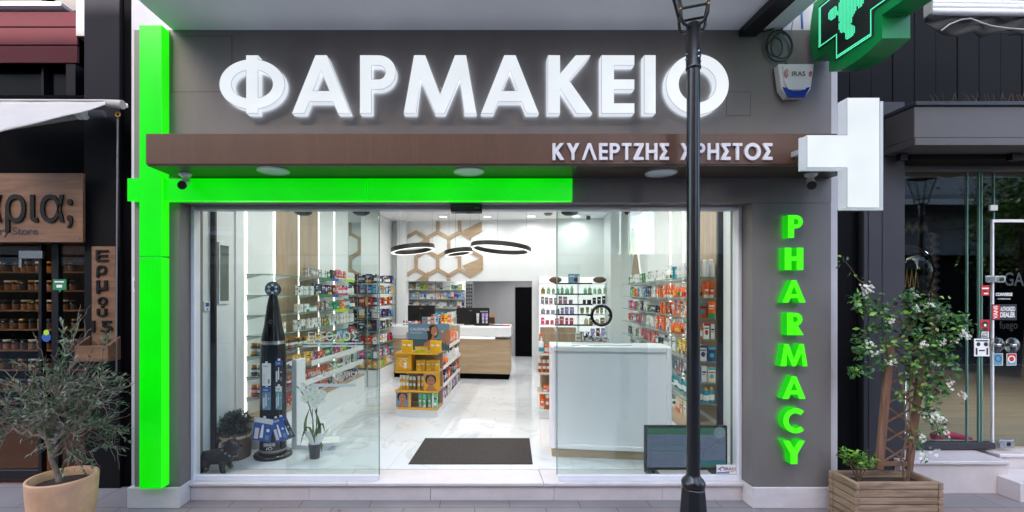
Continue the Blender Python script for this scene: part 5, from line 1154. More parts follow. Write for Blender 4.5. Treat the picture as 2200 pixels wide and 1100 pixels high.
for i, z in enumerate(UZ):
    n_ = 0
    for j in range(6):
        for k in range(3):
            kd, c = rp.choice(pal2[i]) if not (i == 7 and j < 2) else (ct, 'yellow'); h = rp.uniform(.11, .165)
            q = I(-3.2 + .07 + .13 * k + rp.uniform(-.01, .01), 8.3 + .06 + j * .18 + rp.uniform(-.02, .02), z)
            product(kd, c, q, ROT if j < 3 and k < 2 else FU, f'{c} {kd}, {ORD[j]} from the front, {ORD[k]} from the wall, {ORD[i]} rack shelf', 'products on the far left rack', h, rp.uniform(.085, .115)); n_ += 1
# ------------------------------------------------------------------ right wall shelving
RZ = [2.06, 1.83, 1.61, 1.385, 1.145, .915, .69]
vr0, vr1 = wv(5.03, uR), 9.15
rw = thing('right_wall_shelving', 'tall glass shelving along the right shop wall', 'shelving', I(uR, vr0, zF), ROT)
for i, z in enumerate(RZ):
    sh_ = MB().box(-.30, -.016, 0, vr1 - vr0, z - .010 - zF, z - zF - .001, 'shelf_glass').build('glass_shelf', rw)
    MB().box(-.306, -.301, 0, vr1 - vr0, z - .010 - zF, z - zF - .001, 'glass_edge').box(-.30, -.016, -.006, -.001, z - .010 - zF, z - zF - .001, 'glass_edge').build('polished_edge', sh_)
    m = MB()
    for yc in RY + [7.4, 8.0, 8.6]:
        y = wv(yc, uR) - vr0
        if y > .01: m.box(-.2, -.016, y - .006, y + .006, z - zF - .045, z - zF - .011, 'white_plastic')
    m.build('bracket', sh_)
MB().box(-.40, .0, .02, vr1 - vr0, 0, .26, 'cabinet').build('base_cabinet', rw, bevel=.003)
MB().box(-.41, .0, .01, vr1 - vr0, .261, .285, 'oak_up').build('worktop', rw, bevel=.003)
gr = 'products on the right wall shelves'; ur = 1.83
segR = [
 [(.13, [(cp, 'white', .19, .075), (cp, 'sky blue', .19, .07), (bo, 'amber', .18, .07)]), (.4, [(ct, 'teal', .17, .07), (ct, 'white', .16, .07), (pu, 'white', .18, .07)]), (.7, [(ct, 'white', .16, .08), (pu, 'navy', .18, .07), (ct, 'green', .15, .07)]), (1, [(ct, 'white', .15, .08), (pu, 'black', .18, .07), (bo, 'pale green', .16, .07), (bo, 'sky blue', .16, .07)])],
 [(.2, [(tu, 'orange', .18, .07), (pu, 'orange', .18, .07)]), (.45, [(ct, 'orange', .16, .06), (tu, 'orange', .17, .065)]), (.6, [(ct, 'black', .17, .05), (ct, 'white', .15, .07)]), (1, [(ct, 'white', .14, .07), (ct, 'blue', .16, .07), (ct, 'orange', .14, .08), (ct, 'lime', .14, .06)])],
 [(.2, [(ct, 'orange', .17, .11), (ct, 'cream', .17, .09)]), (.4, [(ct, 'amber', .16, .08), (ct, 'orange', .15, .07)]), (.6, [(ct, 'black', .09, .09), (ct, 'white', .16, .06)]), (1, [(ct, 'navy', .15, .07), (ct, 'green', .14, .07), (ct, 'pink', .14, .08), (ct, 'cream', .14, .07)])],
 [(.2, [(pu, 'orange', .18, .07), (ct, 'white', .17, .06)]), (.45, [(ct, 'orange', .17, .11), (ct, 'yellow', .17, .1), (ct, 'white', .16, .07)]), (.7, [(ct, 'white', .15, .06), (ct, 'grey', .14, .06)]), (1, [(ct, 'rose', .15, .06), (ct, 'red', .14, .07), (bo, 'sky blue', .14, .06)])],
 [(.2, [(ct, 'white', .17, .1), (ct, 'yellow', .18, .1), (ct, 'navy', .17, .09)]), (.45, [(pu, 'black', .17, .06), (ct, 'white', .15, .08), (bo, 'grey', .16, .06)]), (.7, [(tu, 'pink', .16, .06), (ct, 'rose', .16, .055)]), (1, [(ct, 'blue', .14, .07), (ct, 'white', .13, .07), (ct, 'black', .13, .07)])],
 [(.2, [(ct, 'white', .17, .09), (ct, 'navy', .16, .09), (ct, 'grey', .16, .08)]), (.5, [(bo, 'white', .16, .06), (ct, 'white', .15, .06), (bo, 'blue', .16, .06)]), (1, [(ct, 'black', .15, .07), (tu, 'grey', .15, .06), (ct, 'white', .13, .07)])],
 [(.2, [(bo, 'teal', .18, .075), (bo, 'teal', .16, .07)]), (.5, [(tb, 'white', .09, .085), (bo, 'blue', .15, .06), (tu, 'teal', .15, .06)]), (1, [(ct, 'white', .14, .07), (ct, 'cream', .12, .08)])]]
ends = [[('capped_bottle', 'amber', .17), ('capped_bottle', 'white', .19), ('capped_bottle', 'white', .185), ('bottle', 'white', .19)], [('tube', 'orange', .18), ('pump_bottle', 'orange', .185), ('tube', 'orange', .18), ('tube', 'orange', .17)], [('carton', 'orange', .17), ('carton', 'amber', .17), ('carton', 'orange', .18)], [('pump_bottle', 'orange', .18), ('bottle', 'orange', .17), ('carton', 'white', .17), ('carton', 'white', .16)], [('carton', 'yellow', .18), ('carton', 'white', .17), ('carton', 'navy', .15)], [('carton', 'navy', .17), ('carton', 'white', .17), ('carton', 'cream', .16)], [('bottle', 'teal', .18), ('bottle', 'teal', .185), ('bottle', 'teal', .16), ('bottle', 'teal', .17)]]
for i, it in enumerate(ends):
    for k, (kd, c_, h_) in enumerate(it): product(kd, c_, I(1.72 + .25 * (k + .5) / len(it), vr0 + .045 + .02 * (k % 2), RZ[i]), ROT, f'{c_} {kd.replace("_", " ")}, {ORD[k]} from aisle at the street end of {ORD[i]} right wall shelf', gr, h_, .22 / len(it) if kd == 'carton' else None)
for i, z in enumerate(RZ): row(ur, vr0 + .14, vr1 - .02, z, segR[i], FD, f'{ORD[i]} right wall shelf', gr, hmax=.192)
row(ur - .05, vr0 + .05, vr0 + 1.9, zF + .285, [(.3, [(ct, 'lime', .19, .1), (ct, 'cream', .18, .09)]), (1, [(tb, 'white', .09, .085), (ct, 'white', .13, .08), (tb, 'cream', .09, .09)])], FD, 'oak top of the right base cabinet', gr, hmax=.2)
# tree emblem on the right wall
tr_ = thing('tree_emblem', 'slim backlit green disc and oak triangle forming a tree emblem on the right wall', 'wall sign', I(uR - .04, wv(9.0, uR), 2.1), FD)
MB().lathe([(.26, 0), (.26, .018)], 'print_green', 40).build('green_disc', tr_, (-.15, -.002, .80), rot=(R(90), 0, 0))
MB().prism([(-.42, .0), (.42, 0), (.06, .70)], .002, .02, 'oak_up').build('oak_triangle', tr_)
MB().lathe([(.29, 0), (.29, .003)], 'back_lit', 40).build('backlight', tr_, (-.15, .031, .80), rot=(R(90), 0, 0)); MB().prism([(-.45, .0), (.46, 0), (.08, .75)], .033, .036, 'back_lit').build('backlight', tr_)
MB().box(-.16, -.14, -.026, -.0205, .54, .86, 'oak_up').build('leaf_vein', tr_)
# ------------------------------------------------------------------ honeycomb on the back wall
hcb = thing('honeycomb_panel', 'oak honeycomb lattice of hexagons mounted on the white back wall', 'wall art', I(UatV(990, vB), vB - .001, 2.2), ROT)
kx = 10.80 / F * 1.0; W_ = .2819
def hp(cx, cy):                                                 # crop point -> local metres
    px, py = 800 + cx * W_, 430 + cy * W_; u = UatV(px, vB); yc = YcUV(u, vB); return Vector((u - UatV(990, vB), 0, PZ(py, yc) - 2.2))
wx, sy = 165, 95
def hexv(col, row_):                                            # centre of a cell
    return 500 + (col + (.5 if row_ % 2 == 0 else 0)) * wx - (0 if row_ % 2 else 0), 338 + (row_ - 1) * 142.5
def corners(cx, cy): return [(cx, cy - sy), (cx + wx / 2, cy - sy / 2), (cx + wx / 2, cy + sy / 2), (cx, cy + sy), (cx - wx / 2, cy + sy / 2), (cx - wx / 2, cy - sy / 2)]
segs_, seen = [], set()
def edge(a, b):
    k = tuple(sorted([(round(a[0] / 6), round(a[1] / 6)), (round(b[0] / 6), round(b[1] / 6))]))
    if k not in seen: seen.add(k); segs_.append((a, b))
def cell(cx, cy, which):
    c = corners(cx, cy)
    for i in which: edge(c[i], c[(i + 1) % 6])
cell(500, 338, range(6)); cell(665, 338, (4, 5, 0, 3)); cell(335, 338, (4, 5, 0, 1))
cell(417, 480, range(6)); cell(582, 480, range(6)); cell(747, 480, (0, 1, 2, 3, 4))
cell(335, 622, (5, 0)); edge((252, 575), (252, 612)); cell(500, 622, (5, 0)); edge((582, 575), (582, 612)); edge((500, 243), (500, 162)); edge((665, 243), (665, 162)); edge((417, 575), (417, 612))
m = MB()
for a, b in segs_:
    p, q = hp(*a), hp(*b); d = (q - p).normalized(); s = Vector((-d.z, 0, d.x)) * .039; p, q = p - d * .018, q + d * .018
    y0 = -.03 - .0004 * (len(m.v) // 8 % 7)
    v = [p - s + Vector((0, y0, 0)), q - s + Vector((0, y0, 0)), q + s + Vector((0, y0, 0)), p + s + Vector((0, y0, 0)), p - s, q - s, q + s, p + s]
    m.add(v, [(0, 1, 2, 3), (7, 6, 5, 4), (0, 4, 5, 1), (1, 5, 6, 2), (2, 6, 7, 3), (3, 7, 4, 0)], 'oak')
m.build('lattice', hcb)
for pl in ([(690, 235), (835, 162), (835, 240), (740, 290)], [(340, 330), (436, 284), (436, 385)], [(690, 500), (832, 440), (832, 522), (747, 572)], [(335, 612), (430, 545), (430, 612)]):
    MB().prism([(hp(*q).x, hp(*q).z) for q in reversed(pl)], -.034, -.001, 'oak').build('filled_cell', hcb)
# ------------------------------------------------------------------ counter and what stands on it
vc = 9.3; cu0, cu1 = UatV(812, vc), UatV(1096, vc)
cn = thing('service_counter', 'long oak fronted service counter with a thick white top', 'counter', I(cu0, vc, zF), ROT); wC = cu1 - cu0
MB().box(.03, wC - .03, .05, .6, 0, .11, 'near_black').build('plinth', cn)
MB().box(0, wC, .02, .64, .111, .80, 'oak').build('oak_front', cn, bevel=.003)
MB().box(-.02, wC + .02, -.04, .66, .85, 1.065, 'cabinet').build('white_top', cn, bevel=.03, seg=4)
MB().box(.05, wC - .3, .005, .5, .801, .849, 'cabinet').build('neck', cn)
MB().box(1.4, wC - .3, -.012, .0, .83, .845, 'strip').build('light_strip', cn)
zt_ = zF + 1.066
def on_counter(px, dv=.15): u = UatV(px, vc + dv); return I(u, vc + dv, zt_)
def monitor(px0, px1, py0, dv, label):
    a, b = UatV(px0, vc + dv), UatV(px1, vc + dv); w_ = b - a; q = I((a + b) / 2, vc + dv, zt_); t = thing('computer_monitor', label, 'monitor', q, ROT, 'monitors on the counter'); yc = q.y + DC; zt2 = PZ(py0, yc) - zt_
    MB().box(-w_ / 2, w_ / 2, 0, .03, zt2 - w_ * .58, zt2, 'black').build('screen_back', t, bevel=.008, seg=2)
    MB().box(-w_ / 2 + .01, w_ / 2 - .01, .0305, .033, zt2 - w_ * .56, zt2 - .01, 'screen_dark').build('screen', t)
    MB().box(-.03, .03, -.03, -.001, .02, zt2 - w_ * .3, 'black').box(-.12, .12, -.1, .1, 0, .019, 'black').build('stand', t, bevel=.004)
    MB().rectf(-.03, .03, zt2 - .07, zt2 - .055, -.0006, 'grey_plastic').build('badge', t)
monitor(876, 934, 656, .40, 'black computer monitor at the left behind the poster display'); monitor(981, 1041, 661, .38, 'black computer monitor at the right near the toothpaste stand')
ci = 0
for px, kd, c, h, w_ in ((868, bo, 'purple', .1, .05), (874, bo, 'mauve', .1, .05), (880, tb, 'black', .08, .06), (887, bo, 'pink', .1, .05), (894, bo, 'white', .1, .05), (901, ct, 'red', .09, .06), (912, ct, 'grey', .17, .09), (921, ct, 'white', .17, .08), (930, ct, 'grey', .18, .08), (938, ct, 'lilac', .19, .07), (944, ct, 'teal', .28, .07), (951, ct, 'orange', .22, .07), (958, ct, 'yellow', .22, .06), (965, ct, 'orange', .2, .06), (971, ct, 'cream', .18, .06)):
    q = on_counter(px, .10 if h < .2 else .2); product(kd, c, q, ROT, f'{c} {kd.replace("_", " ")} on the white counter, {ordn(ci)} from its left', 'goods on the counter', h, w_); ci += 1
for px, c, h in ((935, 'sky blue', .12), (946, 'teal', .13), (955, 'white', .12)):
    q = on_counter(px, .32); q.z += .0; product(ct, c, q, ROT, f'wide {c} carton behind the row of cartons on the counter', 'goods on the counter', h + .1, .14)
mv = thing('toothpaste_stand', 'black counter stand holding three toothpaste tubes', 'display', on_counter(1035, .15), ROT)
MB().box(-.15, .15, .05, .08, 0, .36, 'black').box(-.15, .15, -.05, .049, 0, .05, 'black').build('stand', mv, bevel=.003); text('MARVIS', -.03, .12, .27, .30, .0495, 'print_white', mv, .001, .01)
for x, c in ((-.08, 'white'), (.03, 'lilac'), (.1, 'lilac')):
    q = on_counter(1035, .15) + Vector((x * C7, -x * S7 - .0, .051)); product(tu, c, q, ROT, f'{c} toothpaste tube in the black stand, {"leftmost" if x < 0 else "middle one" if x < .05 else "rightmost"} of three', 'toothpaste tubes', .2, .06)
bd = thing('leaflet_box', 'brown patterned leaflet box beside the toothpaste stand', 'box', on_counter(1057, .12), ROT); MB().box(-.055, .055, 0, .05, 0, .24, 'skin_print').box(-.056, .056, -.003, -.001, .05, .17, 'hair_print').build('shell', bd)
for px, k, lb in ((1070, 'print_blue', 'blue booklet lying on the right end of the counter'), (1086, 'print_red', 'red booklet lying on the right end of the counter')):
    t = thing('booklet', lb, 'booklet', on_counter(px, .12), ROT); MB().box(-.09, .09, -.07, .1, 0, .02, k).box(-.085, .088, -.066, .098, .0205, .03, 'paper').build('pages', t)
# back shelves
vb = vB + .2; bu0, bu1 = UatV(876, vb), UatV(997, vb)
bs = thing('medicine_shelves', 'steel shelves packed with medicine boxes behind the counter', 'shelving', I(bu0, vb, zF), ROT); wB = bu1 - bu0; BZ = [1.98, 1.765, 1.55, 1.335]
MB().box(0, wB, .205, .22, 0, 2.02, 'wall_white').build('back_panel', bs)
for z in BZ: MB().box(0, wB, 0, .204, z - zF - .014, z - zF - .001, 'white_plastic').build('shelf', bs)
for x in (-.022, wB / 2 - .01, wB + .002): MB().box(x, x + .014, -.014, .0, 0, 2.02, 'grey_plastic').build('post', bs)
for i, z in enumerate(BZ):
    pal = [[(ct, 'white'), (ct, 'lime'), (ct, 'white'), (ct, 'grey'), (ct, 'pale green')], [(ct, 'white'), (ct, 'blue'), (ct, 'white'), (ct, 'sky blue')], [(ct, 'white'), (ct, 'grey'), (ct, 'navy'), (bo, 'white'), (ct, 'white')], [(ct, 'white'), (ct, 'teal')]][i]
    u, n_ = bu0 + .02, 0
    while u < bu1 - .07:
        kd, c = rp.choice(pal); w_ = rp.uniform(.06, .10); q = I(u + w_ / 2, vb + rp.uniform(.04, .1), z); product(kd, c, q, ROT, f'{c} {kd}, {ordn(n_)} from the left on the {ORD[i]} medicine shelf', 'medicines behind the counter', rp.uniform(.09, .165), w_); u += w_ + .006; n_ += 1
pp = thing('perforated_panel', 'narrow white panel with rows of dark slots beside the medicine shelves', 'panel', I(UatV(1008, vb), vb, 1.3), ROT)
m = MB().box(-.09, .09, 0, .02, -.2, .86, 'grey_plastic')
for i in range(3):
    for j in range(9): m.box(-.065 + i * .052, -.04 + i * .052, -.003, .0, .08 + j * .085, .12 + j * .085, 'near_black')
m.build('board', pp)
# ------------------------------------------------------------------ lit wall unit at the back right
vl = 10.25; lu0, lu1 = UatV(1157, vl), UatV(1309, vl); wl = lu1 - lu0
lt = thing('backlit_shelves', 'white backlit cosmetics shelves on the rear wall', 'shelving', I(lu0, vl, zF), ROT)
MB().box(.02, wl - .02, .28, .30, .8, 2.08, 'back_lit').build('light_panel', lt); MB().box(0, wl, .301, .36, 0, 2.1, 'cabinet').build('back_panel', lt)
for x in (0, wl / 2 + .1, wl - .02): MB().box(x, x + .018, 0, .279, 0, 2.1, 'cabinet').build('upright', lt)
BL = [2.11, 1.88, 1.66, 1.44, 1.215, .97]
for i, z in enumerate(BL):
    s_ = MB().box(.019, wl - .021, .002, .278, z - zF - .022, z - zF - .001, 'cabinet').build('shelf', lt)
    MB().box(.35, wl - .35, -.006, .001, z - zF - .026, z - zF + .004, 'print_dark').build('dark_lip', s_)
MB().box(.019, wl - .021, .0, .278, 0, .7, 'oak').build('base_drawer', lt)
c0, c1_, c2_ = 'cosmetic', 'cosmetic_box', 'cosmetic_jar'
pl = [[(c0, 'pale green'), (c0, 'mint'), (c0, 'olive')], [(c1_, 'mauve'), (c2_, 'mauve'), (c1_, 'grey')], [(c0, 'grey'), (c2_, 'grey'), (c1_, 'lilac')], [(c1_, 'pink'), (c2_, 'rose'), (c1_, 'rose')], [(c0, 'cream'), (c2_, 'grey'), (c0, 'olive')]]
pr_ = [[(c0, 'pale green'), (c0, 'mint'), (tu, 'grey')], [(c2_, 'black'), (c1_, 'black')], [(tu, 'olive'), (tu, 'pale green')], [(tu, 'black'), (c1_, 'olive'), (c0, 'cream')], [(c1_, 'lilac'), (c2_, 'black'), (c1_, 'maroon')]]
for i, z in enumerate(BL[1:]):
    u, n_ = lu0 + .05, 0
    while u < lu1 - .08:
        kd, c = rp.choice(pl[i] if u < (lu0 + lu1) / 2 + .05 else pr_[i]); w_ = rp.uniform(.07, .10); q = I(u + w_ / 2, vl + rp.uniform(.06, .12), z)
        if abs(u + w_ / 2 - lu0 - wl / 2 - .109) > .06: product(kd, c, q, ROT, f'{c} {kd.replace("_", " ")}, {ordn(n_)} from the left on the {ORD[i]} backlit shelf', 'cosmetics on the backlit shelves', rp.uniform(.12, .17) if kd != c2_ else .09, w_ * .9); n_ += 1
        u += w_ + rp.uniform(.01, .03)
def on_lit(px): return I(UatV(px, vl + .12), vl + .12, BL[0])
for px, lb in ((1193, 'dark brown wash bag standing on the left of the backlit shelves'), (1288, 'dark brown wash bag standing on the right of the backlit shelves')):
    t = thing('wash_bag', lb, 'bag', on_lit(px), ROT, 'wash bags on the backlit shelves'); MB().ball((0, 0, .07), .14, 'basket', 16, 10, 1, .5, .5).build('body', t); MB().tube([(-.12, -.02, .1), (0, -.03, .135), (.12, -.02, .1)], .006, 'brass', 6).build('zip', t)
t = thing('blue_poster', 'small blue show card on top of the backlit shelves', 'poster', on_lit(1233), ROT); MB().box(-.12, .12, 0, .01, 0, .2, 'sky_print').rectf(-.1, .02, .14, .16, -.001, 'print_white').disc((.05, -.001, .07), .05, 'hair_print').build('card', t)
# ------------------------------------------------------------------ gondolas
def gondola(name, label, px0, px1, yc, L, levels, lip, top=1.145):
    u0, v0 = UV(px0, yc); w_ = (px1 - px0) * yc / F * 1.0; t = thing(name, label, 'display stand', I(u0, v0, zF), ROT)
    MB().box(.02, w_ - .02, .02, L, 0, .105, 'cabinet').build('plinth', t, bevel=.003)
    MB().box(.06, w_ - .006, .36, .385, .13, top, 'oak_up').build('oak_panel', t, bevel=.002)
    MB().box(.28, .30, .386, L, .13, top, 'oak_up').build('spine', t); MB().box(.06, w_ - .006, L - .02, L, .13, top, 'oak_up').build('oak_panel', t, bevel=.002)
    for i, z in enumerate(levels):
        s_ = MB().box(.0 if i else .03, w_, 0, .359, z - .02, z, 'oak').build('shelf', t, bevel=.002)
        MB().box(.0 if i else .03, w_, -.006, -.001, z - .022, z + .004, lip).build('lip', s_)
        MB().box(.301, w_ - .002, .386, L - .021, z - .02, z, 'cabinet').build('side_shelf', t)
        MB().box(w_ - .0015, w_ + .003, .39, L - .022, z - .03, z + .03, 'white_plastic').build('price_rail', t)
    return t, u0, v0, w_
LV = [.127, .366, .63, .89]
g1, gu, gv, gw = gondola('sun_care_gondola', 'oak display stand with yellow products and beach posters in the aisle', 849, 943, 6.52, 2.0, LV, 'yellow_print')
def onG(x, y, lev): return I(gu + x, gv + y, zF + LV[lev])
pw_ = .0065                                                     # metres per px at the stand
gx = lambda px: (px - 849) * .00649
yg_ = 'yellow products on the sun care stand'
def gprod(kd, c, px, lev, h, w_, label, y=.08, d=None): product(kd, c, onG(gx(px), y, lev), ROT, label, yg_, h, w_, d)
for i, (px, h) in enumerate(((866, .165), (878, .165), (929, .165), (941, .165))): gprod('cosmetic_box', 'yellow', px, 3, h, .075, f'tall yellow carton, {ORD[i]} from the left of four on the top display shelf')
for i, px in enumerate((894, 901, 908, 915)): gprod('cosmetic_box', 'yellow', px, 3, .08, .04, f'small yellow carton, {ORD[i]} from the left of four in the lime tray', .06)
t = thing('lime_tray', 'shallow lime tray under four small yellow cartons', 'tray', onG(gx(904.5), .05, 3), ROT); MB().box(-.10, .10, -.04, -.03, 0, .025, 'lime').box(-.10, .10, -.0295, .06, 0, .004, 'lime').build('tray', t)
for i, px in enumerate((897, 906, 919, 928, 938)): gprod('cosmetic_box', 'yellow', px, 2, .15, .062, f'yellow carton, {ORD[i]} from the left on the second display shelf', .1 + .02 * (i % 2))
for i, px in enumerate((859, 866, 873)): gprod(cp, 'yellow', px, 1, .20, .042, f'yellow capped bottle, {ORD[i]} from the left on the third display shelf')
for i, px in enumerate((880, 888)): gprod(cp, 'olive', px, 1, .18, .04, f'{"left" if i == 0 else "right"} golden oil bottle on the third display shelf')
for i, px in enumerate((898, 907)): gprod(cp, 'yellow', px, 1, .19, .042, f'{"left" if i == 0 else "right"} yellow capped bottle beside the face poster')
for i, px in enumerate((901, 911, 921, 934)): gprod(tu if i < 3 else ct, 'mint', px, 0, .19 if i < 3 else .20, .062 if i < 3 else .07, f'mint green {"tube" if i < 3 else "carton"}, {ORD[i]} from the left on the lowest display shelf', .06 if i % 2 else .09)
def card(name, label, x0, x1, lev, h, y, frame=None):
    t = thing(name, label, 'poster', onG(x0, y, lev), ROT); return t, x1 - x0
t, w_ = card('beach_poster', 'wide blue poster of a woman by the sea on top of the display', gx(864), gx(958), 3, .385, .33)
MB().box(0, w_, 0, .012, 0, .385, 'sky_print').build('board', t); MB().rectf(0, w_, .0, .16, -.0008, 'sea_print').build('sea', t)
def blob(m, cx, cz, rx, rz, k, y): m.disc((cx, y, cz), rx, k, 26, 'y', rz)
m = MB(); blob(m, w_ * .60, .27, .085, .10, 'hair_print', -.0016); blob(m, w_ * .56, .20, .05, .11, 'hair_print', -.0017); m.build('hair', t)
m = MB(); blob(m, w_ * .64, .275, .05, .072, 'skin_print', -.0024); m.quad([(w_ * .36, -.0020, 0), (w_ * .84, -.0020, 0), (w_ * .76, -.0020, .13), (w_ * .66, -.0020, .16), (w_ * .6, -.0020, .23), (w_ * .56, -.0020, .16), (w_ * .40, -.0020, .11)], 'skin_print'); m.quad([(w_ * .80, -.0026, .12), (w_ * .9, -.0026, .1), (w_ * .86, -.0026, .26), (w_ * .80, -.0026, .25)], 'skin_print'); blob(m, w_ * .96, .2, .04, .12, 'skin_print', -.0021); m.build('figure', t)
m = MB(); blob(m, w_ * .83, .275, .02, .016, 'yellow_print', -.0032); m.rectf(w_ * .64, w_ * .70, .235, .243, -.0032, 'print_white').build('details', t)
text('CAUDALIE', .03, w_ * .52, .285, .325, -.002, 'print_white', t, .0006, .006); text('beauté solaire', .03, w_ * .34, .245, .262, -.002, 'print_white', t, .0006)
t, w_ = card('yellow_display_box', 'big yellow printed display box on the second shelf', gx(850), gx(883), 2, .24, .03); MB().box(0, w_, 0, .2, 0, .235, 'yellow_print').build('box', t, bevel=.002)
m = MB().rectf(.03, w_ - .05, .17, .18, -.0008, 'print_white').rectf(.11, .15, .04, .12, -.0008, 'amber_print' if 'amber_print' in MATS else 'print_white'); m.torus((.1, -.001, .11), .05, .003, 'print_white', 24, 5).build('print', t)
def faceposter(name, label, x0, x1, lev, h, y, bgk, cap):
    t, w_ = card(name, label, x0, x1, lev, h, y); MB().box(0, w_, 0, .012, 0, h, bgk).box(w_ + .0005, w_ + .03, .0, .012, 0, h, 'yellow_print').build('board', t)
    m = MB(); blob(m, w_ * .5, h * .62, w_ * .40, h * .32, 'hair_print', -.0012); m.build('hair', t)
    m = MB(); blob(m, w_ * .52, h * .52, w_ * .28, h * .30, 'skin_print', -.0020); m.quad([(w_ * .1, -.0016, 0), (w_ * .95, -.0016, 0), (w_ * .75, -.0016, h * .2), (w_ * .6, -.0016, h * .35), (w_ * .42, -.0016, h * .35), (w_ * .25, -.0016, h * .18)], 'skin_print'); m.build('figure', t)
    m = MB(); blob(m, w_ * .42, h * .58, w_ * .05, h * .02, 'hair_print', -.0028); blob(m, w_ * .63, h * .58, w_ * .05, h * .02, 'hair_print', -.0028); blob(m, w_ * .52, h * .37, w_ * .09, h * .025, 'print_red', -.0028); m.build('features', t)
    text('CAUDALIE', .015, w_ * .9, h * .87, h * .95, -.0032, 'print_white', t, .0006, .004)
faceposter('face_poster', 'close-up face poster with wet dark hair on the third display shelf', gx(911), gx(941), 1, .25, .02, 'yellow_print', True)
faceposter('small_beach_poster', 'small blue beach poster on the lowest display shelf', gx(850), gx(878), 0, .235, .02, 'sky_print', True)
def side_goods(gu, gv, w_, where, grp, pal, L=2.0):
    for lev in range(4):
        v, n_ = .42, 0
        while v < L - .1:
            kd, c = rp.choice(pal[lev]); k = rp.randrange(2, 4); ww = rp.uniform(.065, .085)
            for _ in range(k):
                if v > L - .08: break
                product(kd, c, I(gu + w_ - .045, gv + v + ww / 2, zF + LV[lev]), FU, f'{c} {kd.replace("_", " ")}, {ordn(n_)} from the front on {ORD[3 - lev]} {where} shelf', grp, rp.uniform(.13, .19), ww * .93); v += ww + .006; n_ += 1
            v += .02
side_goods(gu, gv, gw, 'right side aisle stand', 'goods on the side of the aisle stand', [[(ct, 'purple'), (ct, 'white'), (ct, 'lilac')], [(ct, 'orange'), (tu, 'orange'), (ct, 'navy'), (ct, 'white')], [(tu, 'white'), (pu, 'orange'), (bo, 'white')], [(ct, 'white'), (pu, 'white'), (ct, 'sky blue'), (ct, 'orange')]])
g2, hu, hv, hw_ = gondola('orange_gondola', 'oak display stand with orange bottles half hidden by the white cabinet', 1155, 1260, 6.40, 1.6, LV, 'white_plastic')
og = 'orange products on the right stand'; hx = lambda px: (px - 1155) * .00637
for i, (kd, c, px, lev, h, w_) in enumerate(((pu, 'white', 1163, 3, .235, .07), (bo, 'orange', 1173, 3, .15, .05), (bo, 'orange', 1182, 3, .15, .05), (bo, 'orange', 1191, 3, .15, .05), (cp, 'amber', 1160, 2, .17, .05), (cp, 'amber', 1169, 2, .17, .05), (cp, 'amber', 1178, 2, .17, .05), (cp, 'amber', 1187, 2, .17, .05), (tu, 'orange', 1165, 0, .21, .08), (cp, 'orange', 1176, 0, .2, .05), (tu, 'orange', 1187, 0, .2, .08), (ct, 'orange', 1172, 1, .09, .055), (ct, 'orange', 1181, 1, .09, .055), (ct, 'orange', 1190, 1, .09, .055))):
    product(kd, c, I(hu + hx(px), hv + .07, zF + LV[lev]), ROT, f'{c} {kd.replace("_", " ")} on the {ORD[3 - lev]} shelf of the right stand, {ordn(i)} in all', og, h, w_)
t = thing('orange_spray_head', 'orange spray trigger on the tall white bottle', 'trigger', I(hu + hx(1163), hv + .07, zF + LV[3] + .236), ROT); MB().box(-.03, .02, -.015, .015, 0, .03, 'tint').tube([(-.02, 0, 0), (-.035, 0, -.05)], .006, 'tint').build('trigger', t); 
for c_ in t.children: c_.color = C(*COLS['orange'])
# white display cabinet in front
u0, v0 = UV(1183, 4.90); u1, v1 = UV(1441, 4.80); wc_ = u1 - u0
wd_ = thing('white_display_cabinet', 'big white framed cabinet back on an oak plinth behind the glass', 'cabinet', I(u0, v0, zF), ROT); hC = PZ(743, 4.9) - zF
MB().box(.0, wc_, .045, .42, .085, hC, 'cabinet').build('body', wd_, bevel=.004)
f = .05; m = MB().box(.0, f, 0, .044, .085, hC, 'panel_white').box(wc_ - f, wc_, 0, .044, .085, hC, 'panel_white').box(f, wc_ - f, 0, .044, hC - f * 1.2, hC, 'panel_white').box(f, wc_ - f, 0, .044, .085, .085 + f, 'panel_white'); m.build('frame', wd_, bevel=.014, seg=3)
MB().box(f + .001, wc_ - f - .001, .028, .0445, .135, hC - f * 1.2 - .001, 'panel_white').build('panel', wd_)
MB().box(.015, wc_ - .015, .02, .4, 0, .084, 'oak').build('oak_plinth', wd_)
# ------------------------------------------------------------------ ring lamps
def ring(px, py, yc, r_, tx_, ty_, wires, label):
    q = P(px, py, yc); t = thing('ring_lamp', label, 'pendant lamp', q, 0, 'black ring lamps over the counter', (R(tx_), R(ty_), 0)); n = 56; w_, h_ = .055, .085; vs_ = []
    for i in range(n):
        a = 2 * math.pi * i / n
        for rr_, z in ((r_ - w_, -h_ / 2), (r_, -h_ / 2), (r_, h_ / 2), (r_ - w_, h_ / 2)): vs_.append((rr_ * math.cos(a), rr_ * math.sin(a), z))
    m = MB(); 
    for s, nx in ((1, 2), (2, 3), (3, 0)): m.add(vs_, [(i * 4 + s, ((i + 1) % n) * 4 + s, ((i + 1) % n) * 4 + nx, i * 4 + nx) for i in range(n)], 'black', True)
    m.build('ring_body', t); m = MB().add(vs_, [(i * 4, ((i + 1) % n) * 4, ((i + 1) % n) * 4 + 1, i * 4 + 1) for i in range(n)], 'ring_light'); m.build('light_ring', t)
    m = MB(); inv = Euler((R(tx_), R(ty_), 0)).to_matrix().transposed()
    for a in (20, 140, 260):
        p = Vector(((r_ - .03) * math.cos(R(a)), (r_ - .03) * math.sin(R(a)), h_ / 2)); wp = Euler((R(tx_), R(ty_), 0)).to_matrix() @ p + q; e = Vector((wp.x, wp.y, zC)); m.tube([p, inv @ (e - q)], .0022, 'grey_plastic', 4, False)
    m.build('wire', t)
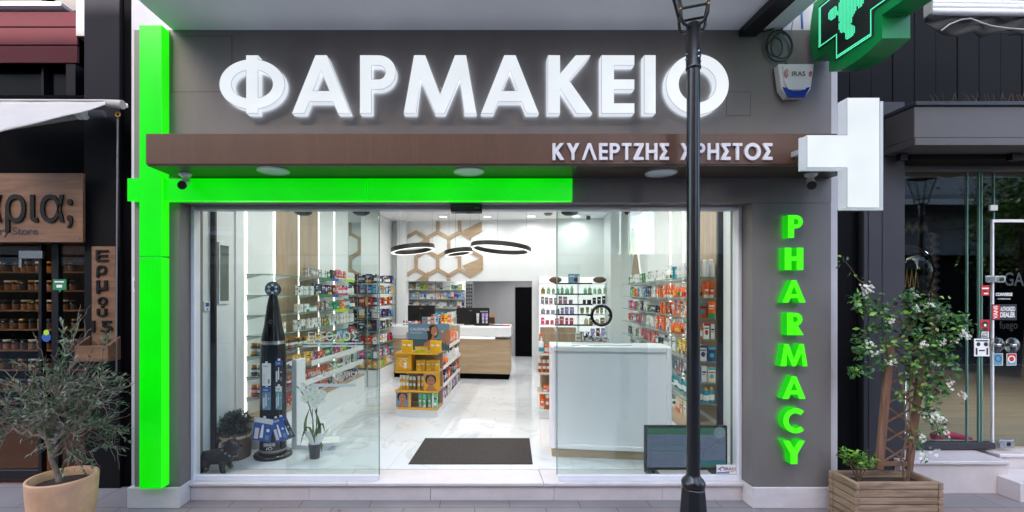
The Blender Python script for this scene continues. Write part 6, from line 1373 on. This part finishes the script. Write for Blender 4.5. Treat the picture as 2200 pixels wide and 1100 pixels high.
ring(887, 535, 9.0, .42, -3, -6.5, 3, 'medium black ring lamp hanging at the left of three'); ring(985, 541, 9.05, .275, -3, -7, 3, 'smallest black ring lamp hanging in the middle'); ring(1076, 533, 9.0, .58, -3.0, 5.5, 3, 'largest black ring lamp hanging at the right of three')
# dome camera and smoke detector on the back of the ceiling
dc = thing('dome_camera', 'small black and white dome camera on the ceiling near the back wall', 'camera', (PX(1264, 10.0), 10.0 - DC, PZ(468, 10.0))); MB().ball((0, 0, 0), .05, 'black_gloss', 14, 10).build('dome', dc); MB().tube([(0, 0, .04), (0, 0, zC - PZ(468, 10.0) - .001)], .045, 'white_plastic', 16).build('mount', dc)
yc = 1005 * (zC - HC) / (Y0 - 458); sd_ = thing('smoke_detector', 'round grey smoke detector on the ceiling right of the ring lamps', 'detector', (PX(1178, yc), yc - DC, zC)); MB().lathe([(.09, -.001), (.09, -.02), (.05, -.05), (.001, -.05)], 'grey_plastic', 20).build('housing', sd_)
# ------------------------------------------------------------------ entrance mat
a, b = P(877, 998, 1713.5 / 366), P(1145, 999, 1713.5 / 366.5)
em = thing('door_mat', 'dark grey carpet mat lying on the marble floor inside the entrance', 'mat', ((a.x + b.x) / 2, a.y, .165)); w_ = (b.x - a.x) / 2; dp_ = .84
MB().add([(-w_, 0, .001), (w_, 0, .001), (w_ + .065, dp_, .001), (-w_ + .08, dp_, .001), (-w_ + .002, .002, .008), (w_ - .002, .002, .008), (w_ + .063, dp_ - .002, .008), (-w_ + .082, dp_ - .002, .008)], [(4, 5, 6, 7), (0, 1, 5, 4), (1, 2, 6, 5), (2, 3, 7, 6), (3, 0, 4, 7)], 'mat_grey').build('pile', em)
# ------------------------------------------------------------------ toothbrush display column
td = thing('toothbrush_display', 'tall black toothbrush shaped display column behind the left glass', 'display stand', (PX(587, 4.95), 4.95 - DC, .165), R(8))
z = lambda py: PZ(py, 4.95) - .165; s49 = 4.95 / F
MB().lathe([(.192, 0), (.192, .02), (.185, .034), (.14, .038)], 'black_gloss', 40).build('base', td)
MB().lathe([(.136, .036), (.138, .05), (.133, .17), (.131, .9), (.13, z(770)), (.124, z(739))], 'black_gloss', 40).build('body', td)
MB().lathe([(.137, .06), (.138, .075), (.136, .09)], 'grey_plastic', 40, cap=False).lathe([(.1245, z(738)), (.1225, z(731))], 'steel', 40, cap=False).build('ring', td)
MB().lathe([(.122, z(737)), (.115, z(722)), (.092, z(700)), (.066, z(660)), (.050, z(643)), (.040, z(636)), (.036, z(630))], 'black_gloss', 40).build('handle', td)
hd = MB().lathe([(.078, 0), (.080, .01), (.080, .04), (.075, .05)], 'black', 36).build('brush_head', td, (0, .02, z(621)), rot=(R(90), 0, 0))
m = MB().lathe([(.055, .0515), (.072, .0515)], 'sky_print', 36, cap=False)
for k in range(6):
    a = R(60 * k + 30); m.lathe([(.0155, .0512), (.0155, .058), (.001, .058)], 'print_white', 12, (.040 * math.cos(a), .040 * math.sin(a), 0))
m.lathe([(.02, .0512), (.02, .056), (.001, .056)], 'print_blue', 14).build('bristles', hd)
m = MB().box(-.022, .022, -.118, -.098, z(722), z(700), 'screen_dark').torus((0, -.094, z(690)), .016, .003, 'grey_plastic', 20, 6); m.build('button', td, bevel=.003)
lt_ = text('Oral-B', -.052, .052, .14, .17, -.137, 'print_white', td, .001, .012); text('iO', -.03, .03, .10, .13, -.138, 'print_white', td, .001)
vt = text('Oral-B', -.05, .05, -.012, .012, 0, 'grey_plastic', td, .001, .012); vt.rotation_euler = (0, R(-90), 0); vt.location = (0, -.112, z(712))
MB().torus((0, -.1355, .155), .001, .001, 'grey_plastic', 6, 4).box(-.062, .062, -.137, -.1355, .134, .176, 'grey_plastic').build('plate', td)
def pack(px0, px1, py0, py1, k1, k2, label, tilt=0, dy=.16, text_=True):
    yc = 4.95 - dy; cx = (px0 + px1) / 2; q = P(cx, py1, yc); w_ = (px1 - px0) * yc / F; h_ = (py1 - py0) * yc / F
    t = thing('toothbrush_pack', label, 'pack', q, 0, 'toothbrush packs hanging on the display', (0, R(tilt), 0))
    MB().box(-w_ / 2, w_ / 2, 0, .012, 0, h_, k1).build('card', t, bevel=.002)
    MB().rectf(-w_ / 2, w_ / 2, h_ * .78, h_, -.0007, k2).rectf(-w_ * .40, -w_ * .18, h_ * .08, h_ * .55, -.0007, 'lilac_letter').rectf(w_ * .2, w_ * .40, h_ * .1, h_ * .3, -.0007, 'sky_print').disc((w_ * .3, -.0008, h_ * .5), w_ * .09, 'print_white', 12).build('print', t)
    if text_: text('Oral-B', -w_ * .35, w_ * .2, h_ * .84, h_ * .93, -.0012, 'print_white' if k2 != 'print_white' else 'print_blue', t, .0006, .01)
    MB().tube([(0, -.006, h_ * .18), (0, -.006, h_ * .5), (0, -.006, h_ * .72)], [w_ * .09, w_ * .07, w_ * .045], 'print_white', 8).build('brush', t)
    MB().box(-.012, .012, .003, .008, h_, h_ + .02, 'paper').build('hang_tab', t)
pack(563, 581, 781, 829, 'paper', 'print_white', 'white toothbrush pack in the upper left of the display'); pack(591, 607, 775, 824, 'print_dark', 'print_blue', 'dark blue toothbrush pack in the upper right of the display', 0, .15)
pack(563, 581, 832, 881, 'sky_print', 'print_blue', 'light blue toothbrush pack in the middle left of the display'); pack(592, 605, 830, 880, 'print_teal', 'print_white', 'teal and white toothbrush pack in the middle right of the display', 0, .15)
pack(540, 580, 898, 948, 'print_blue', 'lilac_letter', 'wide purple topped toothbrush box hanging tilted at lower left', 9, .19); pack(592, 620, 897, 947, 'print_blue', 'print_blue', 'blue toothbrush box hanging tilted at the lower middle', -16, .185); pack(614, 634, 892, 942, 'print_dark', 'print_blue', 'dark toothbrush box hanging tilted at the lower right', -24, .165)
# ------------------------------------------------------------------ small things behind the left pane
pb = thing('potted_plant', 'bushy dark green plant with small leaves in the wrapped basket', 'plant', (PX(504, 4.9), 4.9 - DC, .44)); fo, st = MB(), MB()
for k in range(46):
    a, e = rt.uniform(0, 6.3), rt.uniform(.15, 1.45); d = Vector((math.cos(a) * math.cos(e), math.sin(a) * math.cos(e), math.sin(e))); L_ = rt.uniform(.13, .23); st.tube([(0, 0, -.06), d * L_ * .5, d * L_], [.005, .004, .002], 'vine', 5, False)
    for j in range(24): leaf(fo, d * L_ * rt.uniform(.55, 1.02) + rv(.012), d + rv(.7), rv(.4) + Vector((0, 0, 1)), rt.uniform(.035, .05), rt.uniform(.009, .013), rt.choice(['plant_a', 'plant_a', 'plant_b']))
st.build('stem', pb); fo.build('foliage', pb)
bk = thing('plant_basket', 'brown cloth wrapped basket with a beige ribbon bow', 'basket', (PX(504, 4.9), 4.9 - DC, .165))
m = MB(); vs_ = []; n = 36
for i, (r_, z_) in enumerate(((.145, 0), (.155, .03), (.165, .12), (.16, .2), (.15, .235), (.165, .275), (.15, .27), (.13, .23))):
    for j in range(n): a = 2 * math.pi * j / n; w_ = 1 + .035 * math.sin(a * 7 + i) + .02 * math.sin(a * 13); vs_.append((r_ * w_ * math.cos(a), r_ * w_ * math.sin(a), z_))
m.add(vs_, [(i * n + j, i * n + (j + 1) % n, (i + 1) * n + (j + 1) % n, (i + 1) * n + j) for i in range(7) for j in range(n)], 'basket', True).add(vs_[:n], [tuple(reversed(range(n)))], 'basket'); m.build('wrap', bk)
m = MB()
def rib(pts, w_): 
    pts = [Vector(p) for p in pts]; v = []
    for i, p in enumerate(pts): v += [p - Vector((w_ / 2, 0, 0)), p + Vector((w_ / 2, 0, 0))]
    m.add(v, [(2 * i, 2 * i + 1, 2 * i + 3, 2 * i + 2) for i in range(len(pts) - 1)], 'ribbon', True)
m.lathe([(.158, .215), (.158, .245)], 'ribbon', 36, cap=False)
rib([(.0, -.165, .23), (-.05, -.185, .2), (-.07, -.185, .1), (-.06, -.18, .05)], .024); rib([(.0, -.165, .23), (.03, -.19, .2), (.035, -.19, .12), (.05, -.18, .08)], .024); rib([(-.02, -.17, .24), (-.06, -.19, .26), (-.02, -.19, .225)], .02); rib([(.02, -.17, .24), (.07, -.19, .265), (.02, -.19, .22)], .02)
m.build('ribbon', bk).modifiers.new('thick', 'SOLIDIFY').thickness = .002
# white stand board, tray with a book, orchid
wb = thing('white_stand_board', 'narrow upright white display board on a low white base', 'display board', (PX(632, 5.15), 5.15 - DC, .165), ROT); MB().box(-.03, .03, 0, .2, 0, PZ(775, 5.1) - .165, 'cabinet').build('board', wb, bevel=.004); MB().box(.0305, .38, .0, .3, .0, .045, 'cabinet').build('base', wb, bevel=.004)
bk2 = thing('white_book', 'white book lying on the low white base beside the orchid', 'book', (PX(690, 5.1), 5.2 - DC, .211), R(12)); MB().box(-.15, .15, -.1, .12, 0, .03, 'paper').build('pages', bk2); MB().box(-.155, .155, -.105, .125, .0305, .034, 'print_white').rectf(-.1, .0, .0, .02, -.106, 'print_dark').build('cover', bk2)
op = thing('orchid_pot', 'small dark grey plastic pot holding the white orchid', 'plant pot', (PX(676, 4.87), 4.87 - DC, .165)); MB().lathe([(.047, 0), (.05, .004), (.064, .15), (.066, .152), (.062, .15), (.058, .12)], 'grey_dark' if 'grey_dark' in MATS else 'cladding', 28).build('shell', op)
oc_ = thing('white_orchid', 'white flowering orchid with a paper wrap bending over the pot', 'plant', (PX(676, 4.87), 4.87 - DC, .30)); OQ = lambda x, y, dy=0: P(x, y, 4.87 + dy) - Vector(oc_.location); m = MB()
m.tube([OQ(676, 950), OQ(672, 900), OQ(664, 870), OQ(650, 845), OQ(638, 830)], .006, 'stem_green', 6).tube([OQ(674, 950), OQ(682, 905), OQ(678, 870), OQ(688, 850)], .006, 'stem_green', 6).tube([OQ(672, 950), OQ(671, 865)], .004, 'vine', 5).tube([OQ(679, 945), OQ(681, 870)], .005, 'near_black', 5); m.build('stem', oc_)
m = MB()
for a, b, c in (((674, 950), (662, 880), (645, 958)), ((678, 950), (690, 880), (698, 930)), ((674, 950), (640, 930), (668, 872)), ((676, 950), (700, 930), (672, 872)), ((676, 950), (690, 935), (692, 975))):
    p, q, r_ = OQ(*a), OQ(*b), OQ(*c); v = []
    for i in range(9):
        s = i / 8; x = p * (1 - s) ** 2 + q * 2 * s * (1 - s) + r_ * s * s; w_ = .017 * math.sin(math.pi * min(.97, .1 + s * .9)); v += [x + Vector((-w_, 0, 0)), x + Vector((w_, 0, .003))]
    m.add(v, [(2 * i, 2 * i + 1, 2 * i + 3, 2 * i + 2) for i in range(8)], 'stem_green', True)
m.build('leaf', oc_)
m = MB()
for x, y, s in ((652, 828, .8), (656, 856, 1), (692, 858, 1), (696, 846, .9), (676, 872, .9), (660, 842, 1), (668, 836, 1.1), (676, 846, 1.1), (684, 852, 1), (672, 858, 1.1), (664, 852, .9), (682, 864, .9), (690, 842, .8), (678, 832, .9), (646, 836, .6)):
    c = OQ(x, y, -.03); a0 = rt.uniform(0, 1.2)
    for k in range(5):
        a = a0 + k * 2 * math.pi / 5; d = Vector((math.cos(a), -.25, math.sin(a))); sd2 = Vector((-math.sin(a), 0, math.cos(a))); L_ = .042 * s; W2 = .024 * s
        m.add([c, c + d * L_ * .5 + sd2 * W2, c + d * L_ + sd2 * W2 * .5, c + d * L_ - sd2 * W2 * .5, c + d * L_ * .5 - sd2 * W2], [(0, 1, 2, 3, 4)], 'orchid')
    m.ball(c + Vector((0, -.012, 0)), .006 * s, 'lime', 8, 6)
m.build('blossoms', oc_)
m = MB()
for k, (a0, h_) in enumerate(((-2.6, .16), (-1.7, .2), (-.9, .17), (-.2, .19), (.8, .15), (2.2, .17))):
    v = [];
    for i in range(7):
        s = i / 6; r_ = .05 + .11 * s; z_ = 1.1 * h_ * s - .03 * s * s
        for j in range(5): a = a0 + (j - 2) * .22 * (1 - .65 * s); v.append((r_ * math.cos(a), r_ * math.sin(a), z_))
    m.add(v, [(i * 5 + j, i * 5 + j + 1, (i + 1) * 5 + j + 1, (i + 1) * 5 + j) for i in range(6) for j in range(4)], 'paper', True)
m.build('paper_wrap', oc_).modifiers.new('thick', 'SOLIDIFY').thickness = .0015
# thermostat on the side wall
qv = wv(4.68, uL); th = thing('thermostat', 'small white thermostat with a blue screen on the left side wall', 'thermostat', I(uL, qv, 1.70), FU); MB().box(-.04, .04, -.02, -.001, 0, .10, 'white_plastic').build('housing', th, bevel=.004); MB().rectf(-.025, .025, .045, .085, -.0208, 'print_blue').build('display', th); MB().disc((0, -.0208, .02), .013, 'grey_plastic').build('dial', th)
# ------------------------------------------------------------------ screen in the right window with sticker
yt = 4.42; tv = thing('window_screen', 'dark window screen showing a blue table and map under a green header', 'screen', (PX(1474, yt), yt - DC, .165)); ox, oz = tv.location.x, .165
q = lambda x, y: (PX(x, yt) - ox, PZ(y, yt) - oz)
x0, z0 = q(1386, 1010); x1, z1 = q(1563, 915); MB().box(x0, x1, 0, .04, z0, z1, 'black').build('bezel', tv, bevel=.004)
def pane(a, b, c, d, k, y): p, r_ = q(a, d), q(b, c); return (p[0], r_[0], p[1], r_[1], y, k)
MB().rectf(*pane(1391, 1559, 919, 1004, 'screen_blue', -.0008)).rectf(*pane(1391, 1559, 919, 934, 'screen_green', -.0014)).rectf(*pane(1391, 1480, 955, 957, 'screen_green', -.0014)).rectf(*pane(1391, 1480, 968, 970, 'screen_green', -.0014)).rectf(*pane(1500, 1558, 989, 1003, 'screen_teal', -.0014)).rectf(*pane(1500, 1558, 999, 1003, 'screen_green', -.0018)).build('display', tv)
m = MB(); rs = random.Random(2)
for i in range(14):
    y_ = 938 + i * 4.6
    if abs(y_ - 956) < 2.5 or abs(y_ - 969) < 2.5: continue
    for j in range(5): x_ = 1394 + j * 16; m.rectf(*pane(x_, x_ + rs.uniform(5, 13), y_, y_ + 1.4, 'screen_ink', -.0014))
m.build('table_text', tv); m = MB()
for i in range(16):
    a = q(rs.uniform(1502, 1552), rs.uniform(940, 985)); an = rs.uniform(0, 3.14); l = rs.uniform(.03, .09); m.tube([(max(x0 + .5 * (x1 - x0), a[0] - l * math.cos(an)), -.0014, min(q(0, 938)[1], max(q(0, 987)[1], a[1] - l * math.sin(an)))), (min(x1 - .02, a[0] + l * math.cos(an)), -.0014, min(q(0, 938)[1], max(q(0, 987)[1], a[1] + l * math.sin(an))))], .0018, 'screen_ink', 4, False)
m.build('map_lines', tv)
c = q(1546, 929); MB().torus((c[0], -.002, c[1]), .045, .004, 'screen_line', 30, 6).torus((c[0], -.002, c[1]), .028, .003, 'screen_line', 24, 6).build('round_badge', tv)
m = MB(); c = q(1546, 929)
for k in range(5): a, b = R(90 + 144 * k), R(90 + 144 * (k + 1)); m.tube([(c[0] + .02 * math.cos(a), -.003, c[1] + .02 * math.sin(a)), (c[0] + .02 * math.cos(b), -.003, c[1] + .02 * math.sin(b))], .002, 'screen_line', 4, False)
m.build('star', tv)
MB().box(x0 + .02, x0 + .14, -.05, .09, 0, .012, 'black').box(x0 + .07, x0 + .09, .0, .03, .0125, z0 - .001, 'black').box(x1 - .14, x1 - .02, -.05, .09, 0, .012, 'black').box(x1 - .09, x1 - .07, .0, .03, .0125, z0 - .001, 'black').build('foot', tv)
sk = thing('alarm_sticker', 'white security company sticker in the lower right corner of the window', 'sticker', (PX(1561, 4.275), FY - .0008, PZ(1019, 4.275))); w_, h_ = 21 * 4.275 / F, 20 * 4.275 / F
MB().box(-w_, w_, -.001, .002, 0, h_, 'print_white').build('sheet', sk); text('IRAS', -.01, .065, h_ * .42, h_ * .72, -.0016, 'print_dark', sk, .0005, .012); MB().rectf(-w_ + .004, w_ * .3, .006, .018, -.0016, 'print_blue').rectf(-w_ * .1, w_ * .8, .024, .028, -.0016, 'print_red').build('print', sk)
m = MB(); m.tube([(-.075, -.002, .045), (-.04, -.002, .065), (-.02, -.002, .06)], .004, 'print_dark', 5).tube([(-.06, -.002, .05), (-.055, -.002, .03)], .004, 'print_blue', 5)
for r_ in (.012, .02): m.tube([(-.005 + r_ * math.cos(R(a)), -.002, h_ * .57 + r_ * math.sin(R(a))) for a in range(120, 245, 20)], .0018, 'print_red', 4).tube([(.064 + r_ * math.cos(R(a)), -.002, h_ * .57 + r_ * math.sin(R(a))) for a in range(-60, 65, 20)], .0018, 'print_red', 4)
m.build('emblem', sk)
# ------------------------------------------------------------------ bulldog figure
def skin_mesh(name, joints, bones, key, sub=2):
    me = bpy.data.meshes.new(name); ks = list(joints); me.from_pydata([joints[k][:3] for k in ks], [(ks.index(a), ks.index(b)) for a, b in bones], [])
    o = bpy.data.objects.new(name, me); COL.objects.link(o); s = o.modifiers.new('s', 'SKIN'); s.use_smooth_shade = True
    for i, k in enumerate(ks):
        r_ = joints[k][3]; r_ = r_ if isinstance(r_, tuple) else (r_, r_); me.skin_vertices[0].data[i].radius = r_; me.skin_vertices[0].data[i].use_root = i == 0
    u_ = o.modifiers.new('u', 'SUBSURF'); u_.levels = u_.render_levels = sub
    dg = bpy.context.evaluated_depsgraph_get(); me2 = bpy.data.meshes.new_from_object(o.evaluated_get(dg)); bpy.data.objects.remove(o); bpy.data.meshes.remove(me)
    me2.materials.clear(); me2.materials.append(MATS[key]); me2.name = name
    for p in me2.polygons: p.use_smooth = True
    return me2
dg_ = thing('bulldog_statue', 'black bulldog statue with studded collar standing in the left corner of the window', 'statue', (PX(472, 4.46), 4.46 - DC, .165), R(4))
J = {'pel': (-.13, 0, .155, .062), 'mid': (-.05, 0, .155, .068), 'che': (.05, 0, .165, .083), 'nek': (.095, 0, .215, .066), 'hed': (.125, -.005, .262, .066), 'muz': (.165, -.012, .245, .043), 'nos': (.188, -.015, .25, .032)}
bn = [('pel', 'mid'), ('mid', 'che'), ('che', 'nek'), ('nek', 'hed'), ('hed', 'muz'), ('muz', 'nos')]
for s, n in ((-1, 'a'), (1, 'b')):
    J.update({'sh' + n: (.06, s * .062, .13, .042), 'el' + n: (.05, s * .072, .08, .030), 'wr' + n: (.062, s * .074, .035, .024), 'fp' + n: (.085, s * .076, .018, .022)}); bn += [('che', 'sh' + n), ('sh' + n, 'el' + n), ('el' + n, 'wr' + n), ('wr' + n, 'fp' + n)]
    J.update({'hp' + n: (-.14, s * .055, .13, .044), 'kn' + n: (-.11, s * .066, .085, .034), 'hk' + n: (-.15, s * .068, .05, .022), 'hf' + n: (-.135, s * .07, .018, .021)}); bn += [('pel', 'hp' + n), ('hp' + n, 'kn' + n), ('kn' + n, 'hk' + n), ('hk' + n, 'hf' + n)]
    J.update({'er' + n: (.108, s * .052, .315, .017), 'et' + n: (.112, s * .066, .338, .007)}); bn += [('hed', 'er' + n), ('er' + n, 'et' + n)]
J.update({'tl': (-.185, 0, .195, .016), 'tt': (-.20, .004, .215, .009)}); bn += [('pel', 'tl'), ('tl', 'tt')]
link('body', skin_mesh('body', J, bn, 'dog'), dg_)
m = MB(); m.torus((0, 0, 0), .074, .010, 'black', 30, 8, 'z')
for k in range(12): a = R(30 * k); m.ball((.084 * math.cos(a), .084 * math.sin(a), 0), .007, 'steel', 8, 6)
m.build('collar', dg_, (.088, 0, .212), rot=(0, R(38), 0))
m = MB().ball((.152, -.060, .285), .008, 'black_gloss', 8, 6).ball((.158, .040, .285), .008, 'black_gloss', 8, 6).ball((.205, -.016, .262), .012, 'black_gloss', 8, 6); m.build('face', dg_)
# ------------------------------------------------------------------ past 300 cartons the smallest in view become one mass
def merge_rest(kind, keep, name):
    allc = [o for o in bpy.data.objects if o.get('category') == kind.replace('_', ' ') and o.get('group')]
    allc.sort(key=lambda o: -(o.dimensions.z * o.dimensions.x) / (o.location.y + DC) ** 2 + (.0 if o['group'] in (gl, gr, yg_) else .004))
    rest = allc[keep:]
    if not rest: return
    vs_, fs_, mi, tc_ = [], [], [], []; mats_ = ['tint_attr', 'print_white', 'print_dark', 'print_red', 'print_blue', 'print_green', 'print_teal', 'yellow_print']
    for o in rest:
        me = o.data; off = len(vs_); mw = Matrix.Translation(o.location) @ o.rotation_euler.to_matrix().to_4x4() @ Matrix.Diagonal((*o.scale, 1)); vs_ += [mw @ v.co for v in me.vertices]; acc = rp.choice(mats_[3:] + ['print_white'])
        for p in me.polygons:
            fs_.append([i + off for i in p.vertices]); k = me.materials[p.material_index].name; mi.append(mats_.index({'tint': 'tint_attr', 'accent': acc}.get(k, k))); tc_.append(tuple(o.color))
    me = bpy.data.meshes.new(name); me.from_pydata(vs_, [], fs_)
    for k in mats_: me.materials.append(MATS[k])
    me.polygons.foreach_set('material_index', mi)
    at = me.attributes.new('tint', 'FLOAT_COLOR', 'FACE'); at.data.foreach_set('color', [x for t_ in tc_ for x in t_])
    me.update(); tag(link(name, me), 'mass of the smaller medicine cartons on the farther shelves of the shop', 'cartons', None, 'stuff')
    for o in rest: bpy.data.objects.remove(o)
bpy.context.view_layer.update()
merge_rest('carton', 295, 'medicine_cartons')
